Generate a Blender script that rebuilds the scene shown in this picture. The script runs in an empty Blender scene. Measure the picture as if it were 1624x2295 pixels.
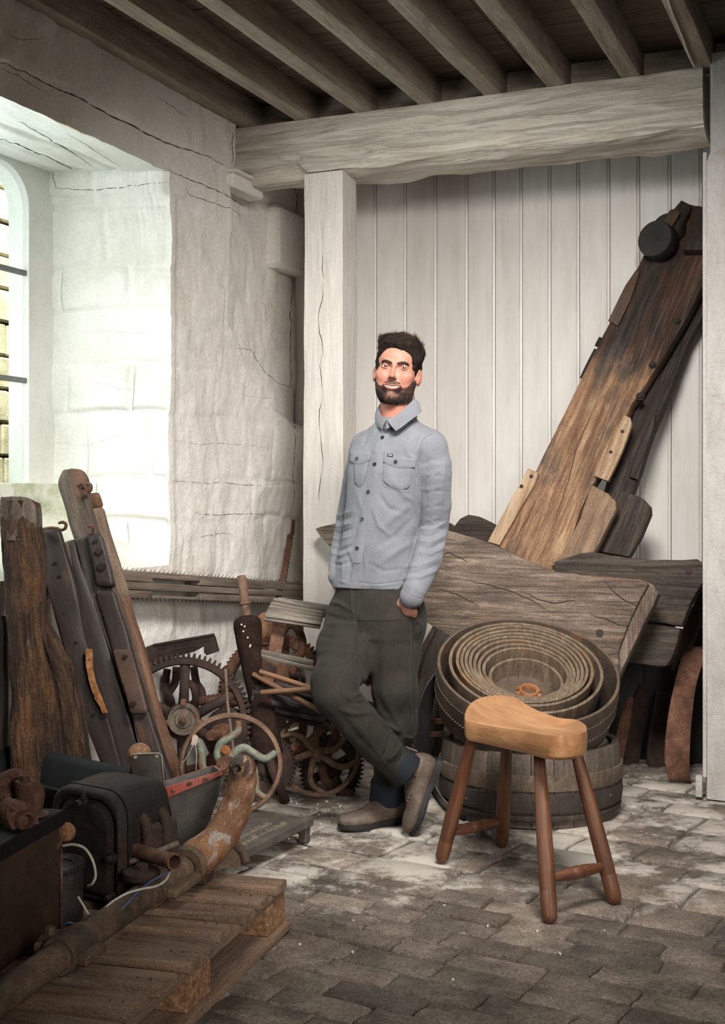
import bpy, bmesh, math, random
import numpy as np
from mathutils import Vector, Matrix

random.seed(7)
PI = math.pi
# ------------------------------------------------------------------ camera, world, lights, exposure
F, CX, HY, H = 2814.0, 812.0, 1115.0, 1.2          # focal length in pixels, centre column, horizon row, eye height
scene = bpy.context.scene
COL = scene.collection
cam_d = bpy.data.cameras.new('camera'); cam = bpy.data.objects.new('camera', cam_d); COL.objects.link(cam)
cam_d.sensor_fit = 'VERTICAL'; cam_d.sensor_height = 36.0
cam_d.lens = F * 36.0 / 2295.0
cam_d.shift_y = (1115.0 - 1147.5) / 2295.0
cam_d.clip_start = 0.05; cam_d.clip_end = 100
cam.location = (0, 0, H); cam.rotation_euler = (PI / 2, 0, 0)
scene.camera = cam
scene.view_settings.view_transform = 'Standard'; scene.view_settings.look = 'None'
scene.view_settings.gamma = 1.0; scene.view_settings.use_curve_mapping = False
scene.view_settings.exposure = 0.0

wd = bpy.data.worlds.new('world'); scene.world = wd; wd.use_nodes = True
wd.node_tree.nodes['Background'].inputs[0].default_value = (0.80, 0.90, 1.0, 1)
wd.node_tree.nodes['Background'].inputs[1].default_value = 0.02


def area_light(name, loc, target, size, energy, col=(1, 1, 1), spread=PI):
    d = bpy.data.lights.new(name, 'AREA'); d.shape = 'RECTANGLE'
    d.size, d.size_y = size; d.energy = energy; d.color = col; d.spread = spread
    o = bpy.data.objects.new(name, d); COL.objects.link(o)
    o.location = loc
    o.rotation_euler = (Vector(target) - Vector(loc)).to_track_quat('-Z', 'Y').to_euler()
    return o


area_light('window_daylight', (-1.757, 4.318, 1.90), (-0.636, 4.385, 1.78), (1.32, 1.20), 23, (0.93, 1.0, 0.975))
area_light('outdoor_daylight', (-1.7, 7.3, 4.6), (-2.8, 9.1, 1.8), (2.0, 2.0), 620, (0.98, 1.0, 0.96))
area_light('softbox', (0.42, 2.75, 2.60), (0.42, 4.95, 0.92), (0.8, 0.5), 47, (1.0, 0.955, 0.915), math.radians(98))
area_light('fill_light', (1.1, 0.5, 1.5), (-0.05, 4.4, 0.35), (0.9, 1.2), 13, (1.0, 0.95, 0.90), math.radians(64))  # unseen fill lamp added to lift the dark left side and pallet

# ------------------------------------------------------------------ geometry of the room
U = Vector((0.3917, 0.9201, 0.0))       # along the joists, away from the camera
V = Vector((0.9201, -0.3917, 0.0))      # along the beam, to the right
O = Vector((1.365, 5.0, 0.0))           # foot of the right post
ZUP = Vector((0, 0, 1))


def RM(s, t, z=0.0):
    return O + U * s + V * t + Vector((0, 0, z))


def P(px, py, Y):
    return Vector(((px - CX) * Y / F, Y, H + (HY - py) * Y / F))


def G(px, py, z=0.0):
    Y = F * (H - z) / (py - HY)
    return P(px, py, Y)


def onplane(px, py, p0, n):
    d = Vector(((px - CX) / F, 1.0, (HY - py) / F)); c = Vector((0, 0, H))
    k = (Vector(p0) - c).dot(n) / d.dot(n)
    return c + d * k


# ------------------------------------------------------------------ numpy noise
_rng = np.random.RandomState(3)
_tab = _rng.rand(4096).astype(np.float32)
_perm = _rng.permutation(4096)


def vnoise(x, y, z=0.0, seed=0):
    x = np.asarray(x, dtype=np.float64); y = np.asarray(y, dtype=np.float64); z = np.asarray(z, dtype=np.float64)
    x, y, z = np.broadcast_arrays(x, y, z)
    xi = np.floor(x).astype(np.int64); yi = np.floor(y).astype(np.int64); zi = np.floor(z).astype(np.int64)
    fx, fy, fz = x - xi, y - yi, z - zi
    fx = fx * fx * (3 - 2 * fx); fy = fy * fy * (3 - 2 * fy); fz = fz * fz * (3 - 2 * fz)

    def h(a, b, c):
        return _tab[_perm[(_perm[(_perm[(a + seed * 131) & 4095] + b) & 4095] + c) & 4095]]
    r = 0
    for dx in (0, 1):
        wx = fx if dx else 1 - fx
        for dy in (0, 1):
            wy = fy if dy else 1 - fy
            for dz in (0, 1):
                wz = fz if dz else 1 - fz
                r = r + h(xi + dx, yi + dy, zi + dz) * wx * wy * wz
    return r * 2 - 1


def fbm(x, y, z=0.0, oct=4, seed=0):
    a, r, k = 1.0, 0.0, 1.0
    for i in range(oct):
        r = r + a * vnoise(np.asarray(x) * k, np.asarray(y) * k, np.asarray(z) * k, seed + i)
        a *= 0.5; k *= 2.03
    return r


# ------------------------------------------------------------------ object helpers
MW = {}


def tag(o, label=None, cat=None, group=None, kind=None):
    if label: o['label'] = label
    if cat: o['category'] = cat
    if group: o['group'] = group
    if kind: o['kind'] = kind
    return o


def thing(name, loc, label, cat, group=None):
    o = bpy.data.objects.new(name, None); COL.objects.link(o)
    o.empty_display_size = 0.05
    m = Matrix.Translation(Vector(loc)); o.matrix_basis = m; MW[o.name] = m
    return tag(o, label, cat, group)


def frame(origin, x, y=None):
    x = Vector(x).normalized()
    y = Vector(y) if y is not None else (ZUP if abs(x.z) < 0.9 else Vector((0, 1, 0)))
    z = x.cross(y).normalized(); y = z.cross(x).normalized()
    m = Matrix((x, y, z)).transposed().to_4x4(); m.translation = Vector(origin)
    return m


def place(o, parent, fm):
    MW[o.name] = fm
    if parent is not None:
        o.parent = parent
        o.matrix_parent_inverse = Matrix.Identity(4)
        o.matrix_basis = MW[parent.name].inverted() @ fm
    else:
        o.matrix_basis = fm
    return o


def new_mesh(name, v, f, smooth=False, mat=None):
    me = bpy.data.meshes.new(name)
    if isinstance(v, np.ndarray) and isinstance(f, np.ndarray):
        nf, k = f.shape
        me.vertices.add(len(v)); me.vertices.foreach_set('co', np.ascontiguousarray(v, dtype=np.float32).ravel())
        me.loops.add(nf * k); me.loops.foreach_set('vertex_index', np.ascontiguousarray(f, dtype=np.int32).ravel())
        me.polygons.add(nf); me.polygons.foreach_set('loop_start', np.arange(0, nf * k, k, dtype=np.int32))
        me.update(calc_edges=True)
    else:
        me.from_pydata([tuple(p) for p in v], [], [tuple(q) for q in f])
        me.update()
    if smooth is True:
        me.polygons.foreach_set('use_smooth', [True] * len(me.polygons))
    elif smooth:
        me.polygons.foreach_set('use_smooth', [True] * len(me.polygons))
        me.set_sharp_from_angle(angle=math.radians(smooth))
    if mat: me.materials.append(mat)
    return me


def obj(name, v, f, mat, parent=None, fm=None, smooth=40):
    """v in world coordinates; fm = local frame of the object (default: at the mesh foot)."""
    if isinstance(v, np.ndarray):
        a = v
    else:
        a = np.array([tuple(p) for p in v], dtype=np.float64)
    if fm is None:
        fm = Matrix.Translation(Vector((float(a[:, 0].mean()), float(a[:, 1].mean()), float(a[:, 2].min()))))
    inv = np.array(fm.inverted())
    a = a @ inv[:3, :3].T + inv[:3, 3]
    me = new_mesh(name, a, f if isinstance(f, np.ndarray) else [tuple(q) for q in f], smooth, mat) \
        if isinstance(f, np.ndarray) else new_mesh(name, a.tolist(), f, smooth, mat)
    o = bpy.data.objects.new(name, me); COL.objects.link(o)
    return place(o, parent, fm)


def obj_bm(name, bm, mat, parent=None, fm=None, smooth=40):
    """bm in LOCAL coordinates of fm."""
    me = bpy.data.meshes.new(name); bm.to_mesh(me); bm.free()
    if smooth:
        me.polygons.foreach_set('use_smooth', [True] * len(me.polygons))
        if smooth is not True: me.set_sharp_from_angle(angle=math.radians(smooth))
    me.materials.append(mat)
    o = bpy.data.objects.new(name, me); COL.objects.link(o)
    return place(o, parent, fm if fm is not None else Matrix.Identity(4))


class MB:
    """collects world-space pieces of one mesh"""
    def __init__(s): s.v = []; s.f = []

    def add(s, v, f):
        n = len(s.v); s.v += [Vector(p) for p in v]; s.f += [tuple(i + n for i in q) for q in f]
        return s

    def box(s, fm, lo, hi, bev=0.0):
        if bev:
            v, f = bevbox(lo, hi, bev)
        else:
            v = [(x, y, z) for x in (lo[0], hi[0]) for y in (lo[1], hi[1]) for z in (lo[2], hi[2])]
            f = [(0, 1, 3, 2), (4, 6, 7, 5), (0, 4, 5, 1), (2, 3, 7, 6), (0, 2, 6, 4), (1, 5, 7, 3)]
        return s.add([fm @ Vector(p) for p in v], f)

    def loft(s, rings, cap=True, closed=False):
        v, f = loft(rings, cap, closed); return s.add(v, f)

    def tube(s, pts, r, n=12, cap=True, closed=False):
        v, f = tube(pts, r, n, cap, closed); return s.add(v, f)

    def lathe(s, fm, prof, n=32, closed=False):
        v, f = lathe(fm, prof, n, closed); return s.add(v, f)

    def build(s, name, mat, parent=None, fm=None, smooth=40):
        return obj(name, s.v, s.f, mat, parent, fm, smooth)


def bevbox(lo, hi, b):
    """box whose corners are cut: 24 verts"""
    v = []; idx = {}
    for ix in (0, 1):
        for iy in (0, 1):
            for iz in (0, 1):
                c = [(lo, hi)[ix][0], (lo, hi)[iy][1], (lo, hi)[iz][2]]
                sx = b if ix == 0 else -b; sy = b if iy == 0 else -b; sz = b if iz == 0 else -b
                idx[ix, iy, iz, 0] = len(v); v.append((c[0], c[1] + sy, c[2] + sz))
                idx[ix, iy, iz, 1] = len(v); v.append((c[0] + sx, c[1], c[2] + sz))
                idx[ix, iy, iz, 2] = len(v); v.append((c[0] + sx, c[1] + sy, c[2]))
    f = []
    I = idx
    for k in (0, 1):
        q = [I[k, 0, 0, 0], I[k, 1, 0, 0], I[k, 1, 1, 0], I[k, 0, 1, 0]]; f.append(q if k else q[::-1])
        q = [I[0, k, 0, 1], I[0, k, 1, 1], I[1, k, 1, 1], I[1, k, 0, 1]]; f.append(q if k else q[::-1])
        q = [I[0, 0, k, 2], I[1, 0, k, 2], I[1, 1, k, 2], I[0, 1, k, 2]]; f.append(q if k else q[::-1])
    for a in (0, 1):
        for b2 in (0, 1):
            q = [I[a, b2, 0, 0], I[a, b2, 0, 1], I[a, b2, 1, 1], I[a, b2, 1, 0]]; f.append(q[::-1] if a == b2 else q)
            q = [I[a, 0, b2, 0], I[a, 1, b2, 0], I[a, 1, b2, 2], I[a, 0, b2, 2]]; f.append(q[::-1] if a == b2 else q)
            q = [I[0, a, b2, 1], I[0, a, b2, 2], I[1, a, b2, 2], I[1, a, b2, 1]]; f.append(q if a == b2 else q[::-1])
    for a in (0, 1):
        for b2 in (0, 1):
            for c in (0, 1):
                q = [I[a, b2, c, 0], I[a, b2, c, 1], I[a, b2, c, 2]]
                f.append(q if (a + b2 + c) % 2 else q[::-1])
    return v, f


def loft(rings, cap=True, closed=False):
    v = []; f = []; n = len(rings[0])
    for r in rings: v += [Vector(p) for p in r]
    m = len(rings)
    for i in range(m if closed else m - 1):
        a = i * n; b = ((i + 1) % m) * n
        for j in range(n):
            k = (j + 1) % n
            f.append((a + j, b + j, b + k, a + k))
    if cap and not closed:
        f.append(tuple(range(n))); f.append(tuple(reversed(range((m - 1) * n, m * n))))
    return v, f


def tube(pts, r, n=12, cap=True, closed=False):
    pts = [Vector(p) for p in pts]; m = len(pts)
    if not hasattr(r, '__len__'): r = [r] * m
    rings = []; up = None
    for i, p in enumerate(pts):
        a = pts[(i - 1) % m] if (closed or i > 0) else p
        b = pts[(i + 1) % m] if (closed or i < m - 1) else p
        d = (b - a).normalized()
        if up is None:
            up = d.orthogonal().normalized()
        up = (up - d * up.dot(d)).normalized(); w = d.cross(up)
        rings.append([p + (up * math.cos(2 * PI * j / n) + w * math.sin(2 * PI * j / n)) * r[i] for j in range(n)])
    return loft([list(reversed(q)) for q in rings], cap, closed)


def lathe(fm, prof, n=32, closed=False):
    """profile (radius, height along local x); closed: profile loops"""
    rings = []
    for (r, h) in prof:
        r = max(r, 1e-5)
        rings.append([fm @ Vector((h, r * math.cos(2 * PI * j / n), r * math.sin(2 * PI * j / n))) for j in range(n)])
    return loft(rings, not closed, closed)


def smoothpath(pts, k=6, closed=False):
    pts = [Vector(p) for p in pts]; m = len(pts); out = []
    rng = m if closed else m - 1
    for i in range(rng):
        if closed:
            p0, p1, p2, p3 = pts[(i - 1) % m], pts[i], pts[(i + 1) % m], pts[(i + 2) % m]
        else:
            p0, p1, p2, p3 = pts[max(i - 1, 0)], pts[i], pts[i + 1], pts[min(i + 2, m - 1)]
        for j in range(k):
            t = j / k
            out.append(0.5 * ((2 * p1) + (p2 - p0) * t + (2 * p0 - 5 * p1 + 4 * p2 - p3) * t * t + (3 * p1 - p0 - 3 * p2 + p3) * t ** 3))
    if not closed: out.append(pts[-1])
    return out


def rrect(w, h, r, n=3):
    """rounded rectangle outline in the local yz plane"""
    pts = []
    for cx, cy, a0 in ((w / 2 - r, h / 2 - r, 0), (-w / 2 + r, h / 2 - r, 90), (-w / 2 + r, -h / 2 + r, 180), (w / 2 - r, -h / 2 + r, 270)):
        for i in range(n + 1):
            a = math.radians(a0 + 90 * i / n)
            pts.append((cx + r * math.cos(a), cy + r * math.sin(a)))
    return pts


def timber(name, p, q, w, t, mat, parent=None, up=None, seg=10, rough=0.003, bev=0.006, taper=(1, 1), bend=0.0, seed=0, nb=2, ends=True):
    """sawn baulk from p to q: w across (local y), t along local z, slightly uneven"""
    p, q = Vector(p), Vector(q); L = (q - p).length
    fm = frame(p, q - p, up)
    rings = []
    sec = []
    base = rrect(w, t, bev, nb)
    # extra points on the long sides
    m = len(base)
    for i in range(m):
        a, b = base[i], base[(i + 1) % m]; sec.append(a)
        if math.dist(a, b) > 0.03:
            k = 3
            for j in range(1, k): sec.append((a[0] + (b[0] - a[0]) * j / k, a[1] + (b[1] - a[1]) * j / k))
    xs = [0.0, bev] + [L * i / seg for i in range(1, seg)] + [L - bev, L] if ends else [L * i / seg for i in range(seg + 1)]
    S = np.array(sec)
    for x in xs:
        k = 1 - 0.35 * bev / max(w, t) * 4 if (ends and (x == 0 or x == L)) else 1
        tp = taper[0] + (taper[1] - taper[0]) * x / L
        n1 = fbm(x * 3.1 + seed * 7.3, S[:, 0] * 14, S[:, 1] * 14, 3, seed) * rough
        off = bend * math.sin(PI * x / L)
        ring = [fm @ Vector((x, (y * tp) * k + (y / (abs(y) + 1e-4)) * n1[i] + off, z * k + (z / (abs(z) + 1e-4)) * n1[i] * .8))
                for i, (y, z) in enumerate(sec)]
        rings.append(ring)
    v, f = loft(rings, True)
    return obj(name, v, f, mat, parent, fm, 35)


def slab(name, outline, p0, n, th, mat, parent=None, grain=None, bev=0.006, holes=(), smooth=35, rough=0.0, seed=1):
    """outline: pixel polygon projected on the plane (p0, n towards camera); extruded by th away from the camera"""
    n = Vector(n).normalized()
    pts = [onplane(x, y, p0, n) for x, y in outline]
    return slab3(name, pts, n, th, mat, parent, grain, bev, smooth, rough, seed)


def slab3(name, pts, n, th, mat, parent=None, grain=None, bev=0.006, smooth=35, rough=0.0, seed=1):
    n = Vector(n).normalized()
    if grain is None: grain = pts[1] - pts[0]
    grain = Vector(grain); grain = grain - n * grain.dot(n)
    c = sum(pts, Vector()) / len(pts)
    fm = frame(c, grain, n.cross(grain))
    inv = fm.inverted()
    loc = [inv @ p for p in pts]
    # local z = grain x (n x grain) = n direction (towards camera)
    sgn = 1 if (fm.to_3x3() @ Vector((0, 0, 1))).dot(n) > 0 else -1
    if rough:
        o2 = []
        m = len(loc)
        for i in range(m):
            a, b = loc[i], loc[(i + 1) % m]; k = max(1, int((b - a).length / 0.03))
            for j in range(k):
                p = a.lerp(b, j / k); d = (b - a).normalized().cross(Vector((0, 0, 1)))
                o2.append(p + d * float(fbm(p.x * 18, p.y * 18, seed * 3.1, 3, seed)) * rough)
        loc = o2
    bm = bmesh.new()
    top = [bm.verts.new((p.x, p.y, 0)) for p in loc]
    ftop = bm.faces.new(top)
    r = bmesh.ops.extrude_face_region(bm, geom=[ftop])
    ev = [g for g in r['geom'] if isinstance(g, bmesh.types.BMVert)]
    bmesh.ops.translate(bm, verts=ev, vec=(0, 0, -th * sgn))
    bmesh.ops.recalc_face_normals(bm, faces=bm.faces[:])
    if bev:
        es = [e for e in bm.edges if abs(e.verts[0].co.z - e.verts[1].co.z) < 1e-6]
        bmesh.ops.bevel(bm, geom=es, offset=bev, segments=2, affect='EDGES', profile=0.6, clamp_overlap=True)
    big = [f for f in bm.faces if len(f.verts) > 4]
    bmesh.ops.triangulate(bm, faces=big)
    return obj_bm(name, bm, mat, parent, fm, smooth)


def copy_tree(o, parent=None, fm=None):
    c = o.copy(); COL.objects.link(c)
    c.parent = parent
    if fm is not None:
        place(c, parent, fm)
    else:
        MW[c.name] = MW[parent.name] @ c.matrix_basis if parent else c.matrix_basis.copy()
    for ch in [x for x in COL.objects if x.parent == o]:
        copy_tree(ch, c)
    return c


# ------------------------------------------------------------------ materials
def hexc(h):
    h = h.lstrip('#'); c = [int(h[i:i + 2], 16) / 255 for i in (0, 2, 4)]
    return tuple((x / 12.92 if x <= 0.04045 else ((x + 0.055) / 1.055) ** 2.4) for x in c) + (1.0,)


def mat(name, cols, scale=(1, 1, 1), ns=5.0, detail=6.0, dist=0.0, rough=0.8, metal=0.0, bump=0.4, bd=0.004, layers=(),
        fine=0.0, fs=220.0, coord='Object', rough2=None, gradx=None, grain=None, spec=0.5, contrast=(0.3, 0.7), sheen=0.0):
    m = bpy.data.materials.new(name); m.use_nodes = True; nt = m.node_tree; N = nt.nodes; L = nt.links
    b = N['Principled BSDF']; b.inputs['Roughness'].default_value = rough; b.inputs['Metallic'].default_value = metal
    b.inputs['Specular IOR Level'].default_value = spec
    if sheen:
        b.inputs['Sheen Weight'].default_value = sheen; b.inputs['Sheen Roughness'].default_value = 0.5
    if coord == 'Object':
        tc = N.new('ShaderNodeTexCoord').outputs['Object']
        oi = N.new('ShaderNodeObjectInfo'); mu = N.new('ShaderNodeMath'); mu.operation = 'MULTIPLY'; mu.inputs[1].default_value = 37.0
        L.new(oi.outputs['Random'], mu.inputs[0])
        va = N.new('ShaderNodeVectorMath'); va.operation = 'ADD'; L.new(tc, va.inputs[0]); L.new(mu.outputs[0], va.inputs[1])
        base = va.outputs[0]
    else:
        base = N.new('ShaderNodeNewGeometry').outputs['Position']

    def noise(sc, s, d=6.0, ds=0.0, off=0.0):
        mp = N.new('ShaderNodeMapping'); mp.inputs['Scale'].default_value = sc; mp.inputs['Location'].default_value = (off, off * 1.7, -off)
        L.new(base, mp.inputs['Vector']); d = max(d, 3) + (3 if d >= 6 else 0)
        n = N.new('ShaderNodeTexNoise'); n.inputs['Scale'].default_value = s; n.inputs['Detail'].default_value = d
        n.inputs['Roughness'].default_value = 0.68; n.inputs['Distortion'].default_value = ds
        L.new(mp.outputs[0], n.inputs['Vector'])
        return n.outputs['Fac']

    def rng(fac, lo, hi, a=0.0, c=1.0):
        r = N.new('ShaderNodeMapRange'); r.inputs['From Min'].default_value = lo; r.inputs['From Max'].default_value = hi
        r.inputs['To Min'].default_value = a; r.inputs['To Max'].default_value = c
        L.new(fac, r.inputs['Value']); return r.outputs[0]

    def mix(fac, a, c, t='MIX'):
        x = N.new('ShaderNodeMix'); x.data_type = 'RGBA'; x.blend_type = t
        if hasattr(fac, 'node'): L.new(fac, x.inputs[0])
        else: x.inputs[0].default_value = fac
        for s_, val in ((x.inputs[6], a), (x.inputs[7], c)):
            if hasattr(val, 'node'): L.new(val, s_)
            else: s_.default_value = val
        return x.outputs[2]
    n0 = noise(scale, ns, detail, dist)
    ra = N.new('ShaderNodeValToRGB'); L.new(n0, ra.inputs[0])
    while len(ra.color_ramp.elements) < len(cols): ra.color_ramp.elements.new(0.5)
    lo, hi = contrast
    for i, c in enumerate(cols):
        e = ra.color_ramp.elements[i]
        e.position = lo + (hi - lo) * i / max(1, len(cols) - 1); e.color = hexc(c)
    color = ra.outputs[0]
    hgt = n0
    if grain:                                       # (colour, scale vec, scale, strength): fine lines along the grain
        g = noise((grain[1][0], grain[1][1] * (.62 if grain[1][1] > 12 else 1), grain[1][2] * (.62 if grain[1][2] > 12 else 1)), grain[2], 5.0, 0.9, 5.0)
        gm = rng(g, 0.46, 0.70)
        color = mix(rng(gm, 0, 1, 0, grain[3] * .8), color, hexc(grain[0]), 'MIX')
        ad = N.new('ShaderNodeMath'); ad.operation = 'SUBTRACT'; L.new(hgt, ad.inputs[0]); L.new(gm, ad.inputs[1]); hgt = ad.outputs[0]
    for i, l in enumerate(layers):                  # (colour, scale vec, scale, lo, hi, amount[, roughness])
        n = noise(l[1], l[2], 7.0, 0.3, 11.0 + 7 * i)
        fac = rng(n, l[3], l[4], 0, l[5])
        color = mix(fac, color, hexc(l[0]))
    if gradx:                                       # (x0, x1, colour, amount): tone along the piece, part its own, part painted light falloff
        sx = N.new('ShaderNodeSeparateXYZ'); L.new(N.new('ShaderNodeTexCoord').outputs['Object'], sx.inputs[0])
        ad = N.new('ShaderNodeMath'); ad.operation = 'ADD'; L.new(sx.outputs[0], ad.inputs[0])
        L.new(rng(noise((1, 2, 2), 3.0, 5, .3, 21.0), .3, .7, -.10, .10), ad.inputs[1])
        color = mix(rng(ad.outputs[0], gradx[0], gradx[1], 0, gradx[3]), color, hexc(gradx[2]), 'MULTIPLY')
    if fine:
        nf = noise((1, 1, 1), fs * 1.25, 4.0, 0, 3.0)
        color = mix(fine, color, mix(rng(nf, 0.34, 0.66), (0, 0, 0, 1), (1, 1, 1, 1)), 'SOFT_LIGHT')
    L.new(color, b.inputs['Base Color'])
    if rough2 is not None:
        L.new(rng(n0, 0.35, 0.65, rough, rough2), b.inputs['Roughness'])
    if bump:
        bp = N.new('ShaderNodeBump'); bp.inputs['Strength'].default_value = bump; bp.inputs['Distance'].default_value = bd
        L.new(hgt, bp.inputs['Height'])
        if fine or fs != 220.0:
            bp2 = N.new('ShaderNodeBump'); bp2.inputs['Strength'].default_value = min(1, bump); bp2.inputs['Distance'].default_value = bd * 0.25
            L.new(noise((1, 1, 1), fs, 3.0, 0, 9.0), bp2.inputs['Height']); L.new(bp.outputs[0], bp2.inputs['Normal'])
            L.new(bp2.outputs[0], b.inputs['Normal'])
        else:
            L.new(bp.outputs[0], b.inputs['Normal'])
    return m


GX = (1.2, 14, 14)       # grain along local x
M = {}
M['lime'] = mat('limewash', ['#d8d3cb', '#e5e1da', '#edeae5'], ns=2.2, rough=.9, bump=.9, bd=.02, coord='Position', fine=.35, fs=60,
                layers=[('#cfc4aa', (1, 1, 1), 1.7, .52, .72, .4), ('#bdb5a9', (1, 1, 1), 3.1, .55, .7, .45), ('#9a9388', (1, 1, 1), 9, .66, .74, .35)])
M['jamb'] = mat('limewash_damp', ['#d6d9cf', '#e6e8e2', '#eff0ec'], ns=2.2, rough=.9, bump=.6, bd=.012, coord='Position', fine=.25, fs=70,
                layers=[('#b9c49a', (1, 1, 1), 2.5, .6, .78, .35)])
M['sill'] = mat('mossy_sill', ['#d9dcc8', '#e4e6d8', '#eeefe6'], ns=3, rough=.9, bump=.5, bd=.008, coord='Position', fine=.3, fs=60,
                layers=[('#8d9c4a', (1, 1, 1), 5, .5, .7, .75), ('#6b7434', (1, 1, 1), 14, .6, .75, .5)])
M['beam'] = mat('painted_beam', ['#bcb1a3', '#cdc4b6', '#dbd3c6'], (1.0, 4, 4), 2.5, rough=.75, bump=.8, bd=.012, grain=('#a39888', (.7, 9, 9), 3.0, .25),
                layers=[('#7b7266', (2, 6, 6), 4, .62, .72, .5), ('#a06a30', (4, 4, 4), 2.3, .74, .78, .6)])
M['joist'] = mat('painted_joist', ['#83786a', '#9c9080', '#b0a493'], (1.2, 8, 8), 4, rough=.8, bump=.6, bd=.006, grain=('#73695c', (1.0, 16, 16), 4.0, .3), fine=.25, fs=90)
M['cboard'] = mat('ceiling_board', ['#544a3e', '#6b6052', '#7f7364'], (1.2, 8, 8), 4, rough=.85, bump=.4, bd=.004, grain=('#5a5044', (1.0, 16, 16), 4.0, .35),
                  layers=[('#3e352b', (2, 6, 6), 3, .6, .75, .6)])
M['board'] = mat('painted_board', ['#cfc8c1', '#dbd6d0', '#e2deda'], (6, 1, 1), 2.0, rough=.38, bump=.12, bd=.004, grain=('#c2bab0', (30, 1.0, 30), 1.5, .18),
                 layers=[('#a58a5e', (1, 1, 1), 26, .74, .8, .5), ('#8d867b', (3, .7, 3), 5, .66, .8, .35)], fs=120)
M['post'] = mat('painted_post', ['#d0c8c0', '#dcd5cd', '#e3ddd7'], (1.0, 6, 6), 3, rough=.6, bump=.5, bd=.006, grain=('#b3aca2', (1.0, 20, 20), 3.0, .25), fine=.2, fs=110,
                layers=[('#9c8a6c', (1, 1, 1), 6, .68, .8, .4)])
M['crack'] = mat('dark_joint', ['#2a2520', '#3a332c'], rough=.95, bump=0)
# ------------------------------------------------------------------ SETTING
TW = -2.118           # plane of the left wall (room coordinate t)
ZC = 3.035            # underside of the ceiling boards
ZB0, ZB1 = 2.665, 2.915
SBW = 0.81            # plane of the boarded back wall


def grid(name, fn, na, nb, mat, kind='structure', parent=None, smooth=True):
    a = np.linspace(0, 1, na); b = np.linspace(0, 1, nb)
    A, B = np.meshgrid(a, b, indexing='ij')
    X = fn(A, B)
    v = np.stack([c.ravel() for c in X], axis=1)
    i = np.arange(na - 1)[:, None] * nb + np.arange(nb - 1)[None, :]
    f = np.stack([i, i + nb, i + nb + 1, i + 1], axis=-1).reshape(-1, 4)
    o = obj(name, v, f.astype(np.int32), mat, parent, Matrix.Identity(4), smooth)
    if kind: o['kind'] = kind
    return o


def RMn(s, t, z):
    return (O.x + U.x * s + V.x * t, O.y + U.y * s + V.y * t, z + 0 * s)


def sstep(a, b, x):
    t = np.clip((x - a) / (b - a), 0, 1); return t * t * (3 - 2 * t)


def stones(s, z, amp=0.012, seed=0):
    """relief of whitewashed rubble courses: pillowed blocks with sunk joints"""
    zz = z + 0.02 * fbm(s * 2.3, z * 2.3, 0, 3, seed + 40)
    ss = s + 0.02 * fbm(s * 2.9, z * 2.9, 5, 3, seed + 50)
    hs = [0.22, 0.17, 0.26, 0.2, 0.24, 0.18, 0.28, 0.2, 0.23, 0.19, 0.25, 0.3, 0.3, 0.3]
    e = np.cumsum([0] + hs)
    row = np.clip(np.searchsorted(e, np.clip(zz, 0, 3.1), side='right') - 1, 0, len(hs) - 1)
    lo = e[row]; hi = e[row + 1]
    wl = 0.34 + 0.09 * np.sin(row * 4.1)
    u = (ss + row * 0.37 + 10) / wl
    d = np.minimum(np.minimum(zz - lo, hi - zz), np.minimum(u - np.floor(u), np.ceil(u) - u) * wl)
    cell = _tab[(np.floor(u).astype(int) * 57 + row * 131 + seed * 7) % 4096]
    joint = sstep(0.0, 0.022, d)
    soft = 0.35 + 0.65 * sstep(-.3, .5, fbm(s * 1.7, z * 1.7, 3, 2, seed + 60))
    return (amp * (joint - 1) + (cell - 0.5) * amp * 0.9 * joint) * soft


def wall_off(s, z):
    """how far the wall face stands proud into the room (+) at (s, z)"""
    lower = 1 - sstep(2.2, 2.55, z)
    o = stones(s, z, 0.009, 1) * (0.25 + 0.75 * lower) + .004 * fbm(s * 7, z * 7, 2, 3, 77)
    o = o + 0.010 * fbm(s * 3, z * 3, 0, 4, 5) + 0.0045 * fbm(s * 16, z * 9, 0, 3, 8)
    # crack / plaster step in the upper wall
    line = 2.695 + 0.018 * fbm(s * 3.0, 0 * s, 3, 3, 9)
    o = o + 0.022 * sstep(line - .004, line + .012, z)
    # hollow in the far part of the wall
    edge = -0.05 + 0.03 * fbm(z * 5, 0 * z, 1, 3, 21)
    low = 2.03 - 0.30 * sstep(edge, edge + .75, s) - 0.16 * sstep(edge, edge + .22, s) + .012 * fbm(s * 9, 0 * s, 2, 3, 22)
    top = 2.50 + 0.0 * s
    hol = sstep(edge - .01, edge + .05, s) * sstep(low - .02, low + .03, z) * (1 - sstep(top, top + .12, z) * 0)
    o = o - 0.10 * hol
    edge2 = 0.18
    o = o - 0.05 * sstep(edge2, edge2 + .35, s) * (1 - sstep(1.0, 1.6, z))
    # second band under the lintel plaster
    ln2 = 2.50 - 0.10 * sstep(-.5, -.05, s) + 0.018 * fbm(s * 7, 0 * s, 3, 3, 31)
    o = o - 0.016 * (1 - sstep(ln2 - .01, ln2 + .006, z)) * sstep(-.56, -.5, s) * (1 - hol)
    return o


SJ, ZS, ZSB = -0.583, 2.572, 0.915       # jamb edge, soffit height, bottom of the sloping sill at the wall face


def wall_patch(name, s0, s1, z0, z1, res, mt):
    na = int((s1 - s0) / res) + 2; nb = int((z1 - z0) / res) + 2

    def fn(A, B):
        s = s0 + (s1 - s0) * A; z = z0 + (z1 - z0) * B
        return RMn(s, TW + wall_off(s, z), z)
    return grid(name, fn, na, nb, mt)


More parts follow.
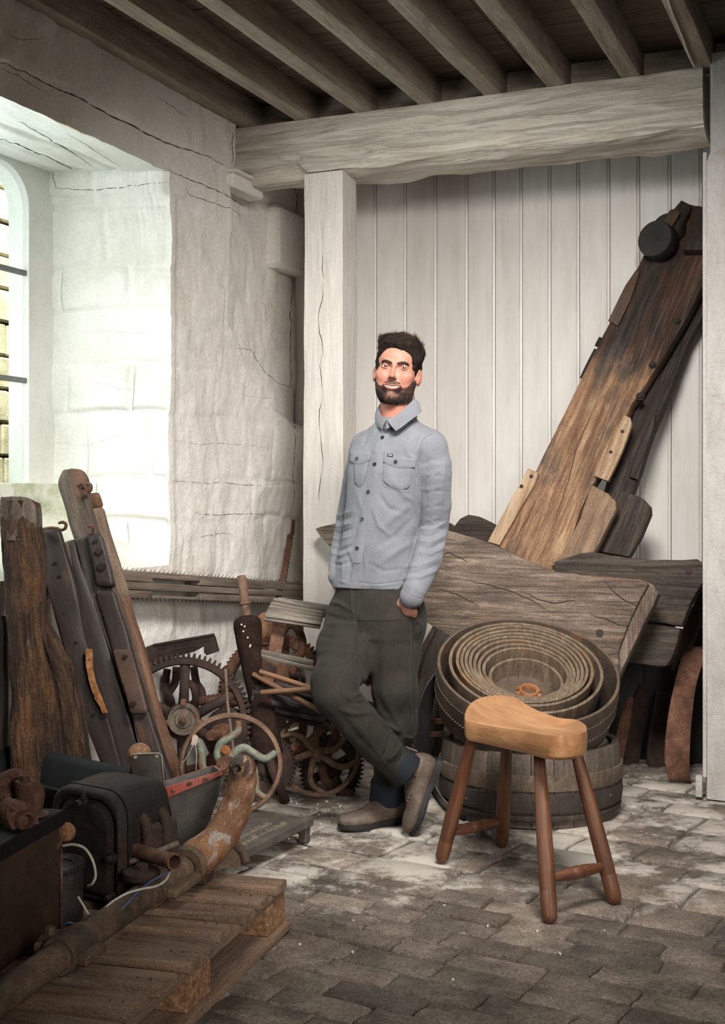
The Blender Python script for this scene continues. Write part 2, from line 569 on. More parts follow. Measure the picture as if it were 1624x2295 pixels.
def mk_walls():
    # the left wall: beside, over and under the window
    wall_patch('wall_left', SJ, SBW + .1, 0, ZC, 0.012, M['lime'])
    wall_patch('wall_left_lintel', -5.2, SJ, ZS, ZC, 0.014, M['lime'])
    wall_patch('wall_left_lower', -5.2, SJ, 0, ZSB, 0.02, M['lime'])
    wall_patch('wall_left_near', -5.2, -2.6, ZSB, ZS, 0.03, M['lime'])
    DEP = 0.465

    def jamb(A, B):
        s = SJ + (-0.172) * A; t = TW - DEP * A; z = 0.5 + (ZS + .01 - 0.5) * B
        k = stones(A * .5 + 3.3, z, 0.026, 4) + 0.010 * fbm(A * 4, z * 4, 2, 4, 3) + 0.003 * np.sin(A * 160 + 3 * fbm(A * 5, z * 5, 0, 2, 2)) * sstep(.1, .5, fbm(A * 3, z * 3, 7, 2, 6))
        k = k + 0.014 * sstep(2.47, 2.478, z)
        w0 = wall_off(np.full_like(s, SJ), z) * (1 - A)
        e = sstep(0, .05, A)
        return RMn(s - k * e, t + w0, z)
    grid('trim_1', jamb, 60, 260, M['jamb'])

    def soffit(A, B):
        s = -3.2 + (SJ + .002 + 3.2) * A; t = TW - DEP * B
        z = ZS + 0.006 * fbm(s * 3, t * 9, 0, 4, 13) + 0.012 * np.exp(-((B - .45 - .04 * fbm(s * 2, 0 * s, 0, 2, 2)) / .03) ** 2) + .01 * np.exp(-((B - .75) / .04) ** 2)
        w0 = wall_off(s, np.full_like(s, ZS)) * (1 - B)
        return RMn(s, t + w0, z)
    grid('trim_2', soffit, 200, 50, M['jamb'])
    ZR = 1.19

    def sill(A, B):
        s = -3.2 + (SJ + .06 + 3.2) * A; t = TW - DEP * 0.98 * B
        z = ZSB + (ZR - 0.02 - ZSB) * B + 0.006 * fbm(s * 3, t * 5, 0, 4, 15)
        w0 = wall_off(s, np.full_like(s, ZSB)) * (1 - B)
        return RMn(s, t + w0, z)
    grid('trim_3', sill, 160, 40, M['sill'])
    # mossy upstand under the window frame
    fm = frame(RM(-1.9, TW - DEP - .03, 1.19), U)
    m = MB(); m.box(fm, (-1.3, -.08, -.05), (1.15, .068, .12), .006); tag(m.build('trim_4', M['sill']), kind='structure')
    # stone window frame with rounded head
    tf = TW - DEP; e0 = SJ - .172; e1 = -0.919; zt = 2.548; r = .17
    outer = [(e0 + .05, 1.2), (e0 + .05, ZS + .02), (-2.75, ZS + .02), (-2.75, 1.2)]
    arc = []
    for i in range(13):
        a = math.radians(90 * i / 12); arc.append((e1 - r + r * math.cos(a), zt - .16 + .16 * math.sin(a) - 0.0))
    eL = -2.55
    inner = [(e1, 1.2)] + arc + [(eL + r - r * math.sin(math.radians(90 * i / 12)), zt - .16 + .16 * math.cos(math.radians(90 * i / 12))) for i in range(13)] + [(eL, 1.2)]
    # face ring from the opening out to the wall, plus reveal going outwards, splayed
    def ring(pts, t, sc=0.0):
        cs = (e1 + eL) / 2
        return [RM(p[0] + sc * (cs - p[0]) / abs(cs - e1), t, p[1] - (sc if p[1] > 1.5 else 0)) for p in pts]
    m = MB(); n = len(inner)
    out = []
    for (s, z) in inner:
        if z >= zt - .161:
            out.append((s + (e0 + .05 - e1) * (1 if s > -1.7 else -1) if abs(s - (e1 if s > -1.7 else eL)) < .02 else s + (e0 + .05 - e1) * (1 if s > -1.7 else -1) * max(0, 1 - 0.0), z))
        else:
            out.append((s + (e0 + .05 - e1) * (1 if s > -1.7 else -1), z))
    out = []
    for i, (s, z) in enumerate(inner):
        if i == 0: out.append((e0 + .05, 1.2))
        elif i == n - 1: out.append((-2.75, 1.2))
        elif s > -1.7:
            k = (i - 1) / 12.0; out.append((e0 + .05, zt - .16 + k * 2 * .19) if k < .5 else (e0 + .05 - (k - .5) * 2 * .3, ZS + .02))
        else:
            k = (i - 14) / 12.0; out.append((-2.45 - k * 2 * .3, ZS + .02) if k < .5 else (-2.75, ZS + .02 - (k - .5) * 2 * .19))
    R0 = ring(out, tf); R1 = ring(inner, tf); R2 = ring(inner, tf - .012, .004); R3 = ring(inner, tf - .095, .01)
    v, f = loft([R0, R1, R2, R3], False)
    f = [q for q in f if not (q[0] % n == n - 1)]      # open at the bottom
    m.add(v, f)
    win = tag(m.build('window_1', M['jamb']), kind='structure')
    # glazing: iron bars and the pane
    tg = tf - .02
    gl = bpy.data.materials.new('window_glass'); gl.use_nodes = True; b = gl.node_tree.nodes['Principled BSDF']
    b.inputs['Transmission Weight'].default_value = 1; b.inputs['Roughness'].default_value = 0.0; b.inputs['IOR'].default_value = 1.05
    b.inputs['Base Color'].default_value = (.95, 1, .97, 1)
    iron = mat('window_iron', ['#6f716d', '#8b8d88'], ns=30, rough=.6, bump=.3)
    rr = [1.256, 1.681, 2.123, zt]
    for z in (1.681, 2.123):
        m = MB(); fm = frame(RM(eL - .01, tg, z), U); m.box(fm, (0, -.011, -.006), (abs(eL - e1) + .02, .011, .012), .002)
        m.build('glazing_bar', iron, win)
    for s in (-1.33, -1.74, -2.15):
        m = MB(); fm = frame(RM(s, tg, 1.25), ZUP, U); m.box(fm, (0, -.009, -.006), (1.28, .009, .012), .002)
        m.build('glazing_bar', iron, win)
    ss = [eL, -2.15, -1.74, -1.33, e1]
    for i in range(4):
        for j in range(3):
            m = MB()
            z1 = rr[j + 1]
            q = [RM(ss[i], tg - .004, rr[j]), RM(ss[i + 1], tg - .004, rr[j]), RM(ss[i + 1], tg - .004, z1), RM(ss[i], tg - .004, z1)]
            q2 = [p - V * .003 for p in q]
            m.loft([q, q2]); m.build('pane', gl, win)
    # the building outside, seen through the window
    so = TW - DEP - 2.6
    outm = mat('outer_stone', ['#8d846a', '#a79d80', '#beb596'], ns=6, rough=.9, bump=.7, bd=.01, layers=[('#6c6f42', (1, 1, 1), 5, .55, .7, .6), ('#2e3036', (1, .3, 1), 4, .68, .76, .7)], fine=.3, fs=60)
    mort = mat('outer_mortar', ['#5c5442', '#716852'], ns=12, rough=.95, bump=.4)
    m = MB(); m.box(frame(RM(0, so - .1, 0), U), (-2.6, -.5, -.1), (5.0, 4.6, .08)); wo = tag(m.build('wall_outside', mort), kind='structure')
    rnd = random.Random(5); z = 0.55
    meshes = []
    for k in range(5):
        bx = bevbox((0, -.11, -.035), (.30 + .05 * k, .11, .035), .012)
        meshes.append((new_mesh('outer_block', bx[0], bx[1], False, outm), .30 + .05 * k))
    while z < 3.6:
        s = 0.9 + rnd.uniform(-.3, 0)
        while s < 3.0:
            me, L = meshes[rnd.randrange(5)]
            o = bpy.data.objects.new('stone', me); COL.objects.link(o)
            place(o, wo, frame(RM(s, so + rnd.uniform(-.012, .012), z + .11), U))
            s += L + .016
        z += .238
    return


def mk_back():
    # boarded back wall: every board a part, with a quirk bead along its edge
    seams = [660, 721, 782, 843, 910, 978, 1048, 1109, 1170, 1234, 1298, 1366, 1433, 1503, 1573, 1644, 1716, 1788]
    base = MB(); base.box(frame(RM(SBW + .05, -2.4, 0), V), (0, 0, -.0), (3.5, ZC, .02))
    wb = tag(base.build('wall_back', M['crack']), kind='structure')
    ts = []
    for x in seams:
        r = (x - CX) / F; A = O + U * SBW
        ts.append((r * A.y - A.x) / (V.x - r * V.y))
    for a, b in zip(ts[:-1], ts[1:]):
        w = b - a
        prof = [(0.0015, .018), (0.0015, 0.003), (0.004, 0.0), (w - .016, 0.0), (w - .0135, 0.005), (w - .011, 0.0), (w - .0015, 0.003), (w - .0015, .018)]
        rings = []
        for z in (0, .6, 1.2, 1.8, 2.4, ZC):
            rings.append([RM(SBW + d + .001 * math.sin(z * 3 + a * 40), a + q, z) for q, d in prof])
        v, f = loft(rings, True)
        obj('board', v, [q[::-1] for q in f], M['board'], wb, frame(RM(SBW, a, 0), V), 30)
    return wb


def mk_ceiling():
    base = MB(); base.box(frame(RM(-6, -2.3, ZC + .02), U), (0, -.05, -4.2), (7.2, .03, .3)) if False else None
    base = MB(); v = [RM(s, t, z) for s in (-6.0, 1.0) for t in (-2.4, 1.4) for z in (ZC + .02, ZC + .06)]
    base.add(v, [(0, 1, 3, 2), (4, 6, 7, 5), (0, 4, 5, 1), (2, 3, 7, 6), (0, 2, 6, 4), (1, 5, 7, 3)])
    ce = tag(base.build('ceiling', M['crack']), kind='structure')
    rnd = random.Random(2)
    s = -3.6; me = None
    while s < .9:
        w = .135
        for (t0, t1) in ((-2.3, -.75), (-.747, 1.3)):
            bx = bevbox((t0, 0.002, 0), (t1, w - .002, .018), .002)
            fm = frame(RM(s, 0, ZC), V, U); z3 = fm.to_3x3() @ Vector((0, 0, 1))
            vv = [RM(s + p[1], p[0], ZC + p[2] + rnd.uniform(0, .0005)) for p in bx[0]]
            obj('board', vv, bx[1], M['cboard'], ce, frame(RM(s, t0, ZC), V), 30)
        s += w
    # joists
    ends = [570, 696, 831, 974, 1123, 1268, 1434, 1597, 1765]
    for i, x in enumerate(ends):
        r = (x - CX) / F; t1 = (r * O.y - O.x) / (V.x - r * V.y)
        tc = t1 - .039
        timber('joist', RM(-3.9, tc, (ZB1 + ZC) / 2), RM(.14, tc, (ZB1 + ZC) / 2), .078, ZC - ZB1 - .002 + .004, M['joist'], ce, up=V, seg=26, rough=.0022, bev=.006, seed=i)
    # cable running down the last joist
    pts = [RM(-3 + k * .25, -.0 + .02, 0) for k in range(2)]
    r = (1510 - CX) / F
    path = []
    for k, (x, y) in enumerate([(1486, -40), (1503, 20), (1515, 50), (1527, 78), (1538, 110), (1549, 135), (1556, 148)]):
        path.append(onplane(x, y, RM(0, 0, ZB1 - .006), ZUP))
    cb = MB(); cb.tube(smoothpath(path, 5), .0045, 8)
    tag(cb.build('cable', M['post']), 'thin painted cable stapled along the underside of the rightmost joist', 'cable')
    return ce


def mk_beam():
    # big hewn beam: lofted, front lower edge wavy, end by the wall rounded off
    L = 2.118 + .01; n = 90
    rings = []
    prof = [(0, 0), (0, .25), (0, .5), (0, .75), (0, 1), (.33, 1), (.66, 1), (1, 1), (1, .5), (1, 0), (.8, 0), (.6, 0), (.4, 0), (.2, 0)]
    fine = []
    for i in range(len(prof)):
        a, b = prof[i], prof[(i + 1) % len(prof)]
        for j in range(4): fine.append((a[0] + (b[0] - a[0]) * j / 4, a[1] + (b[1] - a[1]) * j / 4))
    S = np.array(fine)
    for i in range(n + 1):
        t = -2.118 - .05 + (L + .03) * i / n
        k = i / n
        z0 = ZB0 + .012 * math.sin(k * 5) * 0 + .006 * float(fbm(k * 9, 0, 0, 3, 2))
        lift = .05 * (1 - float(sstep(-1.80, -1.77, np.array(t)))) * 1.0
        ring = []
        nz = fbm(t * 3.2 + S[:, 0] * 1.5, S[:, 1] * 2.2, S[:, 0] * 2, 4, 61) * .011 + fbm(t * 2.2, S[:, 1] * 10, S[:, 0] * 8, 3, 67) * .006
        for j, (a, b) in enumerate(fine):
            d = -.0 + .262 * a; z = z0 + (ZB1 - z0) * b
            # rounded lower front arris
            if b < .3 and a < .3: z += .02 * (1 - b / .3) * (1 - a / .3) * (0.6 + .4 * math.sin(k * 14)); d += .012 * (1 - b / .3) * (1 - a / .3)
            if a < .35 and b < .6: z += lift * (1 - a / .35) * (1 - b / .6)
            if b > .95: d += 0
            ring.append(RM(d + (nz[j] if a < .05 else (-nz[j] if a > .95 else 0)), t, z + (nz[j] if b < .05 else 0)))
        rings.append(ring)
    v, f = loft(rings, True)
    bm_ = obj('ceiling_beam', v, [q[::-1] for q in f], M['beam'], None, frame(RM(0, -2.16, ZB0), V), 50)
    tag(bm_, 'thick hewn beam painted white, carrying the ceiling joists', 'beam')
    # blocking over the beam between the joists
    m = MB(); m.box(frame(RM(.09, -2.118, ZB1 - .01), V), (0, 0, -.03), (2.2, ZC - ZB1 + .008, 0), .002)
    tag(m.build('trim_5', M['joist'], None, frame(RM(.05, -2.118, ZB1), V)), kind='structure')
    # corbel stones at the wall
    m = MB(); m.box(frame(RM(-.10, TW + .002, 2.655), U), (0, -.035, -.05), (.30, .03, .035), .008)
    m.box(frame(RM(-.11, TW + .02, 2.690), U), (0, -.006, -.05), (.28, .006, .04), .002)
    tag(m.build('trim_6', M['lime']), kind='structure')
    m = MB(); m.box(frame(RM(.50, TW - .035, 2.40), U), (0, -.04, -.10), (.33, .28, .0), .02)
    tag(m.build('trim_7', M['lime']), kind='structure')
    # posts
    p = thing('timber_post', RM(.08, -1.685, 0), 'square white painted timber post left of the man, under the beam', 'post')
    rings = []
    sec = []
    for a, b in zip([(0, 0), (1, 0), (1, 1), (0, 1)], [(1, 0), (1, 1), (0, 1), (0, 0)]):
        for j in range(5): sec.append((a[0] + (b[0] - a[0]) * (j + .15) / 5, a[1] + (b[1] - a[1]) * (j + .15) / 5))
    S = np.array(sec)
    for i in range(60):
        z = ZB0 * i / 59 + .004
        nz = fbm(S[:, 0] * 3, S[:, 1] * 3, z * 2.5, 4, 71) * .004
        rings.append([RM(.01 + .165 * b + nz[j] * (1 if b < .1 else -1), -1.785 + .2 * a + nz[j] * (1 if a < .1 else -1), z) for j, (a, b) in enumerate(sec)])
    v, f = loft(rings, True)
    obj('shaft', v, [q for q in f], M['post'], p, frame(RM(.08, -1.685, 0), ZUP, V), 40)
    cr = MB()
    pts = []
    for i in range(46):
        y = 470 + i * 14.5; x = 720 + 2.5 * math.sin(i * .7) + 5 * float(fbm(i * .37, 0, 0, 3, 4)) - 1.5 * (i > 20)
        pts.append(onplane(x, y, RM(.0095, 0, 0), U))
    cr.tube(pts, [.0005 + .0011 * abs(math.sin(i * .55)) ** 2 for i in range(46)], 5)
    cr.build('crack', M['crack'], p)
    p = thing('timber_post', RM(.08, .12, 0), 'white painted post at the right edge, stained brown at its foot', 'post')
    fm = frame(RM(0, 0, 0), ZUP, V)
    m = MB()
    m.box(frame(RM(0, 0.012, .005), ZUP, V), (0, 0, 0), (ZC - .005, .24, .22), .006) if False else None
    rings = []
    for i in range(70):
        z = .004 + (ZB1 + .04) * i / 69
        w = 0.0 if z < 2.57 else .016
        nz = fbm(S[:, 0] * 3, S[:, 1] * 3, z * 2.5, 4, 73) * .004
        rings.append([RM(-.02 + .2 * b + nz[j] * (1 if b < .1 else -1), w + (.26 - w) * a + nz[j] * .4 * (1 if a < .1 else -1), z) for j, (a, b) in enumerate(sec)])
    v, f = loft(rings, True)
    obj('shaft', v, f, M['post2'], p, frame(RM(.08, .12, 0), ZUP, V), 40)
    m = MB(); m.box(frame(RM(-.0225, -.002, .09), ZUP, V), (0, -.006, -.001), (2.48, .010, .02), .002)
    m.build('edge_strip', M['post2'], p, frame(RM(-.02, 0, .0), ZUP, V))
    m = MB(); m.box(frame(RM(-.03, -.035, .01), ZUP, V), (0, 0, 0), (.085, .026, .03), .003)
    m.build('foot_block', M['post2'], p)
    # corner joint between the wall and the boards
    return


M['post2'] = mat('painted_post_stained', ['#a9a49f', '#b8b4af', '#c4c0bc'], (1.0, 3, 3), 5, rough=.6, bump=1.0, bd=.010, fine=.2, fs=110,
                 layers=[('#8d7245', (2, 1, 1), 7, .58, .72, .35)])

M['mortar'] = mat('floor_dust', ['#4c453d', '#635b52', '#7b7268'], ns=4, rough=.95, bump=.7, bd=.006, coord='Position', fine=.5, fs=130,
                  layers=[('#b8b0a5', (1, 1, 1), 2.4, .56, .66, .75)])


def floor_mat():
    m = mat('floor_stone', ['#4a423a', '#60564c', '#776b60', '#887b6f'], ns=5, rough=.85, bump=.7, bd=.006, coord='Position', fine=.55, fs=110, rough2=.7,
            layers=[('#6b5a48', (1, 1, 1), 4.0, .54, .68, .6), ('#363432', (1, 1, 1), 8.0, .60, .72, .6)])
    nt = m.node_tree; N = nt.nodes; L = nt.links; b = N['Principled BSDF']
    src = b.inputs['Base Color'].links[0].from_socket
    oi = N.new('ShaderNodeObjectInfo')
    r = N.new('ShaderNodeMapRange'); L.new(oi.outputs['Random'], r.inputs['Value']); r.inputs['To Min'].default_value = .62; r.inputs['To Max'].default_value = 1.38
    h = N.new('ShaderNodeHueSaturation'); L.new(src, h.inputs['Color']); L.new(r.outputs[0], h.inputs['Value'])
    # old limewash spilt on the far flags: patches with a place of their own
    pos = N.new('ShaderNodeNewGeometry').outputs['Position']
    n = N.new('ShaderNodeTexNoise'); n.inputs['Scale'].default_value = 3.4; n.inputs['Detail'].default_value = 12; n.inputs['Roughness'].default_value = .74; L.new(pos, n.inputs['Vector'])
    sx = N.new('ShaderNodeSeparateXYZ'); L.new(pos, sx.inputs[0])
    ry = N.new('ShaderNodeMapRange'); L.new(sx.outputs['Y'], ry.inputs['Value']); ry.inputs['From Min'].default_value = 3.35; ry.inputs['From Max'].default_value = 4.1
    ry.inputs['To Min'].default_value = -.12; ry.inputs['To Max'].default_value = .055
    ad = N.new('ShaderNodeMath'); L.new(n.outputs['Fac'], ad.inputs[0]); L.new(ry.outputs[0], ad.inputs[1])
    mr = N.new('ShaderNodeMapRange'); L.new(ad.outputs[0], mr.inputs['Value']); mr.inputs['From Min'].default_value = .50; mr.inputs['From Max'].default_value = .60; mr.inputs['To Max'].default_value = .8
    mx = N.new('ShaderNodeMix'); mx.data_type = 'RGBA'; L.new(mr.outputs[0], mx.inputs[0]); L.new(h.outputs[0], mx.inputs[6]); mx.inputs[7].default_value = hexc('#bdb6ab')
    L.new(mx.outputs[2], b.inputs['Base Color'])
    return m


def mk_floor():
    W = Vector((.852, -.523, 0)); Nn = Vector((.523, .852, 0))

    def fn(A, B):
        x = -2.6 + 6 * A; y = 1.6 + 5.9 * B
        return (x, y, -.012 + .0025 * fbm(x * 4, y * 4, 0, 4, 3))
    fl = grid('floor', fn, 150, 150, M['mortar'])
    ms = floor_mat(); rnd = random.Random(11)

    def piece(w, h, k, seed):
        # irregular block: top pillow with chipped outline
        n = 5
        out = []
        per = [(i / n, 0) for i in range(n)] + [(1, i / 3) for i in range(3)] + [(1 - i / n, 1) for i in range(n)] + [(0, 1 - i / 3) for i in range(3)]
        r = random.Random(seed)
        o1 = [(w * a + r.uniform(-.005, .005), h * b + r.uniform(-.004, .004)) for a, b in per]
        c = (w / 2, h / 2)
        v = [(x, y, -.02) for x, y in o1]
        v += [(x, y, -.006) for x, y in o1]
        v += [(c[0] + (x - c[0]) * .955 + r.uniform(-.002, .002), c[1] + (y - c[1]) * .92 + r.uniform(-.002, .002), r.uniform(-.0015, .0015)) for x, y in o1]
        q = len(o1); v.append((c[0], c[1], r.uniform(0.001, .002)))
        f = []
        for i in range(q):
            j = (i + 1) % q
            f += [(i, j, q + j, q + i), (q + i, q + j, 2 * q + j, 2 * q + i), (2 * q + i, 2 * q + j, 3 * q)]
        return new_mesh('brick', v, f, 50, ms)
    vari = {}
    r0 = 1.75; k = 0
    while r0 < 3.42:
        hh = rnd.choice([.108, .118, .112]); a = -3.1 + rnd.uniform(-.2, 0)
        while a < .75:
            w = rnd.choice([.2, .225, .235, .17, .25])
            c = W * (a + w / 2) + Nn * (r0 + hh / 2)
            px = CX + F * c.x / max(c.y, .1); py = HY + F * H / max(c.y, .1)
            if c.y > 2.5 and -120 < px < 1760 and py < 2440:
                key = (w, hh, rnd.randrange(3))
                if key not in vari: vari[key] = piece(w - .010, hh - .010, 0, hash(key) % 1000)
                o = bpy.data.objects.new('brick', vari[key]); COL.objects.link(o)
                place(o, fl, frame(W * a + Nn * r0 + Vector((0, 0, rnd.uniform(-.003, .002))), W + Nn * rnd.uniform(-.015, .015), Nn)); k += 1
            a += w
        r0 += hh
    while r0 < 6.9:
        hh = rnd.choice([.17, .2, .24]); a = -3.6 + rnd.uniform(-.3, 0)
        while a < 1.6:
            w = rnd.choice([.24, .3, .36])
            c = W * (a + w / 2) + Nn * (r0 + hh / 2)
            px = CX + F * c.x / max(c.y, .1)
            if 2.6 < c.y < 6.7 and -160 < px < 1850:
                key = (w, hh, rnd.randrange(2))
                if key not in vari: vari[key] = piece(w - .014, hh - .014, 0, hash(key) % 1000)
                o = bpy.data.objects.new('flagstone', vari[key]); COL.objects.link(o)
                place(o, fl, frame(W * a + Nn * r0 + Vector((0, 0, rnd.uniform(-.005, .001))), W + Nn * rnd.uniform(-.03, .03), Nn))
            a += w
        r0 += hh
    return fl


mk_walls(); mk_back(); mk_ceiling(); mk_beam(); mk_floor()
# ------------------------------------------------------------------ implicit surfaces (smooth unions meshed by surface nets)
class Field:
    def __init__(s, lo, hi, h):
        s.lo = np.array(lo, dtype=np.float64); s.h = h
        s.n = np.ceil((np.array(hi) - s.lo) / h).astype(int) + 1
        s.f = np.full(tuple(s.n), 1.0, dtype=np.float32)
        s.ax = [(s.lo[i] + h * np.arange(s.n[i])).astype(np.float32) for i in range(3)]

    def block(s, lo, hi):
        a = np.clip(np.floor((np.array(lo) - s.lo) / s.h).astype(int), 0, s.n - 1)
        b = np.clip(np.ceil((np.array(hi) - s.lo) / s.h).astype(int) + 1, 1, s.n)
        if np.any(b <= a): return None
        sl = tuple(slice(a[i], b[i]) for i in range(3))
        X, Y, Z = np.meshgrid(s.ax[0][sl[0]], s.ax[1][sl[1]], s.ax[2][sl[2]], indexing='ij', sparse=True)
        return sl, X, Y, Z

    def union(s, sl, d, k):
        a = s.f[sl]
        if k > 0:
            hh = np.clip(0.5 + 0.5 * (a - d) / k, 0, 1)
            s.f[sl] = a + (d - a) * hh - k * hh * (1 - hh)
        else:
            s.f[sl] = np.minimum(a, d)

    def cut(s, sl, d, k=0.002):
        """remove the inside of d"""
        a = s.f[sl]; b = -d
        hh = np.clip(0.5 - 0.5 * (a - b) / k, 0, 1)
        s.f[sl] = a + (b - a) * hh + k * hh * (1 - hh)

    def cap(s, a, b, ra, rb, k=0.02, op='union'):
        a = np.array(a, dtype=np.float64); b = np.array(b, dtype=np.float64); r = max(ra, rb) + k + 0.02
        bl = s.block(np.minimum(a, b) - r, np.maximum(a, b) + r)
        if bl is None: return
        sl, X, Y, Z = bl
        ab = b - a; L2 = float(ab @ ab) + 1e-12
        t = np.clip(((X - a[0]) * ab[0] + (Y - a[1]) * ab[1] + (Z - a[2]) * ab[2]) / L2, 0, 1)
        d = np.sqrt((X - a[0] - t * ab[0]) ** 2 + (Y - a[1] - t * ab[1]) ** 2 + (Z - a[2] - t * ab[2]) ** 2) - (ra + (rb - ra) * t)
        (s.union if op == 'union' else s.cut)(sl, d, k)

    def chain(s, pts, k=0.02):
        for (p, r), (q, r2) in zip(pts[:-1], pts[1:]): s.cap(p, q, r, r2, k)

    def ell(s, c, r, k=0.02, R=None, op='union'):
        c = np.array(c, dtype=np.float64); r = np.array(r, dtype=np.float64); m = r.max() + k + 0.02
        bl = s.block(c - m, c + m)
        if bl is None: return
        sl, X, Y, Z = bl
        X, Y, Z = X - c[0], Y - c[1], Z - c[2]
        if R is not None:
            R = np.array(R)
            X, Y, Z = (R[0, 0] * X + R[1, 0] * Y + R[2, 0] * Z, R[0, 1] * X + R[1, 1] * Y + R[2, 1] * Z, R[0, 2] * X + R[1, 2] * Y + R[2, 2] * Z)
        k0 = np.sqrt((X / r[0]) ** 2 + (Y / r[1]) ** 2 + (Z / r[2]) ** 2)
        k1 = np.sqrt((X / r[0] ** 2) ** 2 + (Y / r[1] ** 2) ** 2 + (Z / r[2] ** 2) ** 2) + 1e-9
        d = k0 * (k0 - 1) / k1
        (s.union if op == 'union' else s.cut)(sl, d, k)

    def column(s, rows, yaw, k=0.02, power=2.3):
        """rows: (z, cx, cy, a, b) sorted by z; super-elliptic column; yaw turns the lateral axis"""
        rows = np.array(sorted(rows)); z0, z1 = rows[0, 0], rows[-1, 0]
        m = rows[:, 3:].max() + .05
        bl = s.block((rows[:, 1].min() - m, rows[:, 2].min() - m, z0 - .05), (rows[:, 1].max() + m, rows[:, 2].max() + m, z1 + .05))
        sl, X, Y, Z = bl
        zz = np.clip(Z, z0, z1)
        g = [np.interp(zz.ravel(), rows[:, 0], rows[:, i]).reshape(zz.shape) for i in (1, 2, 3, 4)]
        c, sn = math.cos(yaw), math.sin(yaw)
        x = (X - g[0]) * c - (Y - g[1]) * sn; y = (X - g[0]) * sn + (Y - g[1]) * c
        q = (np.abs(x / g[2]) ** power + np.abs(y / g[3]) ** power) ** (1 / power)
        d = (q - 1) * np.minimum(g[2], g[3])
        dz = np.maximum(z0 - Z, Z - z1)
        d = np.maximum(d, dz)
        s.union(sl, d.astype(np.float32), k)

    def mesh(s, iso=0.0):
        f = s.f - iso
        nx, ny, nz = f.shape
        ins = f < 0
        # cells with a sign change
        c = np.zeros((nx - 1, ny - 1, nz - 1), dtype=np.uint8)
        for dx in (0, 1):
            for dy in (0, 1):
                for dz in (0, 1):
                    c += ins[dx:nx - 1 + dx, dy:ny - 1 + dy, dz:nz - 1 + dz]
        act = (c > 0) & (c < 8)
        idx = np.full(act.shape, -1, dtype=np.int64)
        ci = np.argwhere(act); n = len(ci); idx[act] = np.arange(n)
        corner = {}
        for dx in (0, 1):
            for dy in (0, 1):
                for dz in (0, 1):
                    corner[dx, dy, dz] = f[ci[:, 0] + dx, ci[:, 1] + dy, ci[:, 2] + dz].astype(np.float64)
        acc = np.zeros((n, 3)); cnt = np.zeros(n)
        for a in corner:
            for ax in range(3):
                if a[ax] == 0:
                    b = list(a); b[ax] = 1; b = tuple(b)
                    va, vb = corner[a], corner[b]
                    m = (va < 0) != (vb < 0)
                    t = np.where(m, va / np.where(m, va - vb, 1), 0)
                    p = np.tile(np.array(a, dtype=np.float64), (n, 1)); p[:, ax] = t
                    acc += p * m[:, None]; cnt += m
        v = (ci + acc / cnt[:, None]) * s.h + s.lo
        faces = []
        for ax in range(3):
            sh = [slice(None)] * 3; sh2 = [slice(None)] * 3
            sh[ax] = slice(0, -1); sh2[ax] = slice(1, None)
            e = ins[tuple(sh)] != ins[tuple(sh2)]
            o1, o2 = [i for i in range(3) if i != ax]
            e_i = np.argwhere(e)
            ok = (e_i[:, o1] > 0) & (e_i[:, o2] > 0) & (e_i[:, o1] < f.shape[o1] - 1) & (e_i[:, o2] < f.shape[o2] - 1)
            e_i = e_i[ok]
            q = []
            for (da, db) in ((0, 0), (-1, 0), (-1, -1), (0, -1)):
                t = e_i.copy(); t[:, o1] += da; t[:, o2] += db
                q.append(idx[t[:, 0], t[:, 1], t[:, 2]])
            q = np.stack(q, axis=1)
            flip = ins[e_i[:, 0], e_i[:, 1], e_i[:, 2]]
            if ax == 1: flip = ~flip
            q[flip] = q[flip][:, ::-1]
            faces.append(q)
        fc = np.concatenate(faces)
        return v, fc[:, ::-1].astype(np.int32)


def relax(v, f, it=2, lam=0.5):
    n = len(v)
    for _ in range(it):
        acc = np.zeros_like(v); cnt = np.zeros(n)
        for i in range(4):
            a = f[:, i]; b = f[:, (i + 1) % 4]
            for ax in range(3):
                acc[:, ax] += np.bincount(a, v[b, ax], n) + np.bincount(b, v[a, ax], n)
            cnt += np.bincount(a, minlength=n) + np.bincount(b, minlength=n)
        v = v + lam * (acc / np.maximum(cnt, 1)[:, None] - v)
    return v


def normals(v, f):
    a = v[f[:, 2]] - v[f[:, 0]]; b = v[f[:, 3]] - v[f[:, 1]]
    fn = np.cross(a, b); n = np.zeros_like(v)
    for i in range(4):
        for ax in range(3): n[:, ax] += np.bincount(f[:, i], fn[:, ax], len(v))
    return n / (np.linalg.norm(n, axis=1)[:, None] + 1e-12)


def topx(v):
    return np.stack([CX + F * v[:, 0] / v[:, 1], HY + F * (H - v[:, 2]) / v[:, 1]], axis=1)


def folds(v, f, lines):
    """cloth folds: each line (polyline in the front view, height in m, half width in px) raises or sinks the facing surface"""
    n = normals(v, f); p = topx(v); d = np.zeros(len(v))
    view = v - np.array([0, 0, H]); view /= np.linalg.norm(view, axis=1)[:, None]
    face = sstep(0.0, 0.5, -(n * view).sum(axis=1))
    for pts, amp, w in lines:
        best = np.full(len(v), 1e9); tt = np.zeros(len(v)); m = len(pts) - 1
        for i in range(m):
            a = np.array(pts[i], float); b = np.array(pts[i + 1], float); ab = b - a
            t = np.clip(((p - a) @ ab) / (ab @ ab), 0, 1)
            dd = np.linalg.norm(p - a - t[:, None] * ab, axis=1)
            mk = dd < best; best[mk] = dd[mk]; tt[mk] = ((i + t) / m)[mk]
        fade = np.sin(np.clip(tt, 0.03, .97) * PI) ** .6
        d += amp * np.exp(-(best / w) ** 2) * fade
    return v + n * (d * face)[:, None]


def bvh_of(o):
    from mathutils.bvhtree import BVHTree
    me = o.data; mw = MW[o.name]
    vs = [mw @ x.co for x in me.vertices]
    return BVHTree.FromPolygons(vs, [tuple(p.vertices) for p in me.polygons])


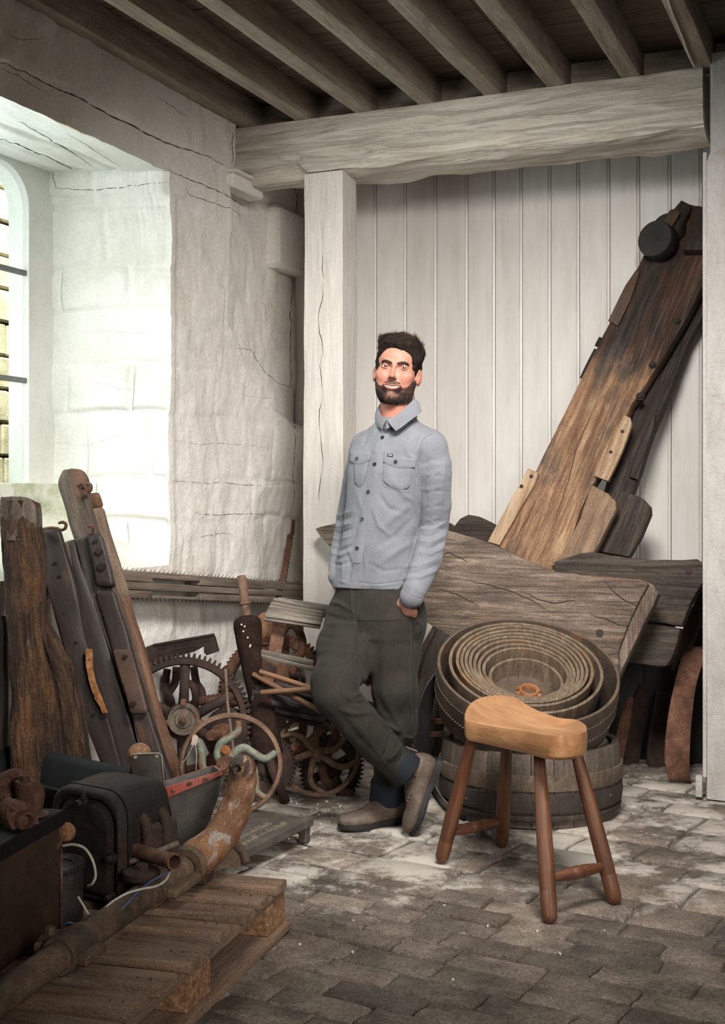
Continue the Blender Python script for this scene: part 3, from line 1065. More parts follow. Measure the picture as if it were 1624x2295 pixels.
def hit(bv, px, py):
    d = Vector(((px - CX) / F, 1.0, (HY - py) / F)).normalized()
    r = bv.ray_cast(Vector((0, 0, H)), d)
    return (r[0], r[1]) if r[0] is not None else (None, None)


def cloth_patch(name, quad, bv, off, th, mat, parent, nu=10, nv=12, round_=0.0, shape=None):
    """sewn-on piece: bilinear quad of pixels (tl, tr, br, bl) laid on the surface below it"""
    tl, tr, br, bl = [Vector((a, b, 0)) for a, b in quad]
    top = []; bot = []; last = None
    for i in range(nu + 1):
        for j in range(nv + 1):
            u, w = i / nu, j / nv
            if shape: u2, w2 = shape(u, w)
            else: u2, w2 = u, w
            p = (tl * (1 - u2) + tr * u2) * (1 - w2) + (bl * (1 - u2) + br * u2) * w2
            h, n = hit(bv, p.x, p.y)
            if h is None: h, n = last
            last = (h, n)
            if n.y > 0: n = -n
            edge = 1 if 0 < i < nu and 0 < j < nv else 0.25
            top.append(h + n * (off + th * edge)); bot.append(h - n * .002)
    v = top + bot; f = []; N = (nu + 1) * (nv + 1)
    for i in range(nu):
        for j in range(nv):
            a = i * (nv + 1) + j; q = (a, a + nv + 1, a + nv + 2, a + 1)
            f.append(q); f.append(tuple(N + k for k in reversed(q)))
    rim = [i * (nv + 1) for i in range(nu + 1)] + [nu * (nv + 1) + j for j in range(1, nv + 1)] + \
          [i * (nv + 1) + nv for i in range(nu - 1, -1, -1)] + [j for j in range(nv - 1, 0, -1)]
    for a, b in zip(rim, rim[1:] + rim[:1]): f.append((b, a, a + N, b + N))
    return obj(name, v, f, mat, parent, None, 60)


def seam(name, pts, bv, r, mat, parent, off=0.0):
    out = []
    sp = smoothpath([Vector((a, b, 0)) for a, b in pts], 8)
    for p in sp:
        h, n = hit(bv, p.x, p.y)
        if h is None: continue
        if n.y > 0: n = -n
        out.append(h + n * off)
    if len(out) < 3: return None
    m = MB(); m.tube(out, r, 6)
    return m.build(name, mat, parent, None, True)
# ------------------------------------------------------------------ cracks and open joints in the whitewashed wall
def mk_cracks():
    bvs = [bvh_of(o) for o in COL.objects if o.type == 'MESH' and o.name in ('wall_left', 'wall_left_lintel', 'trim_1', 'trim_2')]
    par = {o.name: o for o in COL.objects}
    m = MB()

    def crack(pts, r, dark=True):
        sp = smoothpath([Vector((a, b, 0)) for a, b in pts], 9); out = []
        for i, p in enumerate(sp):
            x = p.x + 2.2 * float(fbm(i * .35, p.y * .02, 0, 3, 4)); y = p.y + 2.2 * float(fbm(i * .35, p.x * .02, 9, 3, 7)); best = None
            for bv in bvs:
                h, n = hit(bv, x, y)
                if h is not None and (best is None or h.y < best.y): best = h
            if best is not None: out.append(best)
        if len(out) > 3:
            k = len(out); m.tube(out, [r * (.35 + .65 * abs(math.sin(i * .9 + pts[0][0])) * math.sin(PI * (i + .5) / k)) for i in range(k)], 5)
    crack([(0, 138), (60, 165), (130, 200), (165, 214), (250, 258), (340, 305), (390, 325), (450, 345), (502, 372)], .0032)
    crack([(0, 152), (40, 172), (110, 210)], .0015); crack([(350, 215), (380, 235), (420, 262)], .0015); crack([(20, 75), (45, 90), (105, 84)], .0012)
    crack([(522, 296), (519, 325), (521, 352), (518, 366)], .003)
    crack([(375, 378), (400, 392), (430, 405), (480, 425), (530, 452), (548, 462)], .0022)
    crack([(415, 425), (430, 438), (470, 452), (520, 470), (545, 486)], .0018)
    crack([(660, 415), (664, 440), (662, 496)], .003); crack([(655, 500), (654, 600), (652, 720), (650, 800), (652, 868)], .0028); crack([(657, 872), (661, 960), (658, 1060), (654, 1165)], .0022)
    crack([(530, 780), (558, 786), (572, 800), (592, 832), (625, 860), (655, 868)], .0018)
    crack([(126, 422), (175, 425), (240, 424), (300, 416), (376, 408)], .0016); crack([(118, 385), (122, 405), (126, 424)], .0016)
    crack([(180, 850), (250, 868), (300, 872)], .0005); crack([(205, 740), (290, 745), (375, 742)], .0004)
    crack([(120, 990), (180, 998), (240, 985), (280, 975)], .0005)
    crack([(385, 1080), (470, 1082), (560, 1086), (640, 1084)], .0013); crack([(435, 1150), (500, 1155), (560, 1150), (600, 1156)], .0016)
    crack([(445, 1205), (480, 1198), (520, 1196)], .0014); crack([(385, 988), (450, 994), (540, 996), (600, 1004)], .0009); crack([(530, 880), (560, 890), (620, 895)], .0008)
    crack([(0, 310), (40, 325), (100, 350), (160, 378)], .0035); crack([(40, 270), (90, 300), (150, 335), (205, 372)], .0022); crack([(150, 300), (200, 330), (270, 375)], .0014)
    o = m.build('crack', M['crack'], None, Matrix.Identity(4), True)
    w = par['wall_left']; o.parent = w
    o['kind'] = 'stuff'


mk_cracks()
# ------------------------------------------------------------------ the man
def vcol_mat(name, rough=.5, sss=0.0, fine=0.0, fs=300, spec=.4, bump=.15):
    m = bpy.data.materials.new(name); m.use_nodes = True; nt = m.node_tree; N = nt.nodes; L = nt.links; b = N['Principled BSDF']
    a = N.new('ShaderNodeAttribute'); a.attribute_name = 'tone'
    b.inputs['Roughness'].default_value = rough; b.inputs['Specular IOR Level'].default_value = spec
    L.new(a.outputs['Color'], b.inputs['Base Color'])
    if sss:
        b.inputs['Subsurface Weight'].default_value = sss; b.inputs['Subsurface Radius'].default_value = (.012, .004, .002); b.inputs['Subsurface Scale'].default_value = .4
    tc = N.new('ShaderNodeTexCoord'); n = N.new('ShaderNodeTexNoise'); n.inputs['Scale'].default_value = fs; L.new(tc.outputs['Object'], n.inputs['Vector'])
    bp = N.new('ShaderNodeBump'); bp.inputs['Strength'].default_value = bump; bp.inputs['Distance'].default_value = .001
    L.new(n.outputs['Fac'], bp.inputs['Height']); L.new(bp.outputs[0], b.inputs['Normal'])
    return m


def set_tone(o, col):
    at = o.data.attributes.new('tone', 'FLOAT_COLOR', 'POINT')
    c = np.ones((len(col), 4), dtype=np.float32); c[:, :3] = col
    at.data.foreach_set('color', c.ravel())


M['skin'] = vcol_mat('skin', .55, .10, spec=.3, bump=.3)
M['shirt'] = mat('shirt_twill', ['#606266', '#6a6c71', '#74767b'], ns=8, rough=.95, bump=.5, bd=.0012, fine=.55, fs=900, spec=.15, sheen=.1,
                 grain=('#808287', (1, 1, .4), 260, .35))
M['trouser'] = mat('trouser_cotton', ['#24221f', '#2b2925', '#322f2a'], ns=7, rough=.85, bump=.4, bd=.001, fine=.4, fs=420, spec=.12, sheen=.03,
                   layers=[('#38322a', (1, 1, 1), 5, .5, .75, .5)], grain=('#1c1c1a', (160, 160, 3), 1.0, .3))
M['cuff'] = mat('trouser_inside', ['#1c1f24', '#23272c'], ns=7, rough=.85, bump=.3, bd=.001, fine=.4, fs=420, spec=.2)
M['seam'] = mat('trouser_seam', ['#2d2c28', '#35332e'], ns=60, rough=.9, bump=.3, bd=.001)
M['shirtseam'] = mat('shirt_seam', ['#53565c', '#5e6167'], ns=60, rough=.9, bump=.3, bd=.001)
M['button'] = mat('button', ['#17181b', '#232429'], ns=60, rough=.35, bump=0)
M['hair'] = mat('dark_hair', ['#0f0b09', '#1a1411', '#261d17'], (1, 1, .4), 120, rough=.85, bump=1.0, bd=.003, spec=.12)
M['strand'] = mat('hair_strand', ['#1c1511', '#32261e', '#4a3a2e'], ns=80, rough=.75, bump=0, spec=.2)
M['beard'] = mat('beard_hair', ['#120d0a', '#1e1612', '#30231b'], ns=90, rough=.6, bump=0, spec=.3)
M['boot'] = mat('boot_leather', ['#40352c', '#52463b', '#685b4f'], ns=11, rough=.6, bump=.5, bd=.003, fine=.4, fs=200,
                layers=[('#8a7b6c', (1, 1, 1), 24, .6, .72, .5), ('#332a23', (1, 1, 1), 9, .58, .72, .6)])
M['sole'] = mat('boot_sole', ['#171718', '#222123'], ns=30, rough=.6, bump=.3, bd=.002)
M['elastic'] = mat('boot_elastic', ['#2c1a18', '#3a2421'], (1, 1, 20), 30, rough=.9, bump=.4, bd=.002)
M['eye'] = mat('eye_white', ['#cfc8c2', '#d8d2cc'], ns=40, rough=.15, bump=0)
M['iris'] = mat('iris', ['#1c120c', '#2c1c12'], ns=400, rough=.1, bump=0)
M['teeth'] = mat('teeth', ['#d9d2c6', '#e6e0d6'], ns=60, rough=.25, bump=0)
M['lip_inside'] = mat('mouth_inside', ['#3a1712', '#4a1f18'], ns=40, rough=.5, bump=0)
M['watch'] = mat('watch', ['#0c0d0e', '#17191a'], ns=50, rough=.3, bump=0)
M['label'] = mat('pocket_label', ['#0c0c0d', '#131314'], ns=50, rough=.6, bump=0)
M['labeltext'] = mat('label_thread', ['#b9b9b9', '#cccccc'], ns=50, rough=.7, bump=0)
YB = 4.60
YAW = math.radians(28)
LAT = Vector((math.cos(YAW), -math.sin(YAW), 0)); FWD = Vector((-math.sin(YAW), -math.cos(YAW), 0))


def row(py, px, a, b, dY=0.0):
    p = P(px, py, YB + dY); return (p.z, p.x, p.y, a, b)


def ribbons(name, base, dirs, length, width, mat, parent, seed=0, seg=3, curl=.3, fm=None, bend=None):
    """many thin tapered strands as one mesh"""
    rs = np.random.RandomState(seed); n = len(base)
    L = length[:, None]; rv = rs.normal(size=(n, 3)); side = np.cross(dirs, rv); side /= np.linalg.norm(side, axis=1)[:, None] + 1e-9
    cv = rs.normal(size=(n, 3)) * curl
    V = []
    for i in range(seg + 1):
        t = i / seg
        c = base + dirs * L * t + cv * L * t * t
        if bend is not None: c = c + bend * L * t * t
        w = width * (1 - t) ** .7 + .0001
        V.append(c - side * w / 2); V.append(c + side * w / 2)
    V = np.stack(V, axis=1).reshape(-1, 3); k = 2 * (seg + 1)
    i0 = np.arange(n)[:, None] * k
    f = np.concatenate([i0 + np.array([2 * i, 2 * i + 1, 2 * i + 3, 2 * i + 2]) for i in range(seg)]).astype(np.int32)
    return obj(name, V, f, mat, parent, fm, True)


def mk_person():
    man = thing('person', P(870, 1845, 4.60) * 1.0, 'smiling dark-haired bearded man in grey button shirt and dark trousers, ankles crossed, hands in pockets', 'person')
    man.location.z = 0; MW[man.name] = Matrix.Translation(Vector((man.location.x, man.location.y, 0))); man.matrix_basis = MW[man.name]
    # ---------- head ----------
    yaw = math.radians(9); roll = math.radians(7.0)
    Ry = Matrix.Rotation(-yaw, 3, 'Z'); Rr = Matrix.Rotation(roll, 3, 'Y')
    R3 = Rr @ Ry
    HF = (R3 @ Matrix.Scale(1.045, 3)).to_4x4(); HF.translation = P(890, 828, 4.60)
    inv = HF.inverted()
    nb = inv @ P(889, 935, 4.62); nb2 = inv @ P(884, 985, 4.62)
    fd = Field((-.105, -.135, -.245), (.105, .125, .125), .0016)
    E = fd.ell; C = fd.cap
    E((0, .014, .028), (.073, .092, .080), .0)
    E((0, -.020, .034), (.064, .061, .048), .02)
    E((0, -.020, -.028), (.063, .061, .068), .02)
    E((0, -.032, -.074), (.046, .048, .043), .02)
    for s in (-1, 1):
        C((s * .052, .008, -.046), (s * .038, -.020, -.082), .017, .015, .02)
        C((s * .038, -.020, -.082), (s * .010, -.070, -.106), .015, .012, .02)
        E((s * .044, -.034, -.046), (.020, .034, .036), .02)
    C((0, -.02, -.05), nb, .046, .057, .03); C(nb, nb2, .057, .08, .03)
    C((.0, .03, -.03), inv @ P(898, 925, 4.65), .05, .055, .03)
    E((0, -.080, -.106), (.020, .012, .014), .014)
    C((-.034, -.0745, .0155), (-.010, -.0800, .013), .0075, .0075, .012); C((.010, -.0800, .013), (.034, -.0745, .0155), .0075, .0075, .012)
    for s in (-1, 1):
        E((s * .0335, -.079, -.001), (.017, .012, .0105), .010, op='cut')      # sockets
        E((s * .044, -.058, -.026), (.020, .020, .017), .014)                    # cheek bones
        E((s * .035, -.0665, -.037), (.015, .011, .013), .016)                    # raised smile cheeks
    C((0, -.0815, .008), (0, -.1060, -.032), .0060, .0085, .007)
    E((0, -.1070, -.0345), (.0092, .0095, .0078), .004)
    for s in (-1, 1):
        E((s * .0108, -.093, -.0380), (.0058, .0095, .0056), .005)
        E((s * .0065, -.098, -.0455), (.0036, .005, .003), .002, op='cut')
        # smile crease from the nose wing to beside the mouth
        C((s * .0185, -.0880, -.040), (s * .0340, -.0755, -.062), .0018, .0030, .006, 'cut')
    E((0, -.078, -.068), (.030, .014, .020), .012)                               # muzzle
    # lips and the opening between them
    up = [(-.0285, -.0765, -.0605), (-.016, -.0885, -.0640), (0, -.0925, -.0650), (.016, -.0885, -.0640), (.0285, -.0765, -.0605)]
    lo = [(-.0285, -.0765, -.0610), (-.016, -.0870, -.0740), (0, -.0905, -.0770), (.016, -.0870, -.0740), (.0285, -.0765, -.0610)]
    for q in (up, lo):
        for a, b in zip(q[:-1], q[1:]): C(a, b, .0024 if q is up else .0029, .0024 if q is up else .0029, .003)
    for x0 in (-.020, -.012, -.004, .004, .012, .020):
        zz = -.0702 + .0060 * (abs(x0) / .024) ** 2
        E((x0, -.090 + abs(x0) * .35, zz), (.0062, .013, .0030), .002, op='cut')
    # eyelids
    for s in (-1, 1):
        E((s * .0325, -.0665, 0.0), (.0136, .0136, .0125), .003)
        E((s * .0325, -.082, -0.0002), (.0130, .010, .0040), .0012, op='cut')
        C((s * .020, -.0775, -.0125), (s * .044, -.072, -.0100), .0015, .0015, .004, 'cut')   # lower lid crease
    # ears
    for s in (-1, 1):
        Re = Matrix.Rotation(s * math.radians(-22), 3, 'Z')
        E((s * .078, .010, -.021), (.0070, .0185, .0300), .005, R=np.array(Re))
        E((s * .084, .004, -.016), (.0055, .0115, .0190), .003, R=np.array(Re), op='cut')
        C((s * .0815, .010, -.004), (s * .0805, .007, -.030), .0028, .0028, .003)
        C((s * .079, -.004, -.024), (s * .078, -.002, -.040), .0035, .004, .003)
    v, f = fd.mesh(); v = relax(v, f, 1, .4)
    n = normals(v, f)
    x, y, z = v[:, 0], v[:, 1], v[:, 2]; ax = np.abs(x)

    def gs(c, r): return np.exp(-(((x - c[0]) / r[0]) ** 2 + ((y - c[1]) / r[1]) ** 2 + ((z - c[2]) / r[2]) ** 2))
    base = np.array(hexc('#a27260')[:3]); red = np.array(hexc('#a24e42')[:3]); dark = np.array(hexc('#6f4736')[:3]); brd = np.array(hexc('#2f2019')[:3])
    lip = np.array(hexc('#a2584c')[:3]); brow = np.array(hexc('#231812')[:3])
    col = np.tile(base, (len(v), 1)); col *= (1 + .05 * fbm(x * 60, y * 60, z * 60, 3, 3))[:, None]

    def mixc(c, w):
        nonlocal col
        w = np.clip(w, 0, 1)[:, None]; col = col * (1 - w) + c * w
    mixc(red, .55 * gs((0, -.105, -.032), (.014, .02, .016)))
    for s in (-1, 1):
        mixc(red, .45 * gs((s * .040, -.066, -.034), (.020, .03, .016)))
        mixc(red, .35 * gs((s * .085, .01, -.028), (.02, .03, .035)))
        mixc(dark, .45 * gs((s * .0325, -.076, .004), (.018, .02, .008)))
        mixc(dark, .30 * gs((s * .033, -.076, -.012), (.016, .02, .006)))
    mixc(red, .25 * sstep(-.10, -.14, z))
    # beard area
    cheek = np.interp(ax, [0, .010, .026, .036, .050, .060, .068, .073, .0735], [-.0475, -.0480, -.051, -.064, -.061, -.048, -.030, -.026, -.5])
    low = np.where(y < .0, -.128, -.10)
    bm_ = sstep(.0, np.where(ax < .03, .003, .010), cheek - z) * sstep(-.006, .006, z - low - .25 * np.maximum(0, y + .06)) * sstep(.022, .004, y)
    lipz = np.interp(ax, [0, .016, .027, .030], [-.0712, -.0690, -.0615, -.061]); lh = np.interp(ax, [0, .02, .029, .031], [.0082, .0065, .0022, 0.0001])
    lipm = sstep(1.15, .9, np.abs((z - lipz) / lh)) * (ax < .0305) * (y < -.07)
    bm_ = bm_ * (1 - lipm) * (np.where((ax < .03) & (z > -.066), .95, .80) + .35 * fbm(x * 90, y * 90, z * 90, 3, 9))
    soul = gs((0, -.09, -.088), (.016, .03, .006)); bm_ = bm_ * (1 - .45 * soul)
    mixc(brd, np.clip(bm_ * 1.0, 0, .93)); mixc(lip, lipm * .9)
    bw = sstep(.0046, .0026, np.abs(z - np.interp(ax, [.010, .020, .034, .046], [.0110, .0150, .0172, .0115]))) * (ax > .008) * (ax < .046) * (y < -.05)
    mixc(brow, bw * .8)
    # ---------- the rest of the body, under the clothes ----------
    fb = Field((-.27, 4.05, .05), (.37, 4.95, 1.58), .011)
    b_ = fb
    b_.column([row(1330, 848, .140, .09), row(1220, 852, .105, .075), row(1060, 870, .120, .080), row(985, 885, .13, .06)], YAW, .03)
    RH = P(790, 1385, 4.68); RK = P(745, 1545, 4.36); RA = P(893, 1712, 4.45)
    LH = P(895, 1385, 4.57); LK = P(886, 1565, 4.52); LA = P(870, 1785, 4.63)
    RS = P(812, 1003, 4.69); RE = P(772, 1165, 4.74); RW = P(752, 1290, 4.62)
    LS = P(966, 1007, 4.51); LE = P(972, 1195, 4.60); LW = P(917, 1338, 4.445)
    for a, b, c, r in ((RH, RK, RA, (.075, .05, .036)), (LH, LK, LA, (.075, .05, .036)), (RS, RE, RW, (.034, .026, .024)), (LS, LE, LW, (.036, .030, .026))):
        b_.cap(a, b, r[0], r[1], .03); b_.cap(b, c, r[1] * .95, r[2], .02)
    b_.cap(P(884, 985, 4.62), P(889, 935, 4.62), .07, .05, .03)
    bv, bf = fb.mesh()
    # the hand going into the front pocket (palm, four fingers, thumb), and the hidden one
    hv = []; hf = []; hc = 0
    for (w, pc, kn, side) in ((LW, P(915, 1366, 4.470), P(905, 1400, 4.535), 1), (RW, P(772, 1325, 4.640), P(782, 1355, 4.640), -1)):
        lo_ = np.minimum(np.minimum(w, pc), kn) - .085; hi_ = np.maximum(np.maximum(w, pc), kn) + .085
        fh = Field(lo_, hi_, .0026)
        fh.cap(w, pc, .029, .026, .01)
        ax_ = (Vector(kn) - Vector(pc)).normalized(); lt = Vector((1, -.5, 0)) if side == 1 else Vector((.6, -.8, 0)); lt = (lt - ax_ * lt.dot(ax_)).normalized(); nn = ax_.cross(lt)
        for k_ in range(4):
            o = lt * (-.030 + .020 * k_); L1 = (.040, .045, .042, .033)[k_]
            a = Vector(pc) + o * .7 - nn * .0; b2 = Vector(kn) + o; c2 = b2 + ax_ * L1 * .8 + nn * .010 * side; d2 = c2 + ax_ * L1 * .4 + nn * .020 * side
            fh.cap(a, b2, .014, .0105, .006); fh.cap(b2, c2, .0098, .0088, .002); fh.cap(c2, d2, .0085, .0075, .002)
        t0 = Vector(w) + ax_ * .02 - lt * .02; t1 = Vector(pc) - lt * .040; t2 = t1 + ax_ * .030 - lt * .006
        fh.cap(t0, t1, .014, .011, .008); fh.cap(t1, t2, .0105, .009, .003)
        a_, b2_ = fh.mesh(); hv.append(a_); hf.append(b2_ + hc); hc += len(a_)
    hv = np.concatenate(hv); hf = np.concatenate(hf)
    HFn = np.array(HF)
    vw = v @ HFn[:3, :3].T + HFn[:3, 3]
    allv = np.concatenate([vw, bv, hv]); allf = np.concatenate([f, bf + len(vw), hf + len(vw) + len(bv)])
    hcol = np.tile(np.array(hexc('#a87a66')[:3]), (len(bv) + len(hv), 1)); hcol *= (1 + .07 * fbm(np.concatenate([bv, hv])[:, 0] * 50, np.concatenate([bv, hv])[:, 2] * 50, 0, 3, 3))[:, None]
    body = obj('body', allv, allf.astype(np.int32), M['skin'], man, HF, True)
    set_tone(body, np.concatenate([col, hcol]))
    # eyes
    for s in (-1, 1):
        c = Vector((s * .0325, -.0655, 0))
        look = Vector((s * -.02 + .16, -1, -.02)).normalized()
        fm = HF @ frame(c, look)
        m = MB(); pr = [(.0121 * math.sin(a), .0121 * math.cos(a)) for a in [PI * i / 14 for i in range(15)]]
        m.lathe(fm, pr, 20); e = m.build('eye', M['eye'], man, fm, True)
        m = MB(); pr = [(0, .01235), (.004, .0121), (.0062, .0111), (.0063, .0098)]
        m.lathe(fm, pr, 20); m.build('iris', M['iris'], e, fm, True)
    # teeth
    m = MB()
    for i in range(-4, 5):
        w = .0078 if i == 0 else .0064
        x0 = i * .0058; y0 = -.0855 + abs(x0) ** 1.6 * 3.2; zt = -.0668 + .0050 * (abs(x0) / .024) ** 2
        fm = HF @ frame((x0, y0, zt), (1, 0, 0), (0, 0, 1))
        m.box(fm, (-.0029, -.0068, -.002), (.0029, .001, .002), .001)
    m.build('teeth', M['teeth'], man, HF, 30)
    # hair: a cropped cap plus strands
    fh = Field((-.105, -.12, -.11), (.105, .13, .150), .0025)
    fh.ell((.002, .016, .034), (.0815, .098, .095), .0); fh.ell((.0, -.030, .078), (.062, .056, .040), .02)
    fh.ell((-.035, -.045, .080), (.034, .034, .030), .015); fh.ell((.048, .0, .055), (.036, .06, .05), .02)
    X, Y, Z = np.meshgrid(*fh.ax, indexing='ij')
    fh.f += .0075 * fbm(X * 30, Y * 30, Z * 30, 3, 12).astype(np.float32)
    zh = np.interp(Y.ravel(), [-.12, -.078, -.068, -.059, -.050, -.040, -.022, -.010, -.004, .022, .034, .045, .1], [.082, .076, .060, .036, .002, -.026, -.040, -.020, .010, .010, -.030, -.075, -.085]).reshape(Y.shape)
    zh = zh - .012 * np.exp(-((X - .012) / .016) ** 2) * (Y < -.06) + .009 * fbm(X * 90, Y * 30, 0, 2, 14) + .004 * fbm(X * 60, Y * 60, 0, 2, 4)
    g = (zh - Z) * .8
    fh.f = np.maximum(fh.f, g.astype(np.float32))
    hvx, hfx = fh.mesh(); hvx = relax(hvx, hfx, 1, .4); hn = normals(hvx, hfx)
    hw = hvx @ HFn[:3, :3].T + HFn[:3, 3]
    hair = obj('hair', hw, hfx, M['hair'], man, HF, True)
    rs = np.random.RandomState(4)
    pick = rs.choice(len(hvx), 26000); pb = hvx[pick]; pn = hn[pick]
    keep = (np.linalg.norm(pb - np.array([0, .014, .03]), axis=1) > .07); pb = pb[keep]; pn = pn[keep]
    top = sstep(.03, .09, pb[:, 2])
    flow = np.stack([.55 * np.sin(pb[:, 0] * 38 + 1 + 2 * fbm(pb[:, 0] * 20, pb[:, 1] * 20, 0, 2, 5)) + .3, -.25 + 0 * pb[:, 0] + .5 * fbm(pb[:, 0] * 25, pb[:, 1] * 25, 3, 2, 6), .25 * top - .9 * (1 - top)], axis=1)
    flow = flow - pn * (flow * pn).sum(axis=1)[:, None]
    q_ = np.floor(pb * 90); cl = np.stack([vnoise(q_[:, 0] * 1.7, q_[:, 1] * 1.3, q_[:, 2] * 1.9, k_) for k_ in (1, 2, 3)], axis=1)
    d = flow * 1.1 + pn * (.05 + .13 * top)[:, None] + cl * .34 + rs.normal(size=pn.shape) * .05
    d /= np.linalg.norm(d, axis=1)[:, None]
    ln = (.008 + .018 * top) * rs.uniform(.5, 1.2, len(pb))
    R_ = HFn[:3, :3]
    s1 = ribbons('hair_strands', (pb - pn * .002) @ R_.T + HFn[:3, 3], d @ R_.T, ln * .85, .0008, M['strand'], hair, 3, 3, .20, HF, bend=(-pn * .38) @ R_.T); s1['kind'] = 'stuff'
    # beard strands
    w = bm_.copy(); w[w < .25] = 0
    w = w * np.where((ax < .03) & (z > -.066), 2.2, 1.0); pr = w / w.sum(); pick = rs.choice(len(v), 11000, p=pr); pb = v[pick]; pn = n[pick]
    d = pn * .30 + np.array([0, -.1, -1.0]) - np.sign(pb[:, :1]) * np.array([.25, 0, 0]) + rs.normal(size=pn.shape) * .22; d /= np.linalg.norm(d, axis=1)[:, None]
    chin = sstep(-.07, -.11, pb[:, 2])
    ln = (.0030 + .0038 * chin) * rs.uniform(.5, 1.2, len(pb))
    s2 = ribbons('beard', pb @ R_.T + HFn[:3, 3], d @ R_.T, ln * np.where((np.abs(pb[:, 0]) < .03) & (pb[:, 2] > -.066), .8, 1), .0007, M['beard'], man, 5, 2, .2, HF); s2['kind'] = 'stuff'
    pick = rs.choice(np.where(bw > .3)[0], 900); pb = v[pick]; pn = n[pick]
    d = pn * .35 + np.stack([np.sign(pb[:, 0]) * 1.0, 0 * pb[:, 0], .25 + 0 * pb[:, 0]], axis=1) + rs.normal(size=pn.shape) * .2; d /= np.linalg.norm(d, axis=1)[:, None]
    s3 = ribbons('eyebrows', pb @ R_.T + HFn[:3, 3], d @ R_.T, np.full(len(pb), .0042), .0007, M['strand'], man, 6, 2, .1, HF); s3['kind'] = 'stuff'

    # ---------- shirt ----------
    fs = Field((-.24, 4.28, .78), (.37, 4.92, 1.56), .0042)
    fs.column([row(1316, 838, .158, .118), row(1260, 842, .150, .112), row(1200, 850, .138, .108), row(1130, 860, .142, .112), row(1060, 871, .158, .118),
               row(1010, 879, .165, .108), row(985, 883, .150, .095), row(962, 887, .11, .082), row(946, 889, .078, .076), row(936, 890, .068, .070)], YAW, .0)
    K = .022
    fs.chain([(P(850, 990, 4.66), .055), (P(822, 1003, 4.685), .056), (P(803, 1060, 4.70), .051)], K)
    fs.chain([(P(803, 1060, 4.70), .051), (P(798, 1080, 4.71), .050), (P(780, 1165, 4.735), .044), (P(764, 1240, 4.68), .041), (P(757, 1292, 4.62), .036)], .005)
    fs.chain([(P(925, 980, 4.59), .058), (P(960, 1004, 4.53), .065), (P(970, 1040, 4.53), .066)], K)
    fs.chain([(P(970, 1040, 4.53), .066), (P(971, 1060, 4.535), .066), (P(974, 1130, 4.565), .061), (P(972, 1185, 4.585), .052), (P(955, 1258, 4.515), .0535), (P(929, 1322, 4.445), .041)], .005)
    fs.chain([(P(929, 1318, 4.458), .0425), (P(922, 1338, 4.445), .043)], .004)
    X, Y, Z = np.meshgrid(*fs.ax, indexing='ij', sparse=True)
    fs.f += (.0018 * fbm(X * 9, Y * 9, Z * 4, 3, 21) + .0012 * fbm(X * 30, Y * 30, Z * 22, 2, 25)).astype(np.float32)
    # front vent under the last button
    a = P(797, 1322, 4.50)
    fs.cap(P(799, 1282, 4.47), P(792, 1330, 4.47), .003, .016, .006, 'cut')
    v, f = fs.mesh(); v = relax(v, f, 1, .5)
    L_ = []
    L_ += [([(862, 1000), (835, 1100), (812, 1200), (803, 1270)], .0030, 9)]
    L_ += [([(944, 1000), (934, 1050), (933, 1100)], -.005, 4)]
    for i in range(9):
        y0 = 1040 + i * 17; L_.append(([(940 + (i % 3) * 6, y0 + 4), (968, y0 + 9 * ((i % 2) * 2 - 1)), (1003 - (i % 2) * 12, y0 - 6)], .0013 * ((i % 2) * 2 - 1), 5))
    L_ += [([(905, 1000), (915, 1020), (935, 1032)], .003, 4), ([(880, 1075), (905, 1110), (930, 1125)], .003, 6), ([(850, 1110), (870, 1140), (905, 1150)], -.003, 6), ([(835, 1140), (850, 1180), (880, 1205)], .003, 6), ([(830, 1265), (860, 1280), (900, 1275)], -.0025, 5), ([(815, 1240), (820, 1270), (816, 1300)], .0022, 4), ([(845, 1000), (843, 1020), (836, 1040)], .002, 4)]
    L_ += [([(830, 950), (815, 990), (800, 1010)], -.004, 7), ([(930, 945), (915, 990), (905, 1010)], .003, 10), ([(905, 935), (885, 975), (880, 1000)], .0025, 7)]
    for (y0, a_) in ((1178, .004), (1192, -.004), (1206, .005), (1219, -.005), (1232, .004)):
        L_.append(([(938, y0 + 6), (965, y0 + 10), (1000, y0 - 8)], a_, 4.5))
    for (y0, a_) in ((1262, .004), (1276, -.004), (1288, .004)):
        L_.append(([(905, y0 + 8), (940, y0 + 6), (985, y0 - 12)], a_, 5))
    for (y0, a_) in ((1150, .003), (1163, -.004), (1176, .004), (1190, -.004), (1205, .003), (1228, -.004), (1240, .004), (1262, -.003)):
        L_.append(([(742, y0), (762, y0 + 5), (790, y0 - 6)], a_, 4))
    L_ += [([(922, 1130), (880, 1160), (850, 1190)], .004, 10), ([(925, 1160), (890, 1200), (840, 1225)], -.003, 9), ([(922, 1215), (890, 1235), (850, 1262)], .004, 9),
           ([(800, 1100), (818, 1160), (800, 1230)], .003, 8), ([(775, 1235), (785, 1270), (778, 1305)], -.004, 6), ([(765, 1250), (768, 1280), (766, 1306)], .003, 5)]
    L_ += [([(1000, 1020), (990, 1090), (985, 1150)], .003, 8), ([(960, 1030), (950, 1080), (955, 1130)], -.002, 8)]
    L_ += [([(757, 1301), (780, 1307)], .002, 3), ([(803, 1311), (850, 1313), (905, 1307)], .0022, 3)]
    L_ = [(p_, a_ * 1.5, w_ * .85) for p_, a_, w_ in L_]
    v = folds(v, f, L_)
    shirt = obj('shirt', v, f, M['shirt'], man, None, True)
    bv_ = bvh_of(shirt)
    # placket
    pl = [(861, 952), (853, 990), (838, 1045), (825, 1103), (811, 1165), (801, 1225), (797, 1262)]
    for a, b in zip(pl[:-1], pl[1:]): pass
    top = []; nrm = []
    sp = smoothpath([Vector((a, b, 0)) for a, b in pl], 8)
    v_ = []; f_ = []
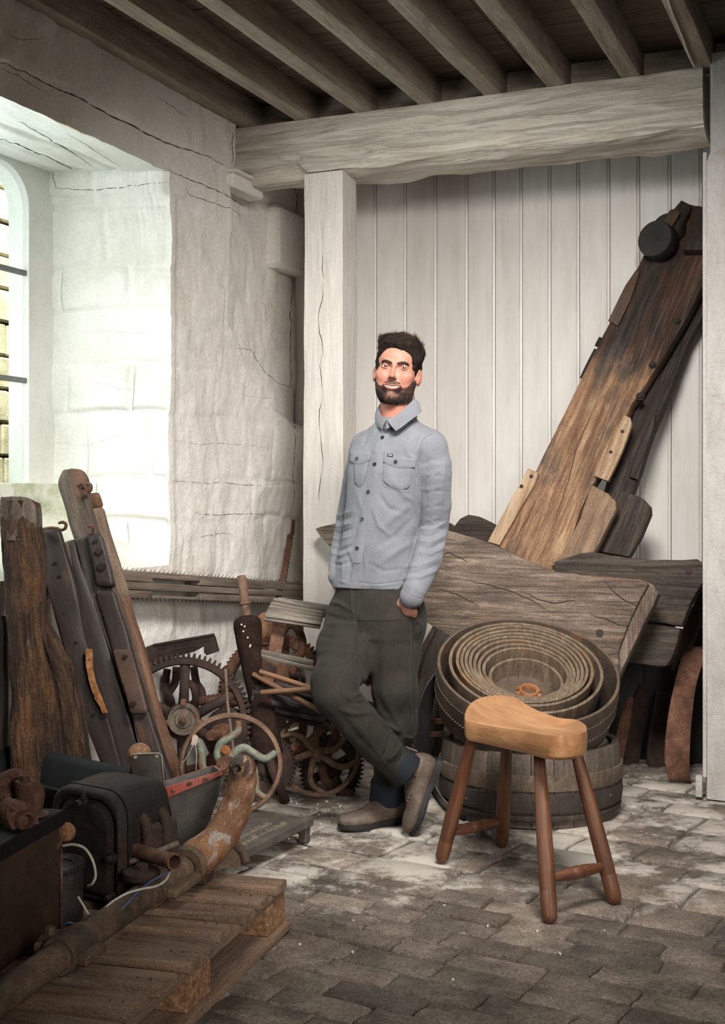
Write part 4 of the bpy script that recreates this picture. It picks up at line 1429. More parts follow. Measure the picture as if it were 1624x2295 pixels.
    for i, p in enumerate(sp):
        w_ = 11
        for j in range(5):
            q = p + Vector((-w_ + 2 * w_ * j / 4 + 3, 0, 0)); h, nn = hit(bv_, q.x, q.y)
            if h is None: h = v_[-1]
            nn = Vector((-.4, -.9, 0)) if nn is None else (nn if nn.y < 0 else -nn)
            v_.append(h + nn * (.0028 if 0 < j < 4 else .0003))
    for i in range(len(sp) - 1):
        for j in range(4):
            a = i * 5 + j; f_.append((a, a + 5, a + 6, a + 1))
    obj('placket', v_, f_, M['shirt'], shirt, MW[shirt.name], 60)
    # pockets with flaps
    def rshape(u, w):
        return u + (0.5 - u) * .16 * max(0, (w - .80) / .2) ** 2, w - .10 * abs(2 * u - 1) ** 3 * max(0, (w - .6) / .4)

    def fshape(u, w):
        return u, w * (1 - .30 * abs(2 * u - 1) ** 1.5)
    cloth_patch('pocket', [(792, 1026), (829, 1024), (812, 1091), (796, 1089)], bv_, .0005, .0042, M['shirt'], shirt, 10, 12, shape=rshape)
    cloth_patch('pocket', [(861, 1025), (924, 1034), (917, 1103), (857, 1088)], bv_, .0005, .0042, M['shirt'], shirt, 12, 12, shape=rshape)
    fl1 = cloth_patch('pocket_flap', [(788, 1011), (833, 1011), (828, 1040), (785, 1042)], bv_, .0050, .0034, M['shirt'], shirt, 12, 6, shape=fshape)
    fl2 = cloth_patch('pocket_flap', [(862, 1017), (931, 1028), (926, 1055), (858, 1044)], bv_, .0050, .0034, M['shirt'], shirt, 12, 6, shape=fshape)
    # buttons
    for (x0, y0) in ((866.5, 947), (857, 981), (840, 1041), (826, 1103), (812.5, 1164), (801, 1229), (802.5, 1029), (886.5, 1036)):
        h, nn = hit(bv_, x0, y0)
        if h is None: continue
        nn = nn if nn.y < 0 else -nn
        nn = (nn + Vector((0, -.35, 0))).normalized()
        off = .0095 if y0 in (1029, 1036) else .0035
        fm = frame(h + nn * off, nn); m = MB()
        m.lathe(fm, [(0, .0004), (.0025, .0004), (.0035, .0016), (.0068, .0018), (.0074, .0004), (.007, -.001), (0, -.001)], 20)
        m.build('button', M['button'], shirt, fm)
    # small woven label over the pocket
    h, nn = hit(bv_, 876, 1021); nn = nn if nn.y < 0 else -nn
    rt = Vector((1, -.35, -.16)); rt = (rt - nn * rt.dot(nn)).normalized()
    fm = frame(h + nn * .0105, rt, nn.cross(rt)); m = MB(); m.box(fm, (-.011, -.0045, -.001), (.011, .0045, .001), .0004)
    lb = m.build('label', M['label'], shirt, fm)
    m = MB()
    for i in range(6): m.box(fm, (-.0075 + i * .0026, -.0015, -.0014), (-.0058 + i * .0026, .0014, .0014))
    m.build('lettering', M['labeltext'], lb, fm)
    # yoke, armhole and hem seams
    for q in ([(930, 925), (945, 945), (968, 970)], [(968, 972), (948, 985), (938, 1020), (934, 1070)], [(823, 962), (800, 985), (790, 1015)],
              [(805, 1303), (850, 1307), (906, 1299)], [(921, 1190), (917, 1245), (915, 1265)], [(900, 1318), (925, 1334), (944, 1340)]):
        seam('seam', q, bv_, .0011, M['shirtseam'], shirt)
    # collar
    tp = [(866, 942, 4.492), (880, 936, 4.490), (897, 924, 4.498), (913, 909, 4.516), (925, 897, 4.548), (928, 893, 4.585), (922, 889, 4.63), (905, 887, 4.668), (880, 889, 4.675), (858, 899, 4.65), (850, 913, 4.61), (851, 926, 4.565), (857, 936, 4.525), (864, 944, 4.497)]
    bt = [(887, 966, 4.466), (899, 958, 4.462), (914, 946, 4.470), (927, 936, 4.488), (938, 928, 4.520), (942, 919, 4.58), (934, 912, 4.65), (908, 908, 4.70), (876, 910, 4.70), (850, 922, 4.68), (842, 934, 4.62), (843, 947, 4.575), (848, 956, 4.535), (858, 962, 4.497)]
    T = smoothpath([P(*q) for q in tp], 4); B = smoothpath([P(*q) for q in bt], 4); c0 = P(889, 930, 4.60)
    rings = []
    for a, b in zip(T, B):
        o = ((a + b) / 2 - c0); o.z = 0; o.normalize()
        mid = (a + b) / 2 + o * .006
        rings.append([a, a - o * .0 + Vector((0, 0, .002)) + o * .002, mid + o * .003, b + o * .003, b, mid, ])
    v2, f2 = loft(rings, True); obj('collar', v2, f2, M['shirt'], shirt, None, 60)
    S_ = [a - Vector((0, 0, .030)) - (a - c0).normalized() * .002 for a in T]
    rings = [[a - (a - c0).normalized() * .0015, a + (a - c0).normalized() * .001, b + (a - c0).normalized() * .004, b - (a - c0).normalized() * .002] for a, b in zip(T, S_)]
    v2, f2 = loft(rings, True); obj('collar_stand', v2, f2, M['shirt'], shirt, None, 60)

    # pocket outlines
    for q in ([(792, 1040), (794, 1070), (798, 1088), (811, 1090), (820, 1065), (828, 1035)], [(859, 1044), (857, 1085), (868, 1093), (905, 1103), (917, 1099), (923, 1055)], [(837, 1012), (846, 1013)], [(851, 1013), (866, 1017)]):
        seam('seam', q, bv_, .0011, M['shirtseam'], shirt)
    # ---------- trousers ----------
    ft = Field((-.30, 4.12, .10), (.36, 4.95, .985), .0048)
    ft.column([row(1290, 846, .150, .112), row(1330, 848, .166, .122), row(1375, 845, .176, .132), row(1425, 842, .155, .120, -.01), row(1455, 838, .11, .08, -.01)], YAW, .0, 2.2)
    K = .034
    ft.chain([(P(792, 1392, 4.655), .108), (P(774, 1455, 4.545), .099), (P(750, 1530, 4.385), .078), (P(750, 1560, 4.360), .073)], K)
    ft.chain([(P(750, 1560, 4.360), .073), (P(800, 1615, 4.385), .071), (P(850, 1672, 4.42), .066), (P(896, 1720, 4.455), .060)], .008)
    ft.cap(P(818, 1430, 4.56), P(800, 1510, 4.46), .055, .040, .03)
    ft.chain([(P(886, 1395, 4.575), .112), (P(878, 1470, 4.555), .098), (P(884, 1545, 4.53), .078), (P(887, 1620, 4.55), .070), (P(880, 1700, 4.60), .062), (P(868, 1772, 4.63), .058)], K)
    X, Y, Z = np.meshgrid(*ft.ax, indexing='ij', sparse=True)
    ft.f += (.0035 * fbm(X * 9, Y * 9, Z * 7, 3, 31)).astype(np.float32)
    ft.cap(P(937, 1322, 4.41), P(906, 1352, 4.40), .030, .024, .006, 'cut')
    v, f = ft.mesh(); v = relax(v, f, 1, .5)
    L_ = []
    for (pts, a_, w_) in [
        ([(728, 1352), (760, 1352), (792, 1372)], .005, 5), ([(722, 1375), (755, 1385), (790, 1392)], -.005, 5), ([(718, 1398), (752, 1400), (800, 1398)], .005, 6),
        ([(712, 1425), (745, 1430), (790, 1415)], -.004, 6), ([(706, 1462), (735, 1458), (775, 1438)], .004, 7), ([(703, 1495), (740, 1490), (780, 1470)], -.0035, 8),
        ([(790, 1560), (815, 1552), (835, 1545)], .007, 6), ([(778, 1572), (805, 1578), (835, 1570)], -.007, 6), ([(770, 1545), (785, 1572), (815, 1590)], .006, 7),
        ([(760, 1590), (800, 1600), (850, 1592)], .005, 7), ([(850, 1610), (875, 1640), (905, 1652)], -.008, 7), ([(838, 1582), (862, 1622), (900, 1648)], .008, 7),
        ([(905, 1640), (897, 1670), (878, 1700)], .007, 5), ([(918, 1660), (905, 1690), (890, 1712)], -.006, 5), ([(870, 1655), (868, 1680), (855, 1700)], -.006, 5), ([(880, 1660), (880, 1690), (868, 1706)], .006, 5),
        ([(800, 1420), (812, 1480), (828, 1530)], -.008, 6), ([(842, 1565), (852, 1590), (870, 1612)], .005, 6),
        ([(866, 1420), (860, 1500), (858, 1580)], .004, 14), ([(895, 1430), (890, 1500), (900, 1560)], -.003, 14),
        ([(930, 1380), (940, 1400), (935, 1425)], .008, 6), ([(925, 1400), (928, 1430), (930, 1450)], -.006, 5), ([(933, 1640), (925, 1655), (900, 1650)], .006, 5),
        ([(790, 1386), (850, 1388), (915, 1384)], .0015, 3), ([(787, 1315), (790, 1350), (792, 1388)], .003, 4), ([(798, 1385), (803, 1410), (806, 1430)], -.006, 4),
        ([(893, 1330), (905, 1360), (917, 1384)], .004, 4),
        ([(850, 1540), (880, 1600), (905, 1640)], .003, 9), ([(915, 1560), (900, 1600), (890, 1630)], -.003, 8),
        ([(730, 1600), (775, 1650), (820, 1700)], .003, 12), ([(755, 1590), (800, 1650), (850, 1700)], -.003, 9),
    ]: L_.append((pts, a_, w_))
    L_ = [(p_, a_ * 1.5, w_ * .85) for p_, a_, w_ in L_]
    v = folds(v, f, L_)
    tr = obj('trousers', v, f, M['trouser'], man, None, True)
    bt_ = bvh_of(tr)
    for q in ([(828, 1428), (800, 1468), (770, 1510), (757, 1540), (760, 1570), (785, 1600), (815, 1640), (845, 1685), (866, 1713)], [(919, 1384), (921, 1440), (919, 1500), (920, 1570), (926, 1620), (929, 1670)],
              [(787, 1320), (788, 1360), (794, 1384)], [(897, 1345), (908, 1366), (919, 1384)], [(796, 1388), (850, 1390), (917, 1386)], [(803, 1325), (803, 1360), (800, 1384)], [(745, 1325), (732, 1345), (726, 1362)]):
        seam('seam', q, bt_, .0013, M['seam'], tr)
    # turn-ups
    def turnup(c, d, r1, r2, L, tilt=None):
        fm = frame(c, d); m = MB()
        pr = [(r1 - .004, .004), (r1 + .001, 0), (r1 + .003, .004), (r1 + .0035, L * .5), (r2 + .003, L - .003), (r2, L), (r2 - .005, L - .002), (r2 - .007, L * .5)]
        rings = []
        for r_, h_ in pr:
            rings.append([fm @ Vector((h_ + .002 * math.sin(3 * 2 * PI * j / 40), (r_ + .0016 * math.sin(2 * 2 * PI * j / 40 + 1)) * math.cos(2 * PI * j / 40), r_ * math.sin(2 * PI * j / 40))) for j in range(40)])
        v3, f3 = loft(rings, False, True); m.add(v3, f3); return m.build('turn_up', M['cuff'], tr, None, 50)
    turnup(P(869, 1748, 4.62), P(867, 1802, 4.635) - P(869, 1748, 4.62), .060, .064, .082)
    turnup(P(884, 1706, 4.448), P(931, 1746, 4.47) - P(884, 1706, 4.448), .060, .064, .060)
    # ---------- boots ----------
    def boot(heel, toe, upv, shaft, flex=0.0):
        heel, toe = Vector(heel), Vector(toe); ln = (toe - heel).length; k = ln / .292
        org = heel.lerp(toe, .075 / .292)
        fm = frame(org, toe - heel, Vector(upv).cross(toe - heel))
        # local x toe, z up
        if (fm.to_3x3() @ Vector((0, 0, 1))).dot(Vector(upv)) < 0: fm = frame(org, toe - heel, -Vector(upv).cross(toe - heel))
        iv = fm.inverted(); sh = iv @ Vector(shaft)
        fb_ = Field((-.10, -.075, -.01), (.24, .075, .20), .0032)
        fb_.ell((-.026, 0, .058), (.046, .036, .052), .0); fb_.ell((.045, .002, .052), (.075, .038, .042), .03)
        fb_.ell((.125, .004, .036), (.062, .047, .030), .03); fb_.ell((.168, .003, .036), (.045, .040, .027), .02)
        fb_.cap((-.012, 0, .075), Vector((-.006, 0, .09)).lerp(sh, .6), .043, .046, .02)
        X, Y, Z = np.meshgrid(*fb_.ax, indexing='ij', sparse=True)
        fb_.f = np.maximum(fb_.f, (.018 - Z) + 0 * X + 0 * Y).astype(np.float32)
        fb_.f += (.0012 * fbm(X * 40, Y * 40, Z * 40, 3, 7)).astype(np.float32)
        for xx in (.085, .100, .112): fb_.cap((xx, -.03, .072), (xx + .004, .03, .072), .0015, .0015, .006, 'cut')
        vb, fb2 = fb_.mesh()
        fmn = np.array(fm); vb = vb @ fmn[:3, :3].T + fmn[:3, 3]
        bt = obj('boot', vb, fb2, M['boot'], man, fm, True)
        # sole with heel
        xs = [-.074, -.071, -.062, -.045, -.02, .01, .05, .09, .125, .16, .185, .203, .213, .217]
        wd_ = [.006, .020, .030, .036, .037, .034, .034, .041, .047, .046, .038, .026, .014, .004]
        rings = []
        for x_, w_ in zip(xs, wd_):
            zb = 0.0 if x_ < .012 else .006
            if x_ > .12: zb = .004 + .010 * ((x_ - .12) / .1) ** 2
            y_ = .004 * (x_ > .08)
            rings.append([fm @ Vector((x_, y_ + s_ * w_, z_)) for s_, z_ in ((-1, zb), (-1.03, .012), (-1.0, .024), (1.0, .024), (1.03, .012), (1, zb))])
        v3, f3 = loft(rings, True); obj('sole', v3, f3, M['sole'], bt, fm, 45)
        for s_ in (-1, 1):
            m = MB(); m.lathe(fm @ frame((-.004, s_ * .030, .088), (0, s_, 0), (0, 0, 1)), [(.030, 0), (.028, .010), (.022, .0125), (0, .013)], 20)
            m.build('elastic_gusset', M['elastic'], bt, fm)
        m = MB(); m.box(fm @ Matrix.Translation((-.066, 0, .115)), (-.004, -.009, -.02), (.004, .009, .03), .003); m.build('pull_tab', M['boot'], bt, fm)
        return bt
    boot(P(912, 1842, 4.655) * 1.0 - Vector((0, 0, P(912, 1842, 4.655).z)), Vector((P(752, 1864, 4.50).x, 4.50, .0)), (0, 0, 1), P(868, 1770, 4.63))
    boot(P(992, 1700, 4.495), P(931, 1874, 4.455), (-1, -.12, .25), P(893, 1712, 4.45))
    # ---------- watch ----------
    wc = P(922, 1352, 4.452); ad_ = (LW - LE).normalized(); fm = frame(wc, ad_); m = MB()
    m.lathe(fm, [(.029, -.009), (.032, -.009), (.032, .009), (.029, .009)], 30, True)
    wt = m.build('watch_strap', M['watch'], man, fm)
    fm2 = frame(wc + Vector((.010, -.029, -.002)), (0.25, -1, -.15)); m = MB(); m.lathe(fm2, [(0, .005), (.014, .005), (.016, .003), (.016, -.003), (0, -.004)], 24); m.build('watch_case', M['watch'], wt, fm2)
    return man


mk_person()
# ------------------------------------------------------------------ materials of the old timber and ironwork
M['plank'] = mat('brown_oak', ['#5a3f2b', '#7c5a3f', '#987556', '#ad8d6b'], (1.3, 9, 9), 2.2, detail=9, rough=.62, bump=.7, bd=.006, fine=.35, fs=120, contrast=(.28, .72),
                 grain=('#3a281b', (1.0, 28, 28), 3.5, .5), gradx=(.02, .16, '#6e5a4c', .9), layers=[('#c0a684', (1.2, 5, 5), 2.4, .56, .72, .7), ('#3b3633', (1.0, 2.4, 2.4), 2.2, .50, .63, .8), ('#d9cfc0', (3, 9, 9), 7, .68, .76, .55)])  # darker upper end: partly own tone, partly light falloff painted in
M['plankpale'] = mat('pale_oak', ['#7d5f44', '#a08467', '#bba68a'], (1.3, 9, 9), 2.2, rough=.7, bump=.6, bd=.005, fine=.35, fs=120, grain=('#5b4431', (1.0, 26, 26), 3.5, .45))
M['plankdark'] = mat('dark_oak', ['#1d1713', '#2b221b', '#3c3027'], (1.3, 9, 9), 2.4, rough=.7, bump=.7, bd=.006, fine=.3, fs=120, grain=('#15110e', (1.0, 24, 24), 3.5, .45),
                     layers=[('#5d4c3e', (1.5, 6, 6), 2.6, .6, .74, .45)])
M['felloe'] = mat('weathered_oak', ['#40362e', '#5a4c41', '#716153', '#857566'], (1.2, 5, 5), 2.4, detail=9, rough=.72, bump=.8, bd=.007, fine=.35, fs=120,
                  grain=('#2b231d', (1.0, 24, 24), 3.2, .5), layers=[('#8a6a4a', (1, 4, 4), 2.0, .58, .72, .6), ('#a2978a', (1.4, 12, 12), 4.5, .60, .72, .6), ('#241d18', (1, 3, 3), 2.6, .60, .74, .6)])
M['felloedark'] = mat('darker_oak', ['#2c241e', '#3e342c', '#52463b'], (1.2, 8, 8), 2.4, rough=.75, bump=.8, bd=.007, fine=.35, fs=120, grain=('#201a16', (1.0, 24, 24), 3.2, .45),
                      layers=[('#8b8074', (1.4, 10, 10), 4.5, .66, .76, .5)])  # darker brown tone than the weathered oak
M['seat'] = mat('stool_seat', ['#8a5f3d', '#a2754f', '#b68d66'], (1.4, 7, 7), 2.4, rough=.34, bump=.25, bd=.003, grain=('#7d5735', (1.0, 22, 22), 3.0, .35),
                layers=[('#c99f70', (1.2, 5, 5), 2.2, .55, .72, .5), ('#6f4a2c', (3, 6, 6), 6, .68, .78, .5)])
M['leg'] = mat('stool_leg', ['#44281a', '#613b26', '#7c5236'], (1.2, 12, 12), 2.8, rough=.55, bump=.3, bd=.003, grain=('#2c170d', (1.0, 40, 40), 4.0, .5), layers=[('#8d8175', (8, 8, 8), 9, .70, .76, .4)])
M['barrel'] = mat('barrel_stave', ['#3f362e', '#574b40', '#6d6053'], (1.2, 9, 9), 2.6, rough=.75, bump=.6, bd=.005, fine=.3, fs=120, grain=('#2e2721', (1.0, 26, 26), 3.2, .45),
                  layers=[('#8b8073', (2, 6, 6), 5, .64, .74, .5)])
M['hoopwood'] = mat('barrel_hoop', ['#3f342a', '#5a4c3e', '#6e5e4d'], (2, 2, 9), 4, rough=.8, bump=.6, bd=.005, fine=.4, fs=120, layers=[('#857763', (1, 1, 1), 9, .58, .7, .5)])
M['barreldark'] = mat('barrel_dark', ['#26201b', '#352d26', '#463b32'], (1.4, 8, 8), 4, rough=.8, bump=.6, bd=.005, fine=.4, fs=120, layers=[('#a59a8c', (1, 1, 1), 30, .70, .76, .6)])
M['belt'] = mat('belt_edge', ['#4b3f33', '#665746', '#7f6f5c'], (2, 2, 12), 5, rough=.62, bump=.6, bd=.004, fine=.4, fs=140, layers=[('#8a6134', (1, 1, 1), 4, .56, .72, .55), ('#a59985', (1, 1, 1), 14, .62, .74, .5)])
M['beltside'] = mat('belt_side', ['#3b3128', '#51453a', '#5f5143'], (2, 2, 4), 4, rough=.6, bump=.4, bd=.004, fine=.35, fs=140, layers=[('#86602f', (1, 1, 1), 4.2, .54, .70, .75), ('#c9c2b6', (1, 1, 2), 11, .70, .75, .7)])
M['stitch'] = mat('belt_stitch', ['#6e6558', '#857b6d'], ns=50, rough=.8, bump=.2)
M['rust'] = mat('rust', ['#38241b', '#523628', '#6c4a37', '#81624e'], ns=13, detail=9, rough=.85, bump=.7, bd=.005, fine=.5, fs=180, contrast=(.3, .7), layers=[('#2a1c15', (1, 1, 1), 7, .56, .7, .6), ('#a07a58', (1, 1, 1), 22, .64, .74, .5)])
M['rustdark'] = mat('dark_rust', ['#221814', '#34251d', '#4a3226'], ns=12, detail=8, rough=.85, bump=.6, bd=.004, fine=.5, fs=180, layers=[('#6a4028', (1, 1, 1), 8, .60, .74, .55)])
M['rustgrey'] = mat('grey_rust', ['#443a32', '#62564a', '#7d6f60'], ns=14, detail=8, rough=.7, bump=.6, bd=.004, fine=.5, fs=180, layers=[('#6f4227', (1, 1, 1), 11, .54, .66, .7)])
M['rustorange'] = mat('orange_rust', ['#6b4226', '#8f5c34', '#a97a4c'], ns=10, detail=9, rough=.8, bump=.7, bd=.004, fine=.5, fs=180, layers=[('#8d8983', (1, 1, 1), 8, .56, .66, .75), ('#2d201a', (1, 1, 1), 10, .56, .68, .8), ('#c99a5c', (3, 3, 1), 22, .62, .7, .7)])
M['iron'] = mat('black_iron', ['#13110f', '#1e1a17', '#2e2620'], ns=9, detail=9, rough=.72, bump=.7, bd=.004, fine=.5, fs=160, spec=.35, layers=[('#4a3022', (1, 1, 1), 7, .50, .66, .7), ('#6a5a48', (1, 1, 1), 30, .68, .76, .5)])
M['green'] = mat('green_paint_iron', ['#4d4f44', '#6f786a', '#87917f'], ns=16, detail=8, rough=.65, bump=.6, bd=.003, fine=.4, fs=180, layers=[('#6b3f24', (1, 1, 1), 16, .50, .60, .85)])
M['black'] = mat('black_rubber', ['#0d0c0b', '#181614', '#26221f'], ns=6, rough=.7, bump=.3, bd=.003, fine=.3)
M['pallet'] = mat('pallet_wood', ['#5d4a3c', '#7d6450', '#967c64'], (1.3, 9, 9), 2.6, rough=.85, bump=.5, bd=.004, fine=.45, fs=150, grain=('#382c24', (1.0, 22, 22), 3.5, .35),
                  layers=[('#6d5f55', (1, 1, 1), 4, .48, .66, .6), ('#2a211c', (1, 1, 1), 22, .68, .76, .6)])
M['chip'] = mat('chipboard_block', ['#5a402c', '#856144', '#a88560'], ns=60, detail=4, rough=.95, bump=.9, bd=.004, fine=.5, fs=200)
M['greyslat'] = mat('grey_slat', ['#5c554d', '#7d7469', '#9b9184'], (1.3, 12, 12), 2.6, rough=.8, bump=.8, bd=.005, grain=('#403a34', (1.0, 26, 26), 3.5, .5), layers=[('#b0a799', (2, 10, 10), 6, .62, .72, .5)])
M['darkslat'] = mat('dark_slat', ['#252120', '#383230', '#4c4540'], (1.3, 12, 12), 2.6, rough=.75, bump=.7, bd=.005, grain=('#141110', (1.0, 24, 24), 3.5, .45), layers=[('#6d655c', (2, 6, 6), 7, .64, .74, .5)])
M['dowel'] = mat('dowel', ['#5f4230', '#7f5d43', '#9a7657'], (1.2, 12, 12), 2.4, rough=.6, bump=.4, bd=.003, grain=('#573421', (1.0, 26, 26), 3.5, .4), layers=[('#5d5247', (2, 2, 2), 4, .56, .7, .6)])
M['rot'] = mat('rotten_timber', ['#1f1611', '#3f2c1f', '#5f432d', '#755a44'], (1.1, 7, 7), 3.2, detail=10, rough=.85, bump=1.0, bd=.014, fine=.35, fs=110, grain=('#14100d', (.8, 18, 18), 2.6, .6),
               layers=[('#93663c', (1, 3, 3), 2.4, .54, .68, .65), ('#9d9183', (2, 9, 9), 5, .66, .74, .55)])
M['rottop'] = mat('weathered_top', ['#4c4139', '#6e6156', '#8b7e71'], (1.1, 9, 9), 3.0, detail=9, rough=.85, bump=1.0, bd=.01, fine=.35, fs=110, grain=('#2d2520', (.8, 20, 20), 2.6, .6))
M['purple'] = mat('stained_timber', ['#1f1816', '#29201d', '#352a25'], (1.3, 6, 6), 2.0, rough=.55, bump=.15, bd=.003, fine=.3, fs=140, grain=('#2a2120', (1.0, 14, 14), 3.0, .25), layers=[('#69432b', (1, 4, 4), 2.0, .58, .74, .75), ('#77695d', (2, 4, 4), 7, .70, .78, .5)])
M['greywood'] = mat('grey_timber', ['#3c342d', '#564a40', '#6d5f52'], (1.3, 8, 8), 2.6, rough=.8, bump=.7, bd=.005, fine=.3, fs=140, grain=('#2b241e', (1.0, 22, 22), 3.0, .5), layers=[('#94877a', (1.5, 8, 8), 4, .60, .72, .5)])
M['pole'] = mat('pole_wood', ['#4d3527', '#6a4b38', '#7e5f4a'], (1.2, 9, 9), 2.4, rough=.6, bump=.5, bd=.004, fine=.3, fs=140, grain=('#38251a', (1.0, 18, 18), 3.0, .4))
M['cork'] = mat('cork_strip', ['#6b4426', '#8f6036', '#a9794a'], ns=40, rough=.9, bump=.9, bd=.004, layers=[('#3a2416', (1, 1, 6), 30, .52, .62, .7)])
M['rail'] = mat('grey_rail', ['#55493f', '#74675a', '#918375'], (1.1, 9, 9), 2.2, rough=.75, bump=.6, bd=.004, grain=('#423a33', (.8, 24, 24), 2.6, .4), layers=[('#7c5a40', (1, 3, 3), 2.6, .66, .78, .5)])
M['plastic'] = mat('grey_plastic', ['#1b1d20', '#212326', '#292b2e'], ns=4, rough=.7, spec=.25, bump=.1, bd=.002, fine=.2, layers=[('#6a655e', (1, 1, 1), 20, .66, .76, .4)])
M['tank'] = mat('tank_side', ['#2a1e18', '#3a2a20', '#4c382a'], ns=7, detail=9, rough=.55, bump=.3, bd=.003, fine=.4, fs=180, layers=[('#5a3a24', (1, 1, 1), 4, .54, .7, .6), ('#73726f', (4, 4, 1), 6, .72, .77, .6)])
M['redpaint'] = mat('faded_red_paint', ['#7e4a40', '#96604f', '#8f7a6c'], (1, 1, 1), 7, rough=.7, bump=.4, bd=.003, fine=.4, layers=[('#b0473a', (1, 1, 1), 2.6, .50, .62, .8), ('#4a3429', (1, 1, 1), 18, .58, .7, .6)])
M['tin'] = mat('dull_tin', ['#403c38', '#57534e', '#6c6761'], ns=6, detail=8, rough=.6, metal=0.0, bump=.25, bd=.003, fine=.3, layers=[('#7c7366', (1, 1, 1), 5, .54, .7, .5), ('#2a2725', (1, 1, 1), 9, .58, .72, .6)])
M['casting'] = mat('cast_plate', ['#39342f', '#4c463f', '#625a50'], ns=10, detail=9, rough=.7, bump=.5, bd=.003, fine=.5, fs=200, layers=[('#7c7264', (1, 1, 1), 6, .54, .7, .5)])
M['wire'] = mat('white_wire', ['#a39c8f', '#bbb4a7'], ns=40, rough=.5, bump=.1)
M['bluewire'] = mat('blue_wire', ['#2b3f5c', '#35507a'], ns=40, rough=.5, bump=.1)
M['paper'] = mat('paper_tag', ['#b39a8e', '#c9b3a6'], ns=30, rough=.9, bump=.2)


def sp_at(pts, k=5):
    return smoothpath([P(*q) for q in pts], k)


def strip(name, left, right, th, mt, parent=None, k=4, smooth=40):
    """bent strap: two edge lines (px, py, Y), th thick away from the viewer"""
    A = smoothpath([P(*q) for q in left], k); B = smoothpath([P(*q) for q in right], k)
    rings = []
    for i, (a, b) in enumerate(zip(A, B)):
        t = (A[min(i + 1, len(A) - 1)] - A[max(i - 1, 0)]).normalized(); n = t.cross(b - a).normalized()
        if n.y < 0: n = -n
        rings.append([a, a + n * th, b + n * th, b])
    v, f = loft(rings, True)
    if (rings[0][3] - rings[0][0]).cross(rings[1][0] - rings[0][0]).y > 0: f = [q[::-1] for q in f]
    return obj(name, v, f, mt, parent, None, smooth)


def text_obj(name, s, size, ext, fm, mt, parent, align='LEFT'):
    cu = bpy.data.curves.new('txt', 'FONT'); cu.body = s; cu.size = size; cu.extrude = ext; cu.resolution_u = 2; cu.align_x = align
    t = bpy.data.objects.new('txt', cu); COL.objects.link(t)
    dg = bpy.context.evaluated_depsgraph_get()
    me = bpy.data.meshes.new_from_object(t.evaluated_get(dg))
    bpy.data.objects.remove(t); me.materials.clear(); me.materials.append(mt); me.name = name
    o = bpy.data.objects.new(name, me); COL.objects.link(o)
    return place(o, parent, fm)


def bolt(parent, p, d, r=.008, h=.006, mt=None, name='bolt'):
    fm = frame(p, d); m = MB(); m.lathe(fm, [(0, h), (r * .85, h), (r, h * .8), (r, 0), (r * 1.6, 0), (r * 1.6, -h * .3), (0, -h * .3)], 6 if r < .012 else 8)
    return m.build(name, mt or M['rustdark'], parent, fm, 30)
